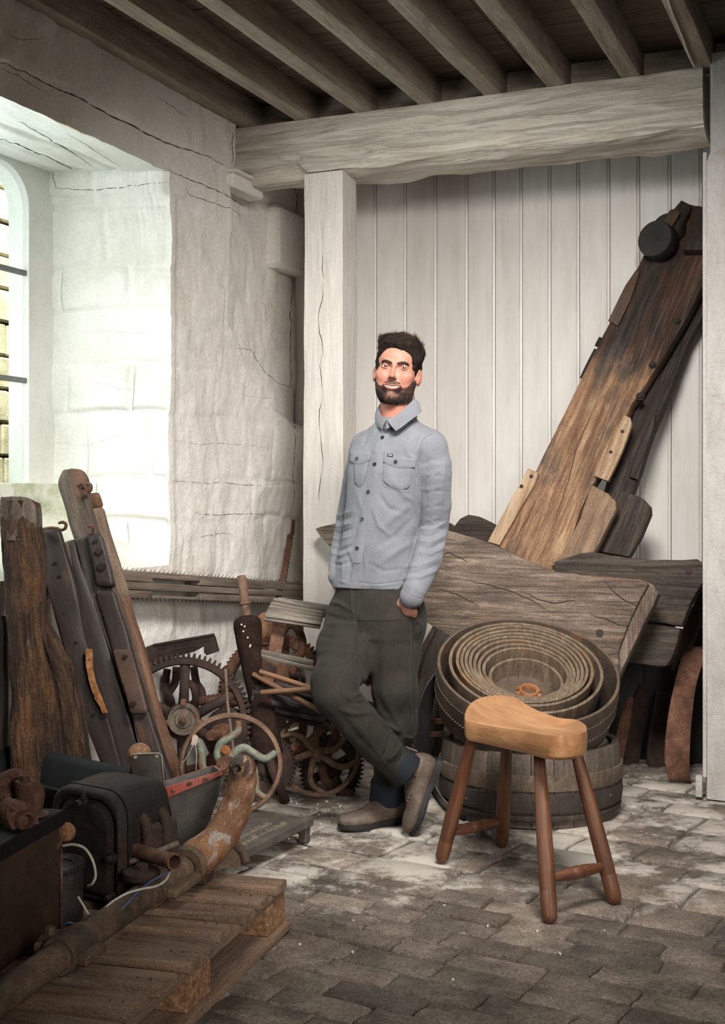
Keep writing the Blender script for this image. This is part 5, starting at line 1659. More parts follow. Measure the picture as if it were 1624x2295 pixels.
# ------------------------------------------------------------------ right side: stool, barrel, belt coil, timbers, iron rims
def mk_stool():
    st = thing('stool', Vector((.5, 3.9, 0)), 'low wooden milking stool with dished seat and four splayed turned legs', 'stool')
    # seat: outline traced on the plane of its rim, dished top
    rim = [(1041, 1610), (1044, 1594), (1056, 1580), (1076, 1571), (1100, 1567), (1128, 1566), (1156, 1570), (1178, 1581), (1200, 1590), (1235, 1601), (1266, 1608), (1288, 1610), (1303, 1617), (1312, 1627), (1314, 1642),
           (1300, 1650), (1275, 1654), (1250, 1655), (1225, 1652), (1196, 1645), (1178, 1640), (1150, 1634), (1115, 1627), (1075, 1618), (1052, 1614)]
    zt = .503
    pts = [G(x, y, zt) for x, y in rim]; c = sum(pts, Vector()) / len(pts)
    ax = Vector((.406, -.914, 0)); wx = Vector((.914, .406, 0))
    fm = frame(Vector((c.x, c.y, .44)), ax, wx)
    n = 72; dense = smoothpath([p.copy() for p in pts], 3, True)

    def ring(sc, zf):
        out = []
        for p in dense:
            q = c + (p - c) * sc; a = (q - c).dot(ax) / .22; b = (q - c).dot(wx) / .13
            out.append(Vector((q.x, q.y, zf(a, b))))
        return out
    rimz = lambda a, b: zt + .004 * a * a - .006 * (1 - min(1, abs(a)))
    dish = lambda k: (lambda a, b: zt - .024 * k + .010 * min(1, a * a) + .002)
    rings = [ring(.90, lambda a, b: .434), ring(.96, lambda a, b: .437), ring(1.0, lambda a, b: .448), ring(1.01, lambda a, b: zt - .016), ring(1.0, rimz),
             ring(.965, lambda a, b: rimz(a, b) + .002), ring(.90, dish(.35)), ring(.78, dish(.75)), ring(.6, dish(1.0)), ring(.35, dish(1.1)), ring(.08, dish(1.12))]
    v, f = loft(rings, True); obj('seat', v, [q[::-1] for q in f], M['seat'], st, fm, 32)
    feet = [(987, 1937, (1062, 1640)), (1123, 1900, (1137, 1640)), (1232, 2075, (1206, 1665)), (1380, 2032, (1285, 1665))]
    F_ = []; T_ = []
    for x, y, tp in feet:
        a = G(x, y - 4, 0); b = G(tp[0], tp[1], .455)
        d = (b - a).normalized(); fm = frame(a, d)
        L = (b - a).length
        prof = [(0, 0.001), (.010, .003), (.017, .010), (.0205, .022), (.0215, .05), (.0215, .085), (.0205, .088), (.0215, .091), (.0225, .16), (.0215, .26), (.0185, .38), (.0155, L - .02), (.015, L)]
        prof = [(r * 1.08, h) for r, h in prof]
        m = MB(); m.lathe(fm, prof, 22); m.build('leg', M['leg'], st, fm, 50)
        F_.append(a); T_.append(b)
    for i, j in ((0, 1), (2, 3)):
        z = .125 if i == 0 else .125
        a = F_[i].lerp(T_[i], .235 if i == 0 else .235); b = F_[j].lerp(T_[j], .235); d = b - a; L = d.length; fm = frame(a, d)
        pr = [(.010, 0), (.0125, L * .08), (.0165, L * .27), (.0185, L * .36), (.0190, L * .39), (.0125, L * .405), (.0180, L * .43), (.0200, L * .5), (.0180, L * .57), (.0125, L * .595), (.0190, L * .61), (.0185, L * .64), (.0165, L * .73), (.0125, L * .92), (.010, L)]
        m = MB(); m.lathe(fm, pr, 20); m.build('stretcher', M['leg'], st, fm, 50)


def mk_barrel():
    C = Vector((.648, 4.86, 0)); b = thing('half_barrel', C, 'cut-down wooden barrel with iron-grey staves and hoops behind the stool', 'barrel')
    prof = [(.330, .004), (.334, .05), (.341, .10), (.345, .15), (.344, .2), (.338, .255), (.334, .272)]
    n = 26
    for i in range(n):
        a0 = 2 * PI * i / n + .004; a1 = 2 * PI * (i + 1) / n - .004
        rings = []
        for r, z in prof:
            ring = []
            for k in range(4):
                a = a0 + (a1 - a0) * k / 3; rr = r + (.0012 if k in (1, 2) else 0)
                ring.append(C + Vector((rr * math.cos(a), rr * math.sin(a), z + (.002 * math.sin(i * 2.3) if z > .26 else 0))))
            for k in range(3, -1, -1):
                a = a0 + (a1 - a0) * k / 3; ring.append(C + Vector(((r - .024) * math.cos(a), (r - .024) * math.sin(a), z + (.002 * math.sin(i * 2.3) if z > .26 else 0))))
            rings.append(ring)
        v, f = loft(rings, True); am = (a0 + a1) / 2
        obj('stave', v, f, M['barrel'], b, frame(C + Vector((.34 * math.cos(am), .34 * math.sin(am), 0)), ZUP, Vector((math.cos(am), math.sin(am), 0))), 40)
    up = frame(C, ZUP)
    for z0, z1, r, mt, nm in ((.140, .198, .347, M['hoopwood'], 'hoop'), (.062, .128, .3445, M['barreldark'], 'band'), (.030, .052, .3395, M['barreldark'], 'band')):
        m = MB(); m.lathe(up, [(r - .004, z0), (r + .004, z0 + .001), (r + .008, (z0 + z1) / 2), (r + .005, z1 - .001), (r - .004, z1)], 64, True); m.build(nm, mt, b, up, 50)
    m = MB(); m.lathe(up, [(0, .10), (.31, .10), (.31, .085), (0, .085)], 48); m.build('base', M['barreldark'], b, up)
    for k in range(5):
        a = -PI / 2 + (k - 2) * .43; z = .09 + .012 * (k % 3)
        p = C + Vector((.352 * math.cos(a), .352 * math.sin(a), z)); bolt(b, p, Vector((math.cos(a), math.sin(a), 0)), .004, .002, M['rustgrey'], 'nail')
    # toothed ring lying inside
    g = thing('ring_gear', C + Vector((0, 0, .1)), 'rusty ring gear with inward teeth lying inside the barrel', 'gear')
    m = MB(); fm = frame(C, ZUP); m.lathe(fm, [(.278, .12), (.300, .12), (.300, .262), (.278, .262)], 72, True)
    m.build('ring', M['rustgrey'], g, fm, 40)
    m = MB()
    for i in range(84):
        a = 2 * PI * i / 84; f2 = frame(C + Vector((.278 * math.cos(a), .278 * math.sin(a), .2)), Vector((math.cos(a), math.sin(a), 0)), ZUP)
        m.box(f2, (-.013, -.06, -.0045), (.002, .062, .0045))
    m.build('teeth', M['rustgrey'], g, fm, 30)['kind'] = 'stuff'
    # coil of wide belting, telescoped, leaning towards the camera on the barrel
    axd = Vector((.045, -.46, .887)).normalized(); rc = P(1183, 1497, 4.78); c = thing('drive_belt_coil', C + Vector((0, 0, .27)), 'thick coil of wide brown drive belting resting tilted on the barrel', 'belt coil')
    rings = [(1183, 203, 1497), (1179, 174, 1492), (1178, 156, 1488), (1177, 144, 1489), (1177, 134, 1491), (1177, 125, 1494), (1177, 116, 1498), (1178, 107, 1503), (1180, 98, 1507), (1181, 84, 1524)]
    x0 = axd.cross(Vector((0, 1, 0))).normalized()
    for k, (cx, hw, cy) in enumerate(rings):
        R = hw * 4.78 / F
        lat = (cx - 1183) * 4.78 / F; dn = Vector((0, -.884, -.468)); sink = .003 * k + (.02 if k == 9 else 0)
        cc = rc - axd * sink + dn * ((cy - 1497 - sink * 520) / 339.0) + Vector((lat, 0, 0))
        # remove the leftover drop by sliding in the plane
        fm = frame(cc, axd); d = .195 if k == 0 else .11; th = .012 if k else .011
        nn = 72; pr = [(R - th, 0), (R - th * .5, .0025), (R, 0), (R + (.002 if k == 0 else 0), -.02), (R + .002 if k == 0 else R - .004, -d * .55), (R - .012 if k == 0 else R - .01, -d), (R - .012 - th if k == 0 else R - .01 - th, -d), (R - th - .003, -d * .5)]
        m = MB()
        rr = []
        for r, h in pr:
            rr.append([fm @ Vector((h + .0015 * math.sin(3 * a + k), r * (1 + .006 * math.sin(2 * a + k * 1.3)) * math.cos(a), r * (1 + .006 * math.sin(2 * a + k * 1.3)) * math.sin(a))) for a in [2 * PI * j / nn for j in range(nn)]])
        v, f = loft(rr, False, True); m.add(v, f); o = m.build('belt_turn', M['beltside'] if k == 0 else M['belt'], c, fm, 50)
        if k == 0:
            m = MB()
            for row_, hh in ((0, -.055), (1, -.115)):
                for j in range(150):
                    a = 2 * PI * j / 150; r = (R + .0018 if row_ == 0 else R + .0016); r *= (1 + .006 * math.sin(2 * a))
                    f2 = frame(fm @ Vector((hh, r * math.cos(a), r * math.sin(a))), fm.to_3x3() @ Vector((0, -math.sin(a), math.cos(a))), axd)
                    m.box(f2, (-.0035, -.0012, -.002), (.0035, .0012, .002))
            m.build('stitching', M['stitch'], o, fm, 0)['kind'] = 'stuff'
            m = MB(); m.lathe(fm, [(0, -.150), (R - .03, -.150), (R - .03, -.160), (0, -.160)], 48); m.build('bottom', M['black'], c, fm)
        if k == 9:
            m = MB(); m.lathe(fm, [(0, -.075), (R - th - .002, -.075), (R - th - .002, -.085), (0, -.085)], 40); m.build('bottom', M['beltside'], c, fm)
            hub_p = cc - axd * .055 + Vector((.018, .012, 0))
    h = thing('castellated_collar', hub_p, 'small rusty castellated collar lying in the middle of the belt coil', 'collar')
    fm = frame(hub_p - axd * .018, axd); m = MB(); m.lathe(fm, [(.026, 0), (.040, 0), (.040, .022), (.037, .026), (.029, .026), (.026, .022)], 32, True)
    m.build('ring', M['rustorange'], h, fm)
    for i in range(8):
        a = 2 * PI * i / 8 + .2; f2 = frame(fm @ Vector((.009, .043 * math.cos(a), .043 * math.sin(a))), fm.to_3x3() @ Vector((0, math.cos(a), math.sin(a))), axd)
        m = MB(); m.box(f2, (-.008, -.009, -.008), (.008, .009, .008), .003); m.build('lug', M['rustorange'], h, f2)


def mk_timbers():
    nb = -U
    # the big leaning brown plank
    n1 = (-U * math.cos(math.radians(14)) + ZUP * math.sin(math.radians(14))).normalized()
    r = (1420 - CX) / F; p0 = RM(.60, -.2, 2.3)
    t = thing('leaning_plank', onplane(1190, 1300, p0, n1), 'wide brown oak wheel plank leaning diagonally against the boards, pale at its foot', 'plank')
    gr = onplane(1440, 600, p0, n1) - onplane(1180, 1230, p0, n1)
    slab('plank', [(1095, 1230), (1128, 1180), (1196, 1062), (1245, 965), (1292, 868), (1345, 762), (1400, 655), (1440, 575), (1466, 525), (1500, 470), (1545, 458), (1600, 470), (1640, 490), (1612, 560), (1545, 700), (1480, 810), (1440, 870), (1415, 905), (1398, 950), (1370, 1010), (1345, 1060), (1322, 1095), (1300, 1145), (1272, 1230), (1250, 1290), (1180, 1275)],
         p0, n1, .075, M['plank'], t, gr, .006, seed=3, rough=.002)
    pf = p0 + n1 * .022
    slab('cleat', [(1092, 1214), (1183, 1048), (1206, 1060), (1197, 1085), (1160, 1150), (1118, 1222)], pf, n1, .022, M['plankpale'], t, gr, .003, rough=.0015)
    slab('cleat', [(1398, 929), (1412, 936), (1415, 952), (1395, 1010), (1362, 1078), (1354, 1076), (1330, 1066), (1352, 1010)], p0 + n1 * .03, n1, .03, M['plankpale'], t, gr, .004, rough=.0015)
    slab('cleat', [(1362, 718), (1383, 730), (1412, 672), (1432, 610), (1425, 604), (1400, 640)], p0 + n1 * .018, n1, .02, M['plank2'], t, gr, .003)
    slab('cheek_block', [(1322, 1083), (1362, 1105), (1379, 1122), (1380, 1140), (1352, 1200), (1330, 1240), (1297, 1282), (1235, 1268), (1258, 1240), (1300, 1160)], p0 + n1 * .035, n1, .06, M['plankpale2'], t, gr, .012, rough=.0015)
    slab('groove', [(1434, 638), (1441, 641), (1470, 598), (1478, 592), (1473, 585), (1482, 568), (1474, 566)], p0 + n1 * .0015, n1, .002, M['crack'], t, gr, 0)
    # iron hooks along the left edge, head timbers and sheave
    for q in ([(1391, 674), (1395, 666), (1399, 657)], [(1336, 776), (1341, 766), (1346, 757)], [(1303, 848), (1312, 828), (1324, 804), (1335, 783)]):
        m = MB(); m.tube(smoothpath([onplane(x, y, p0 - n1 * .02, n1) for x, y in q], 4), .009, 8); m.build('strap', M['iron'], t)
    for x, y in ((1518, 720), (1462, 818), (1434, 888)):
        bolt(t, onplane(x, y, p0 + n1 * .002, n1), n1, .012, .012, M['iron'])
    slab('head_timber', [(1448, 570), (1500, 478), (1526, 448), (1546, 458), (1545, 470), (1520, 520), (1480, 560)], p0 + n1 * .05, n1, .05, M['plankdark'], t, gr, .006)
    slab('head_timber', [(1484, 498), (1505, 468), (1524, 475), (1504, 508)], p0 + n1 * .085, n1, .035, M['plank2'], t, gr, .004)
    slab('head_timber', [(1530, 560), (1560, 460), (1620, 470), (1640, 560)], p0 + n1 * .06, n1, .06, M['plankdark'], t, gr, .006)
    for (x, y, r_, off) in ((1466, 534, .083, .11), (1492, 513, .075, .03)):
        c = onplane(x, y, p0 + n1 * off, n1); d = (n1 + Vector((-.35, 0, -.10))).normalized(); fm = frame(c, d)
        m = MB(); m.lathe(fm, [(0, .002), (.012, .002), (.012, 0), (r_ * .96, .0), (r_, -.006), (r_, -.07), (r_ * .9, -.08), (0, -.08)], 40); m.build('sheave', M['black2'], t, fm)
    for (x, y) in ((1190, 1068), (1168, 1090)):
        c = onplane(x, y, pf + n1 * .0005, n1); m = MB(); m.lathe(frame(c, n1), [(0, .001), (.009, .001), (.009, -.004), (0, -.004)], 14); m.build('peg_hole', M['crack'], t)
    for (x, y) in ((1394, 967), (1368, 1013)):
        c = onplane(x, y, p0 + n1 * .0305, n1); m = MB(); m.lathe(frame(c, n1), [(0, .001), (.008, .001), (.008, -.004), (0, -.004)], 14); m.build('peg_hole', M['crack'], t)
    ck = MB()
    for q in ([(1345, 880), (1310, 960), (1290, 1010), (1275, 1070), (1255, 1130), (1235, 1190)], [(1200, 1120), (1180, 1165), (1150, 1215)], [(1395, 700), (1372, 745), (1350, 790)]):
        pp = smoothpath([onplane(x, y, p0 + n1 * .0005, n1) for x, y in q], 5)
        ck.tube([a + Vector((.002 * math.sin(i * 1.7), 0, 0)) for i, a in enumerate(pp)], [.0016 * math.sin(PI * (i + .5) / len(pp)) + .0004 for i in range(len(pp))], 5)
    ck.build('split', M['crack'], t)
    # the dark plank behind it
    p1 = p0 - n1 * .11
    t = thing('dark_plank', onplane(1360, 1240, p1, n1), 'blackened plank leaning behind the wide brown plank', 'plank')
    slab('plank', [(1300, 1290), (1350, 1110), (1420, 900), (1470, 780), (1560, 560), (1625, 540), (1600, 660), (1560, 735), (1545, 760), (1510, 850), (1480, 925), (1455, 985), (1436, 1050), (1415, 1105), (1390, 1150), (1372, 1205), (1340, 1290)], p1, n1, .07, M['plankdark'], t, gr, .006, rough=.003, seed=9)
    slab('cleat', [(1448, 935), (1468, 928), (1466, 948), (1428, 1075), (1410, 1068), (1425, 1010)], p1 + n1 * .025, n1, .03, M['plankdark'], t, gr, .004)
    slab('cheek_block', [(1392, 1098), (1440, 1116), (1456, 1133), (1457, 1150), (1436, 1200), (1408, 1248), (1340, 1236), (1352, 1180)], p1 + n1 * .03, n1, .06, M['felloedark'], t, gr, .010)
    for x, y in ((1545, 688), (1388, 1037), (1372, 1062)):
        bolt(t, onplane(x, y, p1 + n1 * .003, n1), n1, .013, .018, M['iron'])
    # front felloe
    n2 = (-U + ZUP * .16).normalized(); q0 = RM(-.10, -.9, 1.1)
    t = thing('curved_timber', onplane(1200, 1400, q0, n2), 'massive weathered oak rim timber lying level behind the man and the belt coil', 'timber')
    slab('timber', [(704, 1184), (716, 1179), (753, 1172), (800, 1166), (860, 1165), (930, 1172), (1002, 1188), (1035, 1198), (1063, 1206), (1092, 1215), (1115, 1223), (1150, 1242), (1180, 1256), (1212, 1268), (1241, 1279), (1300, 1287), (1353, 1292), (1400, 1295), (1431, 1297), (1445, 1301), (1453, 1310), (1427, 1360), (1405, 1410), (1386, 1460), (1386, 1515), (1340, 1560), (1200, 1560), (1080, 1500), (1015, 1438), (990, 1418), (972, 1407), (942, 1386), (900, 1362), (860, 1330), (800, 1280), (755, 1245), (735, 1224), (715, 1203)],
         q0, n2, .10, M['felloe'], t, V, .012, rough=.004, seed=5)
    slab('end_face', [(1400, 1300), (1445, 1303), (1464, 1311), (1474, 1330), (1462, 1360), (1440, 1405), (1412, 1462), (1388, 1514), (1370, 1500)], q0 - n2 * .02, n2, .07, M['felloe'], t, ZUP, .012, rough=.002)
    c = onplane(1343, 1419, q0 + n2 * .0015, n2); m = MB(); m.lathe(frame(c, n2), [(0, .001), (.016, .001), (.016, -.004), (0, -.004)], 18); m.build('peg_hole', M['crack'], t)
    ck = MB()
    for q in ([(1353, 1300), (1385, 1335), (1430, 1360)], [(1320, 1378), (1360, 1388), (1385, 1400), (1412, 1404)], [(980, 1245), (1010, 1240), (1050, 1262)], [(1180, 1330), (1230, 1350), (1290, 1345)], [(1040, 1300), (1100, 1312), (1170, 1335), (1230, 1370)], [(985, 1320), (1030, 1335), (1075, 1360)]):
        pp = smoothpath([onplane(x, y, q0 + n2 * .0008, n2) for x, y in q], 5)
        ck.tube([a + Vector((0, 0, .002 * math.sin(i * 1.7))) for i, a in enumerate(pp)], [.0022 * math.sin(PI * (i + .5) / len(pp)) + .0004 for i in range(len(pp))], 5)
    ck.build('split', M['crack'], t)
    # felloe behind, at the right
    q1 = RM(.14, -.3, 1.1)
    t = thing('curved_timber', onplane(1440, 1400, q1, n2), 'darker rim timber behind the brown plank, ending by the right post', 'timber')
    slab('timber', [(1240, 1260), (1300, 1238), (1327, 1236), (1365, 1243), (1405, 1249), (1450, 1253), (1488, 1255), (1530, 1254), (1561, 1252), (1576, 1262), (1578, 1300), (1553, 1340), (1527, 1403), (1450, 1393), (1390, 1386), (1300, 1380), (1240, 1330)], q1, n2, .08, M['felloedark'], t, V, .008, rough=.003, seed=2)
    slab('timber', [(1330, 1395), (1390, 1390), (1450, 1397), (1525, 1408), (1517, 1440), (1503, 1480), (1492, 1492), (1475, 1495), (1440, 1489), (1410, 1484), (1340, 1482)], q1 + n2 * .002, n2, .08, M['felloedark'], t, V, .010, rough=.003, seed=6)
    slab('dark_gap_filler', [(1335, 1360), (1520, 1372), (1500, 1440), (1335, 1430)], q1 - n2 * .082, n2, .03, M['black2'], t, V, .003)  # black slab added to darken the bright gap between the two timbers
    bolt(t, onplane(1543, 1280, q1 + n2 * .002, n2), n2, .010, .006, M['rustdark'])
    t = thing('curved_timber', onplane(1060, 1240, RM(.56, -.9, 1.1), n2), 'dark humped timber end showing above the level oak timber beside the sleeve', 'timber')
    slab('timber', [(960, 1200), (985, 1160), (1003, 1170), (1015, 1182), (1030, 1162), (1048, 1154), (1072, 1158), (1100, 1170), (1130, 1185), (1180, 1240), (1180, 1290), (960, 1290)], RM(.56, -.9, 1.1), n2, .09, M['felloedark'], t, V, .008, rough=.003, seed=8)
    t = thing('shade_panel', RM(.70, -.25, 0), 'added black panels standing in for the shade under the rear timber beside the post', 'board')  # black panels added in place of the deep shade under the timber
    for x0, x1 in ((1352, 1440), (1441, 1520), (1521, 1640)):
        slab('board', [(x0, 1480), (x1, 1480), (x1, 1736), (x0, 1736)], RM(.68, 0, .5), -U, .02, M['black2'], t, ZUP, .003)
    # dark wood end low behind the coil, at the left
    q2 = RM(-.16, -.95, .9); n3 = (-U - V * .15 + ZUP * .1).normalized()
    t = thing('timber_offcut', G(960, 1720) * 1.0, 'grey-brown timber end standing between the trousers and the belt coil', 'timber')
    gd = onplane(965, 1440, q2, n3) - onplane(935, 1560, q2, n3)
    slab('timber', [(972, 1402), (1012, 1425), (1020, 1450), (1000, 1520), (978, 1600), (965, 1720), (922, 1720), (925, 1590), (930, 1500), (945, 1450)], q2, n3, .09, M['felloedark'], t, gd, .008, rough=.003, seed=12)
    slab('iron_edge', [(968, 1404), (976, 1412), (950, 1465), (933, 1520), (924, 1515), (932, 1470)], q2 + n3 * .012, n3, .02, M['rustdark'], t, gd, .002)
    # black belt hanging in a curve
    bl = strip('rubber_belt', [(984, 1500, 4.86), (955, 1540, 4.82), (938, 1590, 4.80), (932, 1650, 4.80), (930, 1708, 4.82), (932, 1765, 4.84)], [(990, 1506, 4.95), (975, 1560, 4.92), (966, 1610, 4.9), (962, 1660, 4.9), (962, 1715, 4.92), (966, 1768, 4.94)], .006, M['black'])
    tag(bl, 'curved strip of black belting between the man and the barrel', 'belt')
    for i, (y, lb) in enumerate(((1617, 'upper'), (1646, 'lower'))):
        m = MB(); fm = frame(P(955, y, 5.05), Vector((1, .1, 0))); m.box(fm, (0, -.011, -.008), (.22, .011, .008), .002)
        o = m.build('iron_bar', M['rust']); tag(o, '%s of two flat rusty bars left of the barrel' % lb, 'bar')
    ty = MB(); ty.tube(sp_at([(962, 1700, 4.7), (967, 1760, 4.62), (990, 1800, 4.55), (1020, 1822, 4.52), (1040, 1834, 4.55)]), .012, 10)
    tag(ty.build('rubber_hose', M['black']), 'black hose curving over the floor to the foot of the barrel', 'hose')
    ty = MB(); ty.tube(sp_at([(972, 1760, 4.68), (990, 1790, 4.60), (1015, 1815, 4.56), (1035, 1826, 4.58)]), .006, 10)
    tag(ty.build('steel_rod', M['rustgrey']), 'thin bent rod lying along the black hose', 'rod')


def rim_seg(name, label, left, right, th, mt):
    o = strip(name, left, right, th, mt, None, 5); tag(o, label, 'wheel tyre', None); return o


def mk_rims():
    rim_seg('wheel_tyre', 'wide rusty curved iron rim standing nearest the right post', [(1541, 1450, 5.45), (1527, 1474, 5.36), (1507, 1552, 5.28), (1494, 1630, 5.24), (1490, 1700, 5.22), (1497, 1743, 5.25), (1510, 1748, 5.28)],
            [(1585, 1448, 5.47), (1580, 1470, 5.38), (1560, 1533, 5.30), (1549, 1618, 5.26), (1545, 1691, 5.24), (1546, 1750, 5.27), (1560, 1752, 5.30)], .008, M['rust'])
    rim_seg('wheel_tyre', 'dark rusty iron rim in the shade left of the widest rim', [(1472, 1548, 5.66), (1465, 1590, 5.62), (1455, 1650, 5.60), (1450, 1690, 5.60), (1456, 1722, 5.60)],
            [(1515, 1548, 5.68), (1508, 1590, 5.64), (1500, 1650, 5.62), (1496, 1700, 5.62), (1500, 1738, 5.62)], .008, M['rustdark'])
    rim_seg('wheel_tyre', 'narrow upright rusty rim beside the barrel, taller of the two there', [(1440, 1510, 5.80), (1424, 1560, 5.74), (1410, 1620, 5.70), (1400, 1680, 5.68), (1396, 1722, 5.66)],
            [(1472, 1512, 5.82), (1460, 1560, 5.76), (1448, 1620, 5.72), (1436, 1680, 5.70), (1428, 1728, 5.68)], .008, M['rustdark'])
    rim_seg('wheel_tyre', 'short narrow rusty rim touching the barrel side', [(1410, 1562, 5.5), (1392, 1610, 5.46), (1380, 1660, 5.44), (1374, 1712, 5.44)],
            [(1420, 1562, 5.52), (1412, 1620, 5.48), (1400, 1680, 5.46), (1394, 1716, 5.46)], .008, M['rust'])
    rim_seg('wheel_tyre', 'dark iron strap slanting up behind the end of the rear timber', [(1584, 1300, 5.36), (1560, 1345, 5.36), (1535, 1400, 5.38), (1518, 1450, 5.40), (1505, 1500, 5.42)],
            [(1600, 1330, 5.38), (1580, 1380, 5.38), (1560, 1430, 5.40), (1545, 1470, 5.42), (1533, 1510, 5.44)], .008, M['rustdark'])
    rim_seg('wheel_tyre', 'dark iron disc edge half hidden behind the right post', [(1560, 1400, 5.6), (1548, 1440, 5.58), (1545, 1480, 5.58)], [(1610, 1390, 5.62), (1600, 1440, 5.6), (1600, 1490, 5.6)], .02, M['rustdark'])


M['plank2'] = mat('head_oak', ['#3a2a1f', '#523b2a', '#6b4e38'], (1.3, 9, 9), 2.4, rough=.6, bump=.5, bd=.004, grain=('#2a1e16', (1.0, 24, 24), 3.5, .45))
M['plankpale2'] = mat('cheek_oak', ['#5a4433', '#7c634b', '#96795b'], (1.3, 9, 9), 2.4, rough=.65, bump=.6, bd=.005, fine=.3, fs=120, grain=('#403024', (1.0, 24, 24), 3.5, .45), layers=[('#3c3531', (1, 3, 3), 2.6, .56, .7, .7)])
M['black2'] = mat('sheave_and_shade_black', ['#151311', '#201d1a', '#2c2723'], ns=8, rough=.6, bump=.3, bd=.003, fine=.3)  # black of the sheaves, also on the added pieces standing in for shade
mk_stool(); mk_barrel(); mk_timbers(); mk_rims()
# ------------------------------------------------------------------ left side: leaning timbers, wheels, rollers
def stake(name, rows, mt, parent=None, th=.08, power=4.0, rough=.004, n=28, k=5, nf=9.0, seed=0, smooth=45, taper_end=.8, ridg=0.0):
    """rows: (px_left, px_right, py, Y) from top to bottom; a long piece with a squarish section"""
    L_ = smoothpath([P(r[0], r[2], r[3]) for r in rows], k); R_ = smoothpath([P(r[1], r[2] if len(r) < 5 else r[4], r[3]) for r in rows], k)
    C = [(a + b) / 2 for a, b in zip(L_, R_)]; ax = (C[-1] - C[0]).normalized()
    rings = []
    m = len(C); s = 0
    for i in range(m):
        w = (R_[i] - L_[i]); hw = w.length / 2; w = w.normalized(); d = ax.cross(w).normalized()
        if d.y < 0: d = -d
        if i: s += (C[i] - C[i - 1]).length
        e = taper_end if i in (0, m - 1) else 1
        ring = []
        for j in range(n):
            a = 2 * PI * j / n; c_, s_ = math.cos(a), math.sin(a)
            x = math.copysign(abs(c_) ** (2 / power), c_); y = math.copysign(abs(s_) ** (2 / power), s_)
            nz = float(fbm(s * nf * .35 + seed * 5, c_ * 1.6 + seed, s_ * 1.6, 4, seed)) * rough
            if ridg: nz += ridg * float(vnoise(s * 1.5, c_ * 5 + seed, s_ * 5, seed + 3))
            ring.append(C[i] + w * (x * hw * e + nz * x) + d * (y * th / 2 * e + nz * y + th / 2))
        rings.append(ring)
    v, f = loft(rings, True)
    fm = frame(C[0], ax, w)
    # orientation check
    a0 = (rings[1][0] - rings[0][0]).cross(rings[0][1] - rings[0][0]).dot(rings[0][0] - C[0] - d * th / 2)
    if a0 < 0: f = [q[::-1] for q in f]
    return obj(name, v, f, mt, parent, fm, smooth)


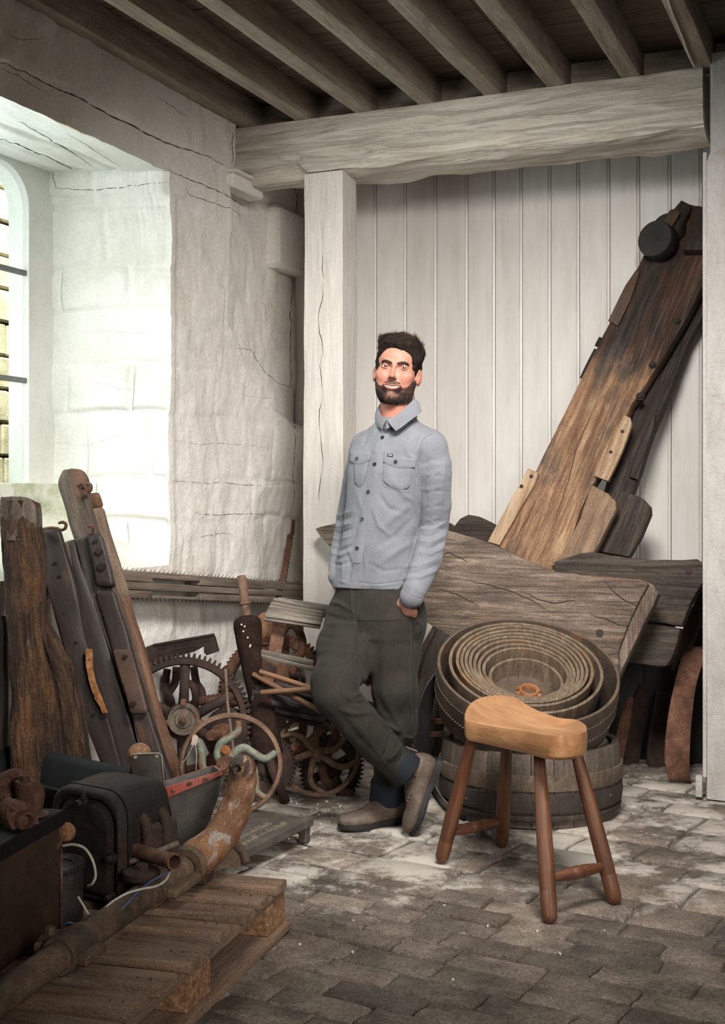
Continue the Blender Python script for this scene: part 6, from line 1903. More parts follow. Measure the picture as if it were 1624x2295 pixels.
def mk_left_timbers():
    t = thing('rotten_post', Vector((-1.02, 4.12, 0)), 'thick rotten brown post standing at the left edge, weathered grey at its top', 'post')
    stake('post', [(-4, 76, 1120, 4.10), (-6, 79, 1150, 4.10), (-4, 79, 1190, 4.08), (0, 86, 1262, 4.06), (2, 83, 1320, 4.05), (6, 84, 1400, 4.03), (9, 95, 1480, 4.01), (14, 118, 1545, 4.0), (14, 128, 1620, 3.99), (16, 130, 1700, 3.98), (18, 135, 1800, 3.98), (20, 140, 1925, 3.99)],
          M['rot'], t, .13, 3.0, .010, 40, 7, 14, 3, ridg=.006)
    stake('weathered_top', [(-3, 60, 1112, 4.095), (-5, 72, 1120, 4.092), (-6, 80, 1145, 4.088), (-4, 80, 1180, 4.085), (6, 48, 1215, 4.07)], M['rottop'], t, .10, 3.0, .006, 36, 6, 14, 5, ridg=.007)
    stake('rotten_lobe', [(86, 97, 1345, 4.10), (82, 101, 1400, 4.08), (84, 122, 1450, 4.06), (90, 152, 1500, 4.05), (100, 166, 1550, 4.04), (108, 176, 1610, 4.03), (112, 185, 1670, 4.02), (115, 190, 1760, 4.02), (118, 196, 1900, 4.03)], M['rot'], t, .10, 2.6, .012, 36, 7, 20, 8, ridg=.008)
    t = thing('dark_post', Vector((-1.25, 4.4, 0)), 'almost black timber in the shade at the far left behind the rotten post', 'post')
    stake('post', [(-60, 12, 1380, 4.10), (-55, 10, 1600, 4.06), (-50, 8, 1880, 4.02)], M['plankdark'], t, .06, 6, .003, 24, 5)
    # hooked timber, left
    t = thing('hooked_timber', Vector((-.87, 4.3, 0)), 'dark purple-brown timber with an iron hook at its top, cork strip on its edge', 'timber')
    stake('timber', [(80, 131, 1188, 4.300, 1183), (88, 143, 1225, 4.280), (97, 158, 1275, 4.250), (108, 172, 1330, 4.220), (126, 184, 1400, 4.190), (141, 196, 1452, 4.170), (158, 212, 1510, 4.140), (176, 232, 1575, 4.120), (196, 250, 1640, 4.100), (226, 272, 1716, 4.080), (260, 310, 1830, 4.050), (275, 330, 1890, 4.050)],
          M['purple'], t, .05, 9, .0022, 28, 6, 9, 2)
    m = MB(); hk = [(96, 1186, 4.280), (112, 1183, 4.270), (128, 1184, 4.260), (138, 1188, 4.240), (146, 1184, 4.230), (148, 1176, 4.230), (143, 1171, 4.230), (136, 1171, 4.230), (131, 1173, 4.230)]
    m.tube(sp_at(hk, 5), [.005] * 20 + [.0055] * 15 + [.0045] * 6, 8); m.build('hook', M['rust'], t)
    for x, y in ((122, 1262), (132, 1292), (142, 1375), (170, 1440), (193, 1513), (210, 1600)):
        fm = frame(P(x, y, 4.280 - (y - 1183) * .00042), (-.1, -1, .1)); m = MB(); m.lathe(fm, [(0, .003), (.005, .002), (.006, -.01), (0, -.01)], 10); m.build('nail', M['iron'], t, fm)
    stake('cork_strip', [(190, 206, 1454, 4.140), (193, 208, 1490, 4.125), (200, 215, 1530, 4.110), (213, 228, 1565, 4.100), (230, 241, 1598, 4.090)], M['cork'], t, .012, 6, .003, 16, 8, 60, 4)
    # pale-edged dark timber between the hooked ones
    t = thing('thin_timber', Vector((-.8, 4.5, 0)), 'thin timber with a pale grey edge wedged between the two hooked timbers', 'timber')
    stake('timber', [(141, 166, 1216, 4.440, 1208), (150, 178, 1260, 4.420), (163, 205, 1330, 4.400), (185, 235, 1420, 4.370), (215, 262, 1520, 4.340), (240, 290, 1610, 4.320), (270, 320, 1720, 4.300), (300, 352, 1850, 4.280)], M['purple'], t, .04, 9, .002, 24, 5, 9, 6)
    stake('pale_edge', [(140, 152, 1219, 4.432, 1212), (148, 160, 1262, 4.412), (160, 170, 1320, 4.392), (182, 190, 1400, 4.365)], M['greywood'], t, .03, 8, .002, 18, 5, 9, 7)
    # second hooked timber with peg holes and an iron plate
    t = thing('hooked_timber', Vector((-.72, 4.4, 0)), 'hooked timber with a round peg hole, plate of rusty iron lower down, grey left side', 'timber')
    stake('grey_side', [(164, 198, 1211, 4.445, 1196), (174, 212, 1240, 4.435), (186, 222, 1290, 4.415), (208, 240, 1360, 4.390), (238, 266, 1440, 4.360), (262, 290, 1510, 4.335), (290, 315, 1590, 4.310), (306, 336, 1660, 4.290), (325, 355, 1740, 4.270), (345, 375, 1830, 4.250)], M['greywood2'], t, .07, 7, .0025, 26, 6, 9, 9)
    stake('timber', [(192, 224, 1195, 4.405), (200, 234, 1232, 4.395), (208, 244, 1268, 4.385), (214, 255, 1313, 4.370)], M['purple'], t, .06, 9, .002, 26, 6, 9, 10)
    stake('timber', [(214, 253, 1323, 4.385), (226, 268, 1370, 4.370), (240, 285, 1420, 4.355), (256, 300, 1480, 4.335), (272, 316, 1530, 4.320), (290, 333, 1592, 4.305), (306, 352, 1650, 4.290), (324, 372, 1710, 4.275), (345, 396, 1800, 4.260), (360, 410, 1870, 4.250)], M['purple'], t, .05, 9, .002, 26, 6, 9, 11)
    stake('iron_plate', [(252, 293, 1455, 4.315), (262, 302, 1490, 4.305), (272, 312, 1525, 4.295), (283, 322, 1560, 4.285), (291, 331, 1598, 4.275)], M['rustplate'], t, .02, 12, .001, 26, 5, 9, 12)
    for x, y, r_ in ((221, 1236, .012), (227, 1270, .013), (213, 1213, .006)):
        fm = frame(P(x, y, 4.398 - (y - 1195) * .0003), (-.05, -1, .1)); m = MB(); m.lathe(fm, [(0, .0045), (r_, .004), (r_ * 1.1, -.01), (0, -.01)], 18); m.build('peg', M['iron'], t, fm)
    for x, y, r_ in ((280, 1472, .007), (298, 1578, .009)):
        fm = frame(P(x, y, 4.308 - (y - 1455) * .00028), (-.05, -1, .1)); m = MB(); m.lathe(fm, [(0, .0045), (r_, .004), (r_ * 1.1, -.01), (0, -.01)], 14); m.build('stud', M['iron'], t, fm)
    m = MB(); m.tube(sp_at([(207, 1196, 4.400), (209, 1188, 4.390), (205, 1180, 4.380), (199, 1178, 4.380), (196, 1182, 4.380)], 5), .0045, 8); m.build('hook', M['rust'], t)
    # block with rounded head, far back
    t = thing('yoke_block', Vector((-.9, 4.75, 0)), 'grey timber with a rounded head and an iron eye, topmost of the leaning timbers', 'timber')
    stake('timber', [(140, 182, 1050, 4.500, 1052), (129, 190, 1072, 4.500, 1066), (128, 194, 1090, 4.498, 1080), (136, 198, 1115, 4.490), (145, 204, 1145, 4.485), (152, 212, 1175, 4.480), (165, 224, 1215, 4.470), (190, 250, 1300, 4.450), (250, 310, 1500, 4.410), (330, 385, 1770, 4.360)], M['greywood'], t, .07, 4.5, .004, 30, 6, 9, 14)
    stake('rounded_face', [(155, 182, 1049, 4.496, 1052), (156, 191, 1064, 4.494), (160, 193, 1090, 4.490), (166, 197, 1115, 4.486)], M['pole'], t, .02, 3.5, .002, 24, 5, 9, 15)
    m = MB(); m.tube(sp_at([(182, 1094, 4.485), (192, 1086, 4.475), (203, 1086, 4.470), (204, 1098, 4.465), (196, 1103, 4.470)], 5), .0055, 8); m.tube(sp_at([(176, 1088, 4.485), (186, 1084, 4.470), (194, 1098, 4.460), (194, 1110, 4.465)], 5), .005, 8); m.build('iron_link', M['rust'], t)
    # long pole with iron cap
    t = thing('capped_pole', Vector((-.62, 4.6, 0)), 'long round brown pole with an octagonal top and rusty iron cap, leaning right', 'pole')
    stake('cap', [(184, 216, 1108, 4.569, 1103), (186, 221, 1118, 4.568, 1112), (192, 228, 1143, 4.567, 1135)], M['rust'], t, .055, 2.6, .001, 22, 4, 9, 16)
    stake('octagonal_top', [(192, 228, 1143, 4.568, 1136), (206, 242, 1190, 4.566), (222, 258, 1240, 4.564), (240, 274, 1290, 4.562), (254, 288, 1338, 4.560)], M['greywood3'], t, .052, 3.4, .0012, 22, 5, 9, 17)
    stake('shaft', [(258, 287, 1337, 4.560), (272, 300, 1385, 4.559), (290, 320, 1445, 4.557), (306, 336, 1505, 4.555), (321, 353, 1570, 4.553), (338, 371, 1630, 4.551), (355, 392, 1690, 4.549), (370, 408, 1738, 4.548), (382, 420, 1800, 4.547)], M['pole'], t, .052, 2.1, .0018, 24, 6, 9, 18)
    # slatted rail along the wall
    t = thing('slatted_rail', RM(-.4, TW + .12, .8), 'long grey slatted wooden rail with spikes, propped along the wall under the window', 'rail')

    def at(px, off, z0, tt=.10):
        r = (px - CX) / F; A = O + V * (TW + tt); s = (r * A.y - A.x) / (U.x - r * U.y); return s
    s0, s1 = at(60, 0, 0), at(700, 0, 0); sa, sb = at(272, 0, 0), at(673, 0, 0)

    def zline(s, k): a, b = k; return a + (b - a) * (s - sa) / (sb - sa)
    top = (.912, .765); hgt = (.093, .088)
    for i, (a0, a1) in enumerate(((0.0, .31), (.34, .64), (.68, 1.0))):
        rows = []
        for (q0, q1) in ((s0, at(330, 0, 0)), (at(331, 0, 0), at(437, 0, 0)), (at(438, 0, 0), s1)) if i != 1 else ((s0, s1),):
            hole = i != 1 and q0 > s0 + .01 and q1 < s1 - .01
            z0a = zline(q0, top) - hgt[0] * (a0 + a1) / 2; z0b = zline(q1, top) - hgt[0] * (a0 + a1) / 2
            h = hgt[0] * (a1 - a0) * (.45 if hole else .97)
            dz = (.008 if i == 0 else -.008) if hole else 0
            timber('slat', RM(q0, TW + .10, z0a + dz), RM(q1, TW + .10, z0b + dz), h, .05, M['rail'], t, up=ZUP, seg=14, rough=.0015, bev=.003, seed=20 + i)
    timber('top_slat', RM(s0, TW + .052, zline(s0, top) + .006), RM(s1, TW + .052, zline(s1, top) + .006), .012, .11, M['rail'], t, up=ZUP, seg=14, rough=.001, bev=.002, seed=31)
    m = MB(); rnd = random.Random(3); k = 0
    s = s0
    while s < s1:
        z = zline(s, top) + .012; a = RM(s, TW + .03 + rnd.uniform(-.004, .004), z)
        m.tube([a, a + U * .018 + ZUP * .004, a + U * .026 + ZUP * .013], [.0016, .0015, .0006], 5)
        z = zline(s, top) - hgt[0]; a = RM(s, TW + .11, z)
        m.tube([a + ZUP * .004, a - ZUP * .007, a + U * .012 - ZUP * .009], [.0016, .0015, .0006], 5); s += .033
    m.build('spikes', M['iron'], t)['kind'] = 'stuff'
    # toothed bar in the corner
    t = thing('toothed_bar', RM(.6, TW + .05, .8), 'thin rusty notched iron bar leaning in the corner left of the post', 'bar')
    stake('bar', [(653, 661, 1164, 6.30), (650, 659, 1195, 6.29), (643, 656, 1200, 6.28), (637, 650, 1240, 6.22), (628, 642, 1290, 6.16), (615, 630, 1340, 6.10), (590, 606, 1440, 6.02), (540, 558, 1670, 5.94)], M['rust'], t, .02, 6, .002, 14, 9, 60, 4)
    m = MB()
    for i in range(15):
        y = 1206 + i * 8; x = 655 - (y - 1200) * .155 - 1; fm = frame(P(x, y, 6.275), (1, 0, -.2)); m.box(fm, (-.004, -.005, -.004), (.009, .005, .012), .001)
    m.build('teeth', M['rust'], t, None, 30)


def wheel_frame(cx, cy, Y, tilt=0, turn=0):
    n = Vector((0, -1, 0)); n = Matrix.Rotation(math.radians(turn), 3, 'Z') @ (Matrix.Rotation(math.radians(tilt), 3, 'X') @ n)
    return frame(P(cx, cy, Y), n, ZUP)


def gear(name, label, cx, cy, Y, r, w, rimt, teeth, th, mt, tilt=0, turn=0, arms=6, armr=.016, a0=0, hub=.05, cat='gear', web=None):
    """spur gear: ring, arms, boss, every tooth in one toothed ring"""
    fm = wheel_frame(cx, cy, Y, tilt, turn); g = thing(name, P(cx, cy, Y) - Vector((0, 0, 0)), label, cat)
    m = MB(); m.lathe(fm, [(r - rimt, -w / 2), (r - .001, -w / 2), (r, -w / 2 + .002), (r, w / 2 - .002), (r - .001, w / 2), (r - rimt, w / 2), (r - rimt - .006, w / 2 - .008), (r - rimt - .006, -w / 2 + .008)], 84, True)
    m.build('rim', mt, g, fm, 40)
    if teeth:
        m = MB()
        for i in range(teeth):
            a = 2 * PI * i / teeth; d = Vector((0, math.cos(a), math.sin(a))); tn = Vector((0, -math.sin(a), math.cos(a)))
            bw = PI * r / teeth * .62
            v = []
            for xx in (-w / 2, w / 2):
                for (rr, ww) in ((r - .002, bw), (r + th * .5, bw * .8), (r + th, bw * .45)):
                    v += [fm @ (Vector((xx, 0, 0)) + d * rr - tn * ww), fm @ (Vector((xx, 0, 0)) + d * rr + tn * ww)]
            m.add(v, [(0, 1, 3, 2), (2, 3, 5, 4), (7, 6, 8, 9), (9, 8, 10, 11), (0, 2, 8, 6), (2, 4, 10, 8), (1, 7, 9, 3), (3, 9, 11, 5), (4, 5, 11, 10)])
        m.build('teeth', mt, g, fm, 30)['kind'] = 'stuff'
    for i in range(arms):
        a = a0 + 2 * PI * i / arms; d = Vector((0, math.cos(a), math.sin(a)))
        m = MB(); m.tube([fm @ (d * hub * .8), fm @ (d * (r * .5)), fm @ (d * (r - rimt * .8))], [armr * 1.15, armr, armr * 1.1], 12)
        m.build('arm', mt, g, frame(fm.translation, fm.to_3x3() @ d), True)
    m = MB(); m.lathe(fm, [(0, w * .7), (hub * .5, w * .7), (hub * .9, w * .55), (hub, w * .4), (hub, -w * .5), (0, -w * .5)], 32); m.build('boss', mt, g, fm, 40)
    return g, fm


def spoke_wheel(name, label, cx, cy, Y, hw, tube_r, spokes, mt_rim, mt_sp, tilt, turn, spr, prof=None, hubr=.03, cat='wheel'):
    fm = wheel_frame(cx, cy, Y, tilt, turn); r = hw * Y / F; g = thing(name, Vector((P(cx, cy, Y).x, Y, 0)), label, cat)
    m = MB()
    if prof is None: prof = [(r + tube_r * math.cos(a), tube_r * math.sin(a)) for a in [2 * PI * k / 12 for k in range(12)]]
    else: prof = [(r + a, b) for a, b in prof]
    m.lathe(fm, prof, 84, True); m.build('rim', mt_rim, g, fm, 50)
    for q in spokes:
        pts = [onplane(x, y, fm.translation, fm.to_3x3() @ Vector((1, 0, 0))) for x, y in q]
        sp = smoothpath(pts, 7); k = len(sp)
        m = MB(); m.tube(sp, [spr * (1.15 - .3 * i / k) for i in range(k)], 12); m.build('spoke', mt_sp, g, frame(sp[0], sp[-1] - sp[0]), True)
    m = MB(); m.lathe(fm, [(0, hubr * .9), (hubr * .6, hubr * .9), (hubr * .95, hubr * .6), (hubr, 0), (hubr * .95, -hubr * .6), (0, -hubr * .7)], 28); m.build('hub', mt_sp, g, fm, 40)
    return g, fm


def mk_wheels():
    g, fm = gear('large_gear', 'large rusty gear wheel with many teeth standing against the wall behind the pole', 410, 1617, 4.93, .250, .055, .020, 76, .018, M['rustdark'], arms=6, armr=.019, a0=math.radians(-2) + PI / 2 * 0, hub=.07, turn=4)
    # hub disc with three lugs and square bolt
    h = frame(P(410, 1614, 4.86), (0, -1, .03)); m = MB()
    m.lathe(h, [(0, .012), (.016, .012), (.020, .002), (.030, .002), (.034, -.004), (.048, -.004), (.051, .003), (.058, .004), (.060, 0), (.060, -.05), (.03, -.06), (0, -.06)], 44); m.build('hub_disc', M['rustgrey'], g, h, 30)
    for a in (90, -10, 190):
        d = h.to_3x3() @ Vector((0, math.cos(math.radians(a - 90)), math.sin(math.radians(a - 90)))); d = Vector((math.cos(math.radians(a)), 0, math.sin(math.radians(a))))
        m = MB(); m.tube([h.translation + d * .055, h.translation + d * .078 + Vector((0, .01, 0))], [.014, .011], 12); m.build('lug', M['rust'], g, None, True)
    m = MB(); m.box(frame(P(411, 1613, 4.845), (0, -1, 0)), (-.01, -.009, -.009), (.012, .009, .009), .002); m.build('square_bolt', M['rust'], g)
    sh = MB(); fm2 = frame(P(363, 1659, 4.74), (.35, -1, .1)); sh.lathe(fm2, [(0, .001), (.010, .001), (.017, -.003), (.018, -.012), (.017, -.14), (0, -.14)], 20); o = sh.build('shaft_end', M['rustgrey'], None, fm2)
    tag(o, 'short round shaft end sticking out beside the pole, under the gear hub', 'shaft')
    gear('gear_wheel', 'rusty gear behind the large handwheel, its arc of small teeth showing', 492, 1712, 5.16, .275, .05, .018, 100, .010, M['rust'], arms=5, armr=.016, a0=.5, hub=.06, turn=-6, tilt=-4)
    gear('gear_wheel', 'rusty gear half hidden behind the dark cone, by the wall', 622, 1560, 5.62, .265, .05, .03, 80, .014, M['rust'], arms=4, armr=.016, a0=.2, hub=.06, turn=-18)
    gear('gear_wheel', 'small dark gear low down right of the large handwheel', 592, 1716, 4.95, .115, .045, .05, 44, .012, M['rustdark'], arms=4, armr=.02, a0=.2, hub=.04, turn=10)
    gear('gear_wheel', 'rusty toothed wheel lying behind the small handwheel on the floor', 742, 1722, 5.16, .125, .05, .03, 46, .012, M['rustdark'], arms=4, armr=.018, a0=.6, hub=.04, turn=-25, tilt=-18)
    # curved arms and shaft ends behind
    t = thing('shaft', P(470, 1640, 4.9) * 1, 'stubby rusty shaft with a dark flange seen through the large handwheel', 'shaft')
    fm = frame(P(472, 1649, 4.82), (-.35, -1, .05)); m = MB(); m.lathe(fm, [(0, 0), (.019, 0), (.021, -.004), (.021, -.06), (.034, -.065), (.034, -.12), (.0, -.12)], 28); m.build('shaft', M['rust'], t, fm)
    m = MB(); m.lathe(fm, [(0, -.12), (.085, -.12), (.09, -.13), (.09, -.17), (0, -.17)], 40); m.build('flange', M['rustdark'], t, fm)
    b = thing('bent_arm', P(440, 1500, 5.3) * 1, 'pair of curved dark iron arms hanging against the wall inside the large gear', 'casting')
    for q in ([(434, 1495, 5.22), (440, 1530, 5.2), (452, 1550, 5.2), (455, 1580, 5.2)], [(420, 1530, 5.18), (432, 1538, 5.16), (438, 1560, 5.16), (436, 1590, 5.16)], [(375, 1500, 5.2), (370, 1540, 5.2), (385, 1580, 5.2), (372, 1640, 5.2)], [(395, 1495, 5.22), (392, 1530, 5.22), (376, 1560, 5.22), (380, 1600, 5.22)]):
        m = MB(); m.tube(sp_at(q, 6), .016, 10); m.build('arm', M['rustdark'], b, None, True)
    # flat text plate
    n = Vector((-.15, -1, .05)); p0 = P(400, 1450, 5.02)
    t = thing('cast_bracket', P(400, 1560, 5.06) * 1, 'dark rusty cast bracket with worn raised lettering lying above the large gear', 'bracket')
    slab('plate', [(318, 1454), (345, 1443), (400, 1433), (476, 1420), (480, 1430), (488, 1460), (462, 1469), (456, 1462), (456, 1448), (430, 1462), (330, 1490)], p0, n, .03, M['rustdark2'], t, None, .004)
    slab('lip', [(344, 1443), (476, 1420), (478, 1424), (345, 1448)], p0 + n.normalized() * .008, n, .008, M['rustdark2'], t, None, .001)
    m = MB(); rnd = random.Random(8)
    for row_, x0, x1, y0, y1 in ((0, 358, 472, 1451, 1431), (1, 388, 448, 1461, 1450)):
        x = x0
        while x < x1:
            y = y0 + (y1 - y0) * (x - x0) / (x1 - x0); c = onplane(x, y, p0, n); f2 = frame(c, Vector((1, -.15, .18)), ZUP)
            k = rnd.randrange(3)
            m.box(f2, (-.003, -.009, -.003), (-.0005, .009, .004))
            if k != 1: m.box(f2, (-.003, .006, -.003), (.004, .0085, .004))
            if k != 0: m.box(f2, (-.003, -.0085, -.003), (.004, -.006, .004))
            x += 6.2
    m.build('lettering', M['rustdark2'], t, None, 0)
    # large handwheel with S-shaped green spokes
    pr = [(-.011, -.014), (0, -.017), (.005, -.010), (.002, -.002), (.005, .006), (0, .014), (-.010, .015), (-.014, 0)]
    sp = [[(503, 1720), (478, 1734), (455, 1722), (452, 1694), (447, 1668), (432, 1652)],
          [(500, 1716), (488, 1694), (494, 1668), (515, 1652), (532, 1640), (534, 1615)],
          [(504, 1712), (520, 1690), (545, 1676), (568, 1688), (592, 1700), (612, 1690), (626, 1682)],
          [(508, 1726), (540, 1720), (566, 1722), (572, 1750), (576, 1776), (598, 1790)],
          [(502, 1726), (490, 1750), (480, 1780), (470, 1800), (466, 1826)]]
    g, fm = spoke_wheel('handwheel', 'large handwheel with wavy green-painted spokes, grey rim, leaning on the gears', 517, 1714, 4.46, 112, .01, sp, M['rustlight'], M['green'], -6, 6, .0145, prof=pr, hubr=.026)
    h = frame(P(503, 1717, 4.38), (-.15, -1, .12)); m = MB()
    m.lathe(h, [(0, .018), (.013, .018), (.015, .012), (.016, .004), (.022, .004), (.024, -.004), (.033, -.006), (.035, -.014), (.035, -.03), (.02, -.06), (0, -.06)], 32); m.build('axle_nut', M['rust'], g, h, 30)
    bolt(g, P(505, 1682, 4.44), (0, -1, 0), .012, .012, M['rustorange'])
    tg = thing('paper_tag', P(436, 1660, 4.40), 'small pinkish paper tag tied with string to the large handwheel', 'tag')
    f3 = frame(P(436, 1658, 4.395), (1, 0, -.25), (0.2, 0, 1)); m = MB()
    bm = [(-.010, .012), (-.004, .018), (.005, .017), (.011, .010), (.010, -.018), (-.008, -.020)]
    m.loft([[f3 @ Vector((x, y, .0006)) for x, y in bm], [f3 @ Vector((x, y, -.0006)) for x, y in bm]]); m.build('tag', M['paper'], tg, f3, 0)
    for q in ([(434, 1664, 4.39), (424, 1688, 4.37), (408, 1712, 4.36)], [(438, 1666, 4.39), (440, 1690, 4.36), (439, 1726, 4.30)]):
        m = MB(); m.tube(sp_at(q, 4), .0011, 5); m.build('string', M['wire'], tg, None, True)
    # small six-spoke wheel
    c = (706, 1684); sp = []
    for (ex, ey, bx, by) in ((629, 1651, 672, 1650), (640, 1745, 655, 1704), (713, 1592, 708, 1640), (778, 1632, 748, 1680), (800, 1706, 752, 1716), (728, 1778, 694, 1740)):
        sp.append([c, ((c[0] + bx) / 2, (c[1] + by) / 2), (bx, by), ((bx + ex) / 2 + (bx - (c[0] + ex) / 2) * .35, (by + ey) / 2 + (by - (c[1] + ey) / 2) * .35), (ex, ey)])
    pr = [(-.008, -.009), (.004, -.010), (.008, -.003), (.008, .006), (.002, .010), (-.008, .008), (-.011, 0)]
    spoke_wheel('handwheel', 'smaller rusty handwheel with six curved spokes standing on the floor by the man', 712, 1688, 4.98, 92, .01, sp, M['rustlight'], M['rustlight'], -4, -8, .0125, prof=pr, hubr=.024)
    # dark felt cone on a rusty spindle
    ct = thing('cone_roller', Vector((-.4, 5.0, 0)), 'dark fuzzy cone on an iron spindle standing among the gears', 'roller')
    a = P(553, 1385, 5.02); b2 = P(573, 1590, 4.98); d = (a - b2).normalized(); fm = frame(b2, d); L = (a - b2).length
    m = MB(); m.lathe(fm, [(0, 0), (.018, 0), (.020, .01), (.036, L * .35), (.050, L * .68), (.057, L * .9), (.055, L * .965), (.046, L * 1.0), (.02, L * 1.03), (0, L * 1.035)], 36); m.build('cone', M['felt'], ct, fm)
    a2 = P(541, 1290, 5.05); f2 = frame(a, (a2 - a)); L2 = (a2 - a).length; m = MB()
    m.lathe(f2, [(.019, 0), (.018, L2 * .3), (.024, L2 * .32), (.024, L2 * .36), (.019, L2 * .38), (.017, L2 * .98), (.014, L2), (0, L2)], 20); m.build('spindle', M['rustlight'], ct, f2)
    f2 = frame(P(597, 1690, 4.93), (P(590, 1560, 4.98) - P(597, 1690, 4.93))); m = MB(); m.lathe(f2, [(0, 0), (.062, 0), (.066, .01), (.060, .03), (.056, .20), (.05, .23), (0, .24)], 36); m.build('base_cylinder', M['felt'], ct, f2)
    m = MB(); m.tube([P(600, 1690, 4.93), P(612, 1730, 4.88), P(640, 1796, 4.93)], [.022, .018, .018], 14); m.build('leg', M['rustdark'], ct, None, True)
    f2 = frame(P(604, 1704, 4.92), (P(612, 1730, 4.88) - P(600, 1690, 4.93))); m = MB(); m.lathe(f2, [(.018, -.006), (.028, -.004), (.028, .006), (.018, .008)], 20, True); m.build('collar', M['rustdark'], ct, f2)
    sp_ = MB(); rnd = random.Random(4)
    for x, y in ((541, 1400), (545, 1415), (555, 1429), (561, 1446), (560, 1449), (548, 1404)):
        c2 = P(x, y, 4.958); f2 = frame(c2, (0, -1, 0)); sp_.lathe(f2, [(0, .003), (.0035, .002), (.004, -.003), (0, -.004)], 8)
    sp_.build('paint_spots', M['wire2'], ct)
    # thin upright rod
    m = MB(); m.tube(sp_at([(505, 1500, 4.75), (510, 1580, 4.72), (520, 1660, 4.68), (526, 1750, 4.65), (530, 1842, 4.64)]), .006, 8); tag(m.build('iron_rod', M['rustgrey']), 'thin upright iron rod crossing in front of the large gear', 'rod')


def mk_reel():
    r = thing('slatted_reel', Vector((-.28, 5.05, 0)), 'old roller frame with grey wooden slats and rusty iron arms left of the man', 'roller frame')
    Y0 = 5.02
    # top bundle: five slats around an arc
    for i in range(6):
        k = i / 5
        x0 = 612 - 21 * k ** .8; y0 = 1346 + 40 * k; x1 = 728 - 10 * k; y1 = 1370 + 34 * k
        z = 5.10 - .11 * math.sin(k * 1.9)
        timber('slat', P(x0, y0, z), P(x1, y1, z - .02), .020, .014, M['greyslat'], r, up=(0, -.5 + k, 1), seg=6, rough=.0015, bev=.003, seed=i)
    timber('slat', P(618, 1352, 5.2), P(732, 1370, 5.18), .11, .02, M['greyslat'], r, up=(0, 1, .25), seg=6, rough=.002, bev=.003, seed=9)
    for i, (a, b) in enumerate((((580, 1460), (702, 1485)), ((582, 1469), (702, 1499)))):
        timber('slat', P(*a, 5.0), P(*b, 4.97), .019, .018, M['greyslat'], r, up=(0, -.3, 1), seg=6, rough=.0015, bev=.004, seed=i + 12)
    for i in range(6):
        k = i / 5
        x0 = 567 - 7 * k; y0 = 1527 + 62 * k; x1 = 700 + 36 * k; y1 = 1553 + 76 * k
        z = 5.02 - .07 * math.sin(.3 + k * 2.2)
        timber('slat', P(x0, y0, z), P(x1, y1, z - .04), .0235, .018, M['darkslat'], r, up=(0, -.5 + k, 1), seg=7, rough=.0018, bev=.003, seed=i + 20)
    # iron strap and curved arms
    strip('strap', [(614, 1390, 5.06), (606, 1430, 5.05), (598, 1480, 5.05), (586, 1530, 5.05)], [(642, 1392, 5.07), (636, 1430, 5.06), (626, 1480, 5.06), (612, 1530, 5.06)], .014, M['rustpatch'], r)
    strip('strap', [(628, 1420, 5.14), (622, 1470, 5.14), (616, 1540, 5.14)], [(648, 1424, 5.15), (648, 1470, 5.15), (640, 1545, 5.15)], .012, M['rust'], r)
    m = MB(); m.tube(sp_at([(632, 1420, 5.10), (645, 1402, 5.09), (662, 1404, 5.08), (676, 1430, 5.08), (676, 1458, 5.08), (662, 1480, 5.09), (655, 1510, 5.10), (664, 1535, 5.10), (668, 1560, 5.10)], 7), [.017] * 57, 12); m.build('curved_arm', M['rust'], r, None, True)
    m = MB(); m.tube(sp_at([(636, 1396, 5.10), (660, 1386, 5.10), (690, 1384, 5.10), (720, 1390, 5.10)], 5), .014, 10); m.build('cross_arm', M['rustgrey'], r, None, True)
    fm = frame(P(603, 1405, 5.18), (-.2, -1, 0)); m = MB(); m.lathe(fm, [(0, .0), (.060, .0), (.064, -.004), (.064, -.03), (0, -.03)], 36); m.build('end_plate', M['rustpit'], r, fm)
    fm = frame(P(668, 1526, 5.08), (0, -1, 0)); m = MB(); m.lathe(fm, [(.012, .0), (.028, .0), (.030, -.01), (.030, -.04), (.012, -.04)], 24, True); m.build('bearing', M['rustdark'], r, fm)
    for q in ([(680, 1620, 5.02), (672, 1660, 5.02), (640, 1690, 5.0)], [(745, 1628, 5.0), (752, 1650, 5.02), (735, 1690, 5.05), (722, 1730, 5.08), (745, 1765, 5.08), (790, 1780, 5.05)], [(790, 1530, 4.98), (812, 1520, 4.95), (830, 1530, 4.95)]):
        m = MB(); m.tube(sp_at(q, 6), .018, 12); m.build('leg', M['rust'], r, None, True)
    timber('back_board', P(640, 1560, 5.25), P(850, 1610, 5.2), .12, .02, M['plankdark'], r, up=(0, 0, 1), seg=4, seed=40)
    # three loose pale sticks on top
    for i, (a, b, lb) in enumerate((((582, 1505, 4.93), (712, 1547, 4.86), 'topmost of three pale wooden rods lying across the dark slats'),
                                    ((567, 1511, 4.95), (720, 1596, 4.80), 'pale wooden rod with a metal ferrule slanting steeply down across the slats'),
                                    ((585, 1552, 4.86), (712, 1543, 4.82), 'pale wooden rod lying nearly level across the dark slats'))):
        p, q = P(*a), P(*b); fm = frame(p, q - p); L = (q - p).length; m = MB()
        m.lathe(fm, [(0, 0), (.0095, .0), (.0105, .002), (.0105, L - .002), (0, L)], 14); o = m.build('wooden_rod', M['dowel'], None, fm, 50); tag(o, lb, 'rod')


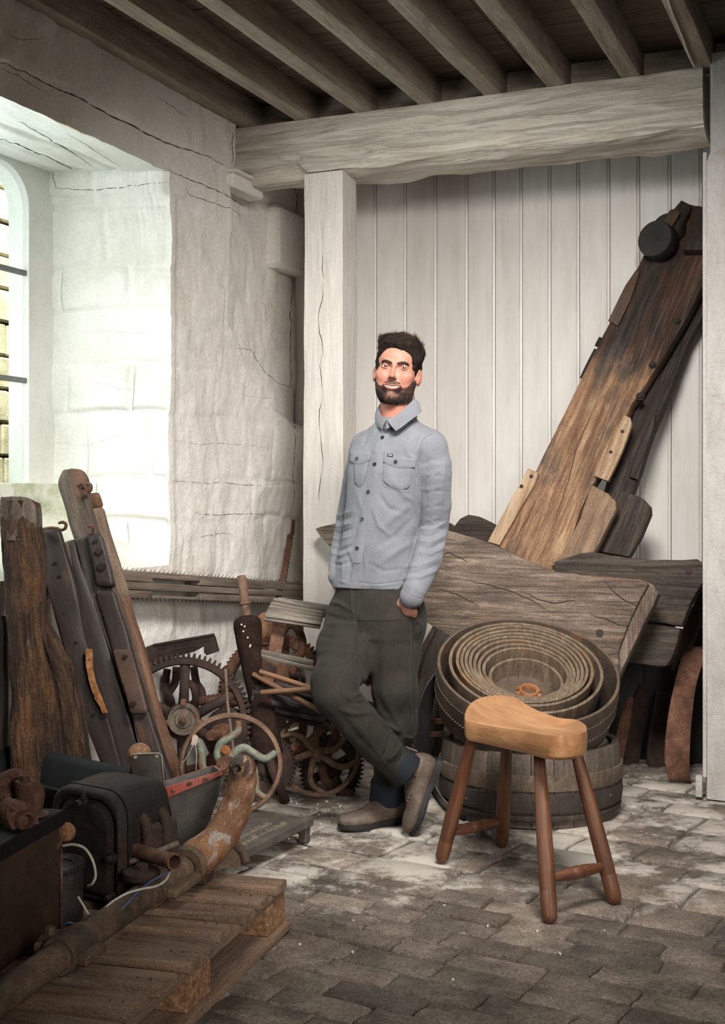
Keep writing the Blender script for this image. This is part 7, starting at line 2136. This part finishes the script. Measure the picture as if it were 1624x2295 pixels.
M['greywood2'] = mat('grey_brown_side', ['#2f2a26', '#443c35', '#5a5047'], (1.3, 8, 8), 2.6, rough=.8, bump=.6, bd=.005, fine=.3, fs=140, grain=('#221d1a', (1.0, 22, 22), 3.0, .5))
M['greywood3'] = mat('octagon_wood', ['#5b4a3d', '#7e6a58', '#988574'], (1.3, 8, 8), 2.6, rough=.75, bump=.5, bd=.004, fine=.3, fs=140, grain=('#43352a', (1.0, 26, 26), 3.0, .4))
M['rustplate'] = mat('rusty_plate', ['#33261f', '#473328', '#5c4232'], ns=6, detail=9, rough=.55, bump=.3, bd=.003, fine=.4, fs=180, layers=[('#242328', (1, 1, 1), 4, .50, .66, .8), ('#9b6a42', (1, 1, 1), 22, .66, .74, .7)])
M['rustlight'] = mat('brown_rust', ['#4e3a2d', '#6c5340', '#846a54'], ns=15, detail=8, rough=.8, bump=.5, bd=.003, fine=.5, fs=180, layers=[('#3a2a20', (1, 1, 1), 18, .52, .62, .7)])
M['rustdark2'] = mat('blackish_rust', ['#1c1310', '#2b1e18', '#3c2a21'], ns=12, detail=8, rough=.85, bump=.6, bd=.004, fine=.5, fs=180)
M['rustpit'] = mat('pitted_rust', ['#6b4630', '#8d6446', '#a9825f'], ns=20, detail=8, rough=.9, bump=1, bd=.005, fine=.5, fs=160, layers=[('#3a2418', (1, 1, 1), 26, .58, .64, .8)])
M['rustpatch'] = mat('patchy_rust', ['#5a3a2a', '#6e4c3a', '#7d6252'], ns=9, detail=8, rough=.75, bump=.5, bd=.003, fine=.5, fs=180, layers=[('#7f7a72', (1, 1, 1), 8, .52, .62, .7), ('#3a2b23', (1, 1, 1), 16, .58, .66, .8)])
M['felt'] = mat('fuzzy_brown', ['#1d1512', '#2a1f1a', '#382a22'], ns=18, detail=6, rough=1, bump=.9, bd=.003, fine=.6, fs=260, spec=.1)
M['wire2'] = mat('white_spot', ['#b9b2a8', '#cfc9bf'], ns=40, rough=.8, bump=0)
mk_left_timbers(); mk_wheels(); mk_reel()
# ------------------------------------------------------------------ left foreground: pallet and the ironwork on it
E1 = Vector((.282, .959, 0)); E2 = Vector((-.959, .282, 0)); PO = Vector((-.2195, 3.484, 0))   # far right corner of the pallet


def PP(a, b, z):           # a towards the camera, b to the left
    return PO - E1 * a + E2 * b + Vector((0, 0, z))


def mk_pallet():
    pl = thing('pallet', PP(.5, .4, 0), 'brown wooden pallet lying in the left foreground under the machine parts', 'pallet')
    # deck boards: distance from the far edge, width
    ys = [(3.484, 3.388), (3.346, 3.269), (3.237, 3.163), (3.120, 3.031), (2.9986, 2.833), (2.798, 2.699), (2.677, 2.564), (2.54, 2.45)]
    rnd = random.Random(9)
    for i, (a, b) in enumerate(ys):
        a0 = (3.484 - a) / .959; a1 = (3.484 - b) / .959; w = a1 - a0; c = (a0 + a1) / 2
        timber('deck_board', PP(c, -.012 + rnd.uniform(-.008, .008), .133), PP(c, 1.02, .133), w * .9, .022, M['pallet'], pl, up=E1, seg=10, rough=.0016, bev=.004, seed=i)
    for b in (.045, .5, .955):
        timber('stringer_board', PP(-.005, b, .111), PP(1.1, b, .111), .095, .022, M['pallet'], pl, up=E2, seg=8, rough=.0012, bev=.003, seed=int(b * 50))
        timber('bottom_board', PP(-.01, b, .011), PP(1.1, b, .011), .13, .022, M['pallet'], pl, up=E2, seg=8, rough=.0012, bev=.003, seed=int(b * 70))
        for a in (.06, .58, 1.05):
            m = MB(); fm = frame(PP(a, b, .0225), E1, E2); m.box(fm, (-.07, -.047, -.0771), (.07, .047, 0), .002) if False else None
            f2 = frame(PP(a, b, .0225), E1, ZUP); m.box(f2, (-.068, 0, -.047), (.068, .077, .047), .002); m.build('block', M['chip'], pl, f2, 30)
    for i in range(16):
        a = [.05, .17, .28, .40, .6, .77, .9][i % 7]; b = .03 + .03 * (i % 2)
        fm = frame(PP(a, b, .144), ZUP); m = MB(); m.lathe(fm, [(0, .001), (.003, .0008), (.003, -.002)], 8); m.build('nail', M['iron'], pl, fm)


def mk_tub():
    # grey plastic tub behind the pallet
    c0 = G(38, 1670, .39); d = Vector((.777, -.63, 0)); e = Vector((-.63, -.777, 0))
    t = thing('plastic_tub', c0 + d * .32 + e * .15 - Vector((0, 0, .244)), 'dark grey plastic tub standing behind the black casing', 'tub')
    Lx, Wx = .66, .30

    def ring(ins, z, r=.03):
        out = []
        for cx, cy, a0 in ((Lx - r - ins, r + ins, -90), (Lx - r - ins, Wx - r - ins, 0), (r + ins, Wx - r - ins, 90), (r + ins, r + ins, 180)):
            for k in range(5):
                a = math.radians(a0 + 22.5 * k); out.append(c0 + d * (cx + r * math.cos(a)) + e * (cy + r * math.sin(a)) + Vector((0, 0, z - .39)))
        return out
    rings = [ring(.045, .148), ring(.038, .20), ring(.022, .355), ring(.008, .36), ring(0, .362), ring(-.004, .386), ring(.0, .392), ring(.010, .388), ring(.022, .37), ring(.045, .20), ring(.052, .156)]
    v, f = loft(rings, True)
    obj('shell', v, f, M['plastic'], t, frame(c0, d), 40)


def mk_casing():
    # black cast casing (rounded box), front face turned left
    ax = Vector((-.58, -.815, 0)).normalized(); C = P(192, 1868, 3.27); C.z = .145
    fmb = frame(C, ax, ZUP)         # local x out of the front, y up, z = x cross y
    zl = fmb.to_3x3() @ Vector((0, 0, 1))
    side = 1 if zl.x > 0 else -1    # local z that points right
    t = thing('cast_casing', C - ax * .12, 'black cast-iron machine casing with rounded top and pipe stub, on the pallet', 'casing')
    W_, Hh = .262, .278

    def sec(x, w, h, r, y0=.02, flare=0):
        out = []
        for cx, cy, a0 in ((w / 2 - r, h - r, 0), (-w / 2 + r, h - r, 90)):
            for k in range(7):
                a = math.radians(a0 + 15 * k); out.append((x, y0 + cy + r * math.sin(a), side * (cx + r * math.cos(a))))
        out += [(x, y0 + .01, side * (-w / 2)), (x, y0, side * (-w / 2 + .01)), (x, y0, side * (w / 2 - .01)), (x, y0 + .01, side * (w / 2))]
        return [fmb @ Vector(p) for p in out]
    # cover
    rings = [sec(.010, W_ - .10, Hh - .075, .05, .045), sec(.008, W_ - .075, Hh - .055, .055, .035), sec(-.004, W_ - .055, Hh - .04, .06, .03), sec(-.006, W_ - .035, Hh - .03, .065, .025), sec(.004, W_ - .028, Hh - .024, .066, .022), sec(.006, W_ - .012, Hh - .012, .068, .02), sec(-.002, W_, Hh, .07, .018), sec(-.020, W_ + .002, Hh + .002, .07, .018), sec(-.022, W_ - .006, Hh - .004, .07, .02)]
    v, f = loft(rings, True); obj('cover', v, f, M['iron'], t, fmb, 50)
    rings = [sec(-.0225, W_ + .006, Hh + .006, .07, .016), sec(-.036, W_ + .008, Hh + .008, .07, .016), sec(-.038, W_ - .006, Hh - .002, .068, .02), sec(-.08, W_ - .008, Hh + .006, .062, .02), sec(-.14, W_ - .012, Hh + .008, .055, .02), sec(-.185, W_ - .03, Hh + .0, .05, .02), sec(-.20, W_ - .06, Hh - .03, .05, .03)]
    v, f = loft(rings, True); obj('housing', v, f, M['iron'], t, fmb, 50)

    def L(x, y, z): return fmb @ Vector((x, y, side * z))
    for (y, z) in ((.262, -.005), (.135, .108), (.035, .105), (.14, -.108)):
        m = MB(); fm = frame(L(.002, y, z), ax); m.lathe(fm, [(0, .026), (.007, .026), (.009, .022), (.009, .012), (.014, .010), (.015, -.03), (0, -.03)], 16); m.build('bolt', M['iron'], t, fm, 30)
    m = MB(); m.tube([L(-.01, .292, .004), L(.012, .268, -.003)], .009, 10); m.build('lug', M['iron'], t, None, True)
    # raised, worn cast marks
    for s_, sz, y, z in (('GUARANTEED FRAME', .0125, .200, -.10), ('SIZE', .012, .165, -.075), ('VOLTS', .016, .125, -.02)):
        q = frame(L(.0105, y, z), (fmb.to_3x3() @ Vector((0, 0, side))), ZUP)
    m = MB(); rnd = random.Random(2)
    for (y, z0, z1) in ((.205, -.105, -.035), (.205, -.02, .035), (.150, -.07, -.03), (.128, .0, .065)):
        z = z0
        while z < z1:
            w = .0065; q = frame(L(.0098, y - (z - z0) * .02, z), ax, ZUP)
            k = rnd.randrange(3)
            m.box(q, (-.001, -.006, -.0008), (.002, .006, .0008))
            if k != 1: m.box(q, (-.001, .004, -.003), (.002, .006, .003))
            if k != 0: m.box(q, (-.001, -.006, -.003), (.002, -.004, .003))
            z += .0088
    m.build('cast_marks', M['ironmark'], t, None, 0)['kind'] = 'stuff'
    # ribbed right side
    for k in range(2):
        x = -.085 - .07 * k
        m = MB(); m.tube(smoothpath([L(x, .225, .105), L(x, .215, .128), L(x, .17, .140), L(x, .12, .136), L(x, .06, .140), L(x, .035, .115)], 4), .015, 10); m.build('rib', M['rustdark'], t, None, True)
    m = MB(); q = frame(L(-.15, .06, .125), fmb.to_3x3() @ Vector((0, 0, side)), ZUP); m.box(q, (-.03, -.03, -.06), (.012, .14, .075), .012); m.build('side_box', M['rustdark'], t, q, 40)
    m = MB(); m.tube(smoothpath([L(-.03, .12, .13), L(-.06, .135, .16), L(-.15, .15, .185)], 4), .008, 8); m.build('rod', M['rustgrey'], t, None, True)
    m = MB(); m.tube(smoothpath([L(-.03, .095, .13), L(-.05, .09, .15), L(-.07, .092, .17)], 4), [.010, .012, .009, .012, .009, .012, .009, .011, .010], 8); m.build('spring', M['rustdark'], t, None, True)
    # flange and open pipe stub
    a = P(305, 1907, 3.24); b = P(391, 1932, 3.10); d = (b - a).normalized(); fm = frame(a, d)
    Lp = (b - a).length; m = MB(); m.lathe(fm, [(.0, -.05), (.019, -.05), (.019, Lp - .02), (.021, Lp - .018), (.021, Lp), (.0165, Lp), (.0165, Lp - .06), (0, Lp - .06)], 28); m.build('pipe_stub', M['rust'], t, fm)
    m = MB(); m.lathe(fm, [(.018, -.018), (.038, -.018), (.040, -.012), (.038, -.006), (.018, -.004)], 28, True); m.build('flange', M['rustdark'], t, fm)
    m = MB(); q = frame(L(-.04, .0, .13), ax, ZUP)
    m.lathe(frame(P(317, 1968, 3.16), ZUP), [(0, .0), (.044, 0), (.046, .004), (.046, .018), (.040, .022), (0, .022)], 28); m.build('foot', M['rustdark'], t)
    m = MB(); m.lathe(frame(P(318, 1958, 3.16), ZUP), [(.018, 0), (.018, .022), (.014, .026), (0, .026)], 6); m.build('foot_bolt', M['rustdark'], t)
    # low grid behind the can
    m = MB(); q = frame(L(.012, .02, -.03), fmb.to_3x3() @ Vector((0, 0, side)), ZUP); m.box(q, (-.03, 0, -.005), (.03, .09, .02), .004); m.box(q, (-.022, .008, -.012), (.022, .08, .0), .003); m.build('inspection_plate', M['iron'], t, q)
    # can
    cc = P(128, 1900, 3.14); c = thing('metal_can', Vector((cc.x, cc.y, .145)), 'dark metal can with recessed lid between the tank and the casing', 'can')
    fm = frame(Vector((cc.x, cc.y, .145)), ZUP); m = MB(); m.lathe(fm, [(0, 0), (.060, 0), (.064, .004), (.064, .125), (.068, .128), (.070, .138), (.068, .146), (.062, .148), (.058, .144), (.030, .144), (.0, .144)], 44); m.build('body', M['can'], c, fm)
    m = MB(); m.lathe(frame(Vector((cc.x + .012, cc.y - .02, .288)), ZUP), [(.030, 0), (.034, .003), (.034, .005), (.030, .006)], 32, True); m.build('lid_ring', M['can'], c)
    # round rusty knob
    k = P(148, 1866, 3.2); fm = frame(k, (.35, -1, .05)); m = MB(); m.lathe(fm, [(0, .018), (.014, .015), (.022, .008), (.025, -.002), (.024, -.012), (.012, -.02), (.010, -.08), (0, -.08)], 28)
    tag(m.build('iron_ball', M['rustpit2'], None, fm), 'round pitted rusty ball between the tank corner and the black casing', 'ball')


def mk_tank():
    c0 = Vector((-.738, 3.075, .146)); u = Vector((-.205, -.979, 0)); w = Vector((-.979, .205, 0))
    t = thing('rusty_tank', c0 + u * .4 + w * .15 - Vector((0, 0, 0)), 'square brown rusty tank with a black-edged lid in the left foreground', 'tank')
    fm = frame(c0, u, ZUP)      # local z = u x up
    zl = fm.to_3x3() @ Vector((0, 0, 1)); sg = 1 if zl.dot(w) > 0 else -1

    def bx(lo, hi, b): return (lo, hi, b)
    m = MB(); m.box(fm, (0, 0, min(0, sg * .34)), (.85, .262, max(0, sg * .34)), .008); m.build('body', M['tank'], t, fm, 30)
    m = MB(); m.box(fm, (-.012, .250, min(-sg * .006, sg * .35)), (.86, .288, max(-sg * .006, sg * .35)), .003); m.build('lid', M['lid'], t, fm, 30)
    m = MB(); m.box(fm, (-.001, .0, min(-sg * .0045, 0)), (.006, .25, max(-sg * .0045, 0)), .001); m.build('edge_bead', M['rust'], t, fm, 30)
    bolt(t, fm @ Vector((.012, .205, -sg * .001)), zl * -sg, .007, .006, M['rust'])
    q = fm @ Vector((.05, .288, sg * .055)); f2 = frame(q, ZUP); m = MB(); m.lathe(f2, [(0, .006), (.030, .006), (.042, .002), (.043, 0), (.043, -.002), (0, -.002)], 28); m.lathe(f2, [(0, .022), (.010, .022), (.012, .018), (.012, .004), (0, .004)], 12); m.build('cap', M['rustgrey'], t, f2, 30)
    # pump casting on the lid
    p = thing('pump_casting', P(20, 1890, 2.95), 'orange-brown rusty pump casting with a bolted flange, on the tank lid', 'pump')
    # body block
    ctr = P(14, 1820, 3.02); Rz = frame(ctr, Vector((.62, -.78, 0)), ZUP)
    f_ = Field(ctr - Vector((.16, .16, .13)), ctr + Vector((.16, .16, .13)), .004)
    A = lambda x, y, z: Rz @ Vector((x, y, z))
    for (x, y, z, x2, y2, z2, r, r2) in ((0, -.04, -.03, 0, .035, -.03, .060, .052), (0, -.04, .05, 0, .03, .05, .060, .05), (.0, .03, -.05, .0, .03, .06, .045, .045)):
        f_.cap(A(x, y, z), A(x2, y2, z2), r, r2, .012)
    v, f = f_.mesh(); obj('body', v, f, M['rust'], p, Rz, 60)
    # corner column with nut
    q = P(55, 1790, 2.97); f2 = frame(q - Vector((0, 0, .05)), ZUP); m = MB(); m.lathe(f2, [(.0, -.03), (.022, -.03), (.022, .075), (.024, .08), (.022, .092), (0, .092)], 26); m.build('column', M['rust'], p, f2)
    f2 = frame(P(55, 1755, 2.97), ZUP); m = MB(); m.lathe(f2, [(0, .018), (.011, .018), (.013, .014), (.013, 0), (0, 0)], 6); m.build('nut', M['rust'], p, f2, 20)
    # oval flange facing right-front
    d = Vector((.75, -.66, .02)).normalized(); fc = P(50, 1838, 2.92); ff = frame(fc, d, ZUP)
    ov = []
    for k in range(32):
        a = 2 * PI * k / 32; rr = .034 + .022 * abs(math.cos(a)) ** 3; ov.append((.0, rr * math.sin(a + .0), rr * math.cos(a)))
    rot = Matrix.Rotation(math.radians(-52), 3, 'X')
    m = MB(); m.loft([[ff @ (Vector((x0, 0, 0)) + rot @ Vector((0, y * s_, z * s_))) for (_, y, z) in ov] for x0, s_ in ((-.035, 1), (.0, 1), (.004, .96))]); m.build('flange', M['rust'], p, ff, 40)
    m = MB(); m.lathe(ff, [(0, -.01), (.013, -.01), (.014, .018), (.016, .021), (.021, .020), (.024, .014), (.025, .002), (.022, -.002), (0, -.012)], 28); m.build('nozzle', M['rust'], p, ff, 40)
    for s_ in (-1, 1):
        bp = ff @ (rot @ Vector((0, 0, s_ * .044))); bolt(p, bp + d * .004, d, .008, .005, M['rust'])
    m = MB(); m.tube(smoothpath([P(-10, 1762, 3.0), P(15, 1748, 3.02), P(32, 1742, 3.04), P(44, 1752, 3.05), P(46, 1775, 3.05)], 5), .021, 14); m.build('pipe_elbow', M['rust'], p, None, True)


def mk_pipe():
    t = thing('cast_pipe', Vector((-.45, 3.2, .145)), 'long rusty cast-iron pipe across the pallet, its thick elbow rising at the far end', 'pipe')
    a = P(-60, 2285, 2.62); b = P(446, 1912, 3.40)
    a = G(-70, 2286, .190); b = G(440, 1925, .205)
    d = (b - a).normalized(); L = (b - a).length; fm = frame(a, d)
    m = MB(); m.lathe(fm, [(.026, 0), (.034, .0), (.0345, .01), (.0335, L * .5), (.0345, L * .8), (.0345, L), (.026, L)], 40, True); m.build('tube', M['rustgrey2'], t, fm)

    def at(px):
        # parameter along the pipe for an image column
        best = min(range(401), key=lambda k: abs(CX + F * (a.x + d.x * L * k / 400) / (a.y + d.y * L * k / 400) - px)); return L * best / 400
    for (x0, x1) in ((140, 190), (335, 405)):
        s0, s1 = at(x0), at(x1)
        if x0 == 140: s0, s1 = at(128), at(185)
        m = MB(); m.lathe(fm, [(.033, s0), (.041, s0), (.044, s0 + .006), (.044, s0 + .014), (.041, s0 + .02), (.041, s1 - .02), (.043, s1 - .012), (.041, s1), (.033, s1)], 40, True); m.build('clamp_sleeve', M['rustgrey2'], t, fm)
        # bolted lugs
        for sd in (-1, 1):
            lat = d.cross(ZUP).normalized() * sd
            q = frame(a + d * ((s0 + s1) / 2) + lat * .046 + Vector((0, 0, -.008 if sd > 0 else .010)), d, ZUP); m = MB()
            m.box(q, (-(s1 - s0) * .42, -.012, -.022), ((s1 - s0) * .42, .012, .022), .006); m.build('clamp_lug', M['rustgrey2'], t, q)
        top = a + d * ((s0 + s1) / 2 - .01) - d.cross(ZUP).normalized() * .044 + Vector((0, 0, .024)); f2 = frame(top, ZUP); m = MB(); m.lathe(f2, [(0, .024), (.010, .024), (.012, .020), (.012, .006), (.024, .004), (.026, 0), (.026, -.012), (0, -.012)], 6); m.build('clamp_bolt', M['rustgrey2'], t, f2, 20)
    # elbow
    pts = [(G(424, 1938, .205), .046), (P(444, 1921, 3.40), .050), (P(474, 1898, 3.43), .046), (P(503, 1864, 3.47), .043), (P(524, 1822, 3.50), .042), (P(537, 1780, 3.51), .040), (P(543, 1750, 3.52), .038), (P(543, 1721, 3.52), .0385)]
    pts = [(Vector(p), r) for p, r in pts]
    lo = np.min([np.array(p) for p, r in pts], axis=0) - .1; hi = np.max([np.array(p) for p, r in pts], axis=0) + .1
    f_ = Field(lo, hi, .004); f_.chain(pts, .012)
    f_.cap(P(525, 1722, 3.45), P(532, 1724, 3.49), .009, .009, .002, 'cut')
    v, f = f_.mesh(); v = relax(v, f, 1)
    obj('elbow', v, f, M['elbow'], t, frame(pts[2][0], pts[-1][0] - pts[2][0]), True)
    f2 = frame(G(418, 1942, .213), d); m = MB(); m.lathe(f2, [(.03, -.01), (.050, -.010), (.055, -.004), (.055, .012), (.050, .022), (.03, .024)], 40, True); m.build('socket_rim', M['rustgrey2'], t, f2)
    m = MB(); m.box(frame(P(452, 1892, 3.40), d, ZUP), (-.014, -.02, -.012), (.014, .012, .012), .004); m.build('lug', M['rustgrey2'], t)
    # saddle under the elbow: half collar standing on the boards
    pa = []
    for k in range(13):
        a_ = math.radians(180 - 15 * k); pa.append(P(508 + 42 * math.cos(a_), 1935 - 46 * math.sin(a_), 3.56))
    m = MB(); m.tube(pa, [.014] * 13, 10); m.build('saddle_rim', M['rustgrey2'], t, None, True)
    v = []; N_ = 13
    for off in (0, .09):
        for p in pa: v.append(p + Vector((-off * .9, -off * .5, 0)))
    f = [(i, i + 1, N_ + i + 1, N_ + i) for i in range(N_ - 1)]
    v2 = [Vector(q) + Vector((.0, .0, -.006)) for q in v]; K = len(v); f += [tuple(K + i for i in reversed(q)) for q in f]
    obj('saddle', v + v2, f, M['rustgrey2'], t, None, True)
    m = MB(); m.box(frame(G(455, 1978, .15), d, ZUP), (-.03, 0, -.02), (.03, .05, .02), .006); m.build('foot', M['rustdark'], t)


def mk_bits():
    # bracket with a rounded head
    t = thing('capped_bracket', P(325, 1850, 3.62), 'rusty round-headed casting with a square plate in front, behind the black casing', 'bracket')
    f_ = Field(P(312, 1860, 3.66) - Vector((.09, .09, .02)), P(312, 1680, 3.66) + Vector((.09, .09, .07)), .004)
    f_.chain([(P(312, 1860, 3.66), .036), (P(311, 1760, 3.66), .034), (P(312, 1692, 3.66), .035)], .01); v, f = f_.mesh()
    obj('head', v, f, M['elbow'], t, frame(P(312, 1860, 3.66), ZUP), True)
    n = Vector((-.05, -1, .12)).normalized(); p0 = P(330, 1720, 3.60)
    slab('plate', [(293, 1696), (297, 1690), (355, 1688), (362, 1693), (368, 1770), (300, 1775)], p0, n, .005, M['tinplate'], t, None, .0015)
    for q in ([(293, 1696), (297, 1690), (355, 1688), (362, 1693), (367, 1756)],):
        m = MB(); m.tube([onplane(x, y, p0 + n * .001, n) for x, y in q], .0022, 6); m.build('rim', M['tinedge'], t, None, True)
    for x, y in ((303, 1697), (351, 1695)):
        fm = frame(onplane(x, y, p0 + n * .001, n), n); m = MB(); m.lathe(fm, [(0, .001), (.005, .001), (.006, -.002)], 14); m.build('rivet', M['tinedge'], t, fm)
    # elevator bucket with red rim
    t = thing('elevator_bucket', P(430, 1925, 3.62), 'tapered dark tin bucket with a faded red rim beside the rusty elbow', 'bucket')
    tl, tr = P(367, 1766, 3.62), P(495, 1727, 3.66); bl_, br_ = P(366, 1752, 3.80), P(478, 1716, 3.84)
    dn = [P(408, 1922, 3.66), P(424, 1927, 3.68), P(414, 1915, 3.78), P(404, 1915, 3.76)]

    def sect(k, ins=0.0):
        a = tl.lerp(P(404, 1926, 3.68), k); b = tr.lerp(P(440, 1905, 3.70), max(k, 0) ** 1.5); c = br_.lerp(P(440, 1895, 3.80), k); e = bl_.lerp(P(404, 1916, 3.78), k)
        b = b + Vector((.02 * math.sin(PI * k), 0, 0)); cen = (a + b + c + e) / 4
        q = []
        cs = [a, b, c, e]
        for i in range(4):
            p, nx, pv = cs[i], cs[(i + 1) % 4], cs[(i - 1) % 4]
            q += [p.lerp(pv, .10), p.lerp((nx + pv) / 2, .05), p.lerp(nx, .10), p.lerp(nx, .35), p.lerp(nx, .62)]
        return [p + (cen - p).normalized() * ins for p in q]
    rings = [sect(1, .004), sect(.9), sect(.7), sect(.45), sect(.2), sect(0), sect(0, .004), sect(.2, .004), sect(.6, .004), sect(.95, .008)]
    v, f = loft(rings, True); obj('body', v, [q[::-1] for q in f], M['tin'], t, None, 40)
    rings = [sect(.145, -.001), sect(.14, -.0045), sect(.0, -.0045), sect(-.006, -.002), sect(-.006, .002), sect(.02, .001)]
    v, f = loft(rings, False); obj('red_rim', v, [q[::-1] for q in f], M['redpaint'], t, None, 40)
    for x, y in ((388, 1772), (425, 1757), (462, 1747), (383, 1865), (402, 1908)):
        fm = frame(P(x, y, 3.622), (-.1, -1, 0)); m = MB(); m.lathe(fm, [(0, .004), (.005, .003), (.006, -.004)], 12); m.build('rivet', M['rust'], t, fm)
    # cast step with raised lettering
    rt, fr, nr = G(696, 1831, .085), G(593, 1808, .085), G(548, 1903, .085); lf = fr + nr - rt
    t = thing('cast_step', (rt + lf) / 2 - Vector((0, 0, .085)), 'cast-iron step plate with raised lettering, lying on the floor beside the pallet', 'step plate')
    lx = (rt - nr).normalized(); wy = (fr - rt).normalized(); L = (rt - nr).length + .14; fm = frame(nr - lx * .14, lx, wy)
    Wd = (fr - rt).length
    zz = fm.to_3x3() @ Vector((0, 0, 1)); sg = 1 if zz.z > 0 else -1
    m = MB(); m.box(fm, (0, 0, -.012), (L, Wd, 0), .002); m.build('plate', M['casting'], t, fm, 30)
    m = MB(); m.box(fm, (0, -.012, -.030), (L + .004, .016, .004), .005); m.box(fm, (0, Wd - .016, -.02), (L, Wd, .003), .003); m.box(fm, (L - .012, 0, -.02), (L, Wd, .003), .003); m.build('raised_edge', M['casting'], t, fm, 40)
    for lo_, hi_ in (((L - .035, 0, -.085), (L, .03, -.008)), ((L - .035, Wd - .03, -.085), (L, Wd, -.008)), ((0, 0, -.085), (.03, .03, -.008)), ((0, Wd - .03, -.085), (.03, Wd, -.008))):
        m = MB(); m.box(fm, lo_, hi_, .004); m.build('leg', M['casting'], t, fm, 40)
    m = MB(); m.box(fm, (L - .02, .01, -.06), (L - .006, Wd - .01, -.008), .004); m.build('end_web', M['casting'], t, fm, 40)
    for s_, y in (('HUDDERSFIELD. ENGLAND', .030), ('PROSPECT IRON WORKS', .074), ('MAKERS', .118), ("& SONS ENG'S", .162)):
        x0 = .03 if y < .1 else .16
        if y > .15: x0 = .13
        text_obj('lettering', s_, .037, .0016, fm @ Matrix.Translation((x0, y, .0012)), M['castletter'], t)
    # wires
    w = thing('white_cable', P(260, 2050, 3.0), 'white electric cable looping from the tank over the black casing', 'cable')
    for q in ([(140, 1896, 3.05), (165, 1893, 3.04), (190, 1902, 3.03), (208, 1930, 3.02), (214, 1962, 3.02), (207, 1980, 3.02), (198, 1986, 3.04)], ):
        m = MB(); m.tube(sp_at(q, 6), .0035, 8); m.build('cable', M['wire'], w, None, True)
    m = MB(); m.tube(sp_at([(175, 2010, 2.98), (190, 2035, 2.97), (203, 2060, 2.97), (200, 2078, 2.95), (175, 2088, 2.93), (150, 2083, 2.93), (139, 2088, 2.93)], 6), .0028, 8)
    tag(m.build('cable', M['wire']), 'short white wire coiled on the pallet under the can', 'cable')
    m = MB(); m.tube(sp_at([(382, 1950, 3.12), (372, 1972, 3.08), (350, 1986, 3.04), (320, 1992, 3.02), (285, 2002, 3.0), (250, 2022, 2.98), (225, 2045, 2.97), (207, 2062, 2.96)], 6), .0028, 8)
    tag(m.build('cable', M['wire']), 'white wire lying over the cast pipe towards the pipe stub', 'cable')
    m = MB(); m.tube(sp_at([(386, 1945, 3.12), (365, 1960, 3.10), (335, 1978, 3.07), (315, 1995, 3.04), (295, 2015, 3.01), (265, 2045, 2.98), (235, 2060, 2.97), (205, 2066, 2.96), (175, 2070, 2.94), (150, 2068, 2.93), (140, 2080, 2.93)], 6), .0024, 8)
    tag(m.build('cable', M['bluewire']), 'blue wire running beside the white one over the pipe', 'cable')
    m = MB()
    for k in range(5):
        m.tube(sp_at([(198 + 3 * k, 2050 + k, 2.955), (204 - 2 * k, 2062 + 2 * k, 2.945), (212 - 3 * k, 2070 - k, 2.955), (206 + k, 2058 - 3 * k, 2.962)], 5), .0016, 6)
    tag(m.build('wire_tie', M['bluewire']), 'knot of dark blue wire tying the cables together', 'wire')
    # crumbs of plaster on the floor
    rnd = random.Random(21)
    m = MB()
    for _ in range(90):
        x = rnd.uniform(640, 1560); y = rnd.uniform(1760, 2200)
        if rnd.random() < .6: x = rnd.uniform(640, 800); y = rnd.uniform(1790, 1880)
        p = G(x, y, .001); r_ = rnd.uniform(.0015, .005); f2 = frame(p, (rnd.uniform(-1, 1), rnd.uniform(-1, 1), .3)); m.box(f2, (-r_, -r_ * .7, -r_ * .6), (r_, r_ * .8, r_ * .6), r_ * .3)
    tag(m.build('plaster_crumbs', M['wire2']), 'crumbs of plaster and grit scattered over the stone floor', 'debris', kind='stuff')


M['can'] = mat('can_tin', ['#24201d', '#332d29', '#443c36'], ns=9, detail=7, rough=.5, metal=.2, bump=.3, bd=.002, fine=.4, fs=180, layers=[('#5b5048', (1, 1, 1), 16, .58, .7, .5)])
M['lid'] = mat('black_lid', ['#0e0f10', '#141516', '#1d1c1b'], ns=7, rough=.75, spec=.25, bump=.3, bd=.003, fine=.3, layers=[('#5a4d42', (1, 1, 1), 26, .66, .74, .6)])
M['rustpit2'] = mat('pitted_knob', ['#5a3c28', '#80593a', '#a5815c'], ns=60, detail=6, rough=.9, bump=.8, bd=.002, fine=.5, fs=260)
M['rustgrey2'] = mat('pipe_rust', ['#3d3026', '#5b4837', '#74604c'], ns=14, detail=9, rough=.75, bump=.6, bd=.004, fine=.5, fs=180, layers=[('#26221f', (1, 1, 1), 7, .52, .66, .8), ('#8a6844', (1, 1, 1), 9, .60, .74, .6)])
M['elbow'] = mat('elbow_rust', ['#4f3422', '#755033', '#8f6b47'], (1, 1, 1), 11, detail=9, rough=.75, bump=.6, bd=.004, fine=.5, fs=180, layers=[('#8f8b84', (.8, 1.2, 1.2), 13, .55, .61, .8), ('#221a16', (.6, 1.3, 1.3), 9, .53, .60, .9), ('#b08a5c', (.7, 2.0, 2.0), 26, .57, .63, .7)])
M['ironmark'] = mat('raised_rusty_marks', ['#2b1d16', '#3d2a20'], ns=30, rough=.7, bump=.2)
M['tinplate'] = mat('dark_plate', ['#2a2723', '#3b362f', '#4a443a'], ns=8, rough=.5, bump=.3, bd=.002, fine=.3)
M['tinedge'] = mat('bright_edge', ['#7e7568', '#9a9182'], ns=20, rough=.5, bump=.2)
M['castletter'] = mat('cast_letter', ['#5a5145', '#7b7060', '#928674'], ns=30, rough=.7, bump=.3, bd=.002)
mk_pallet(); mk_tub(); mk_casing(); mk_tank(); mk_pipe(); mk_bits()
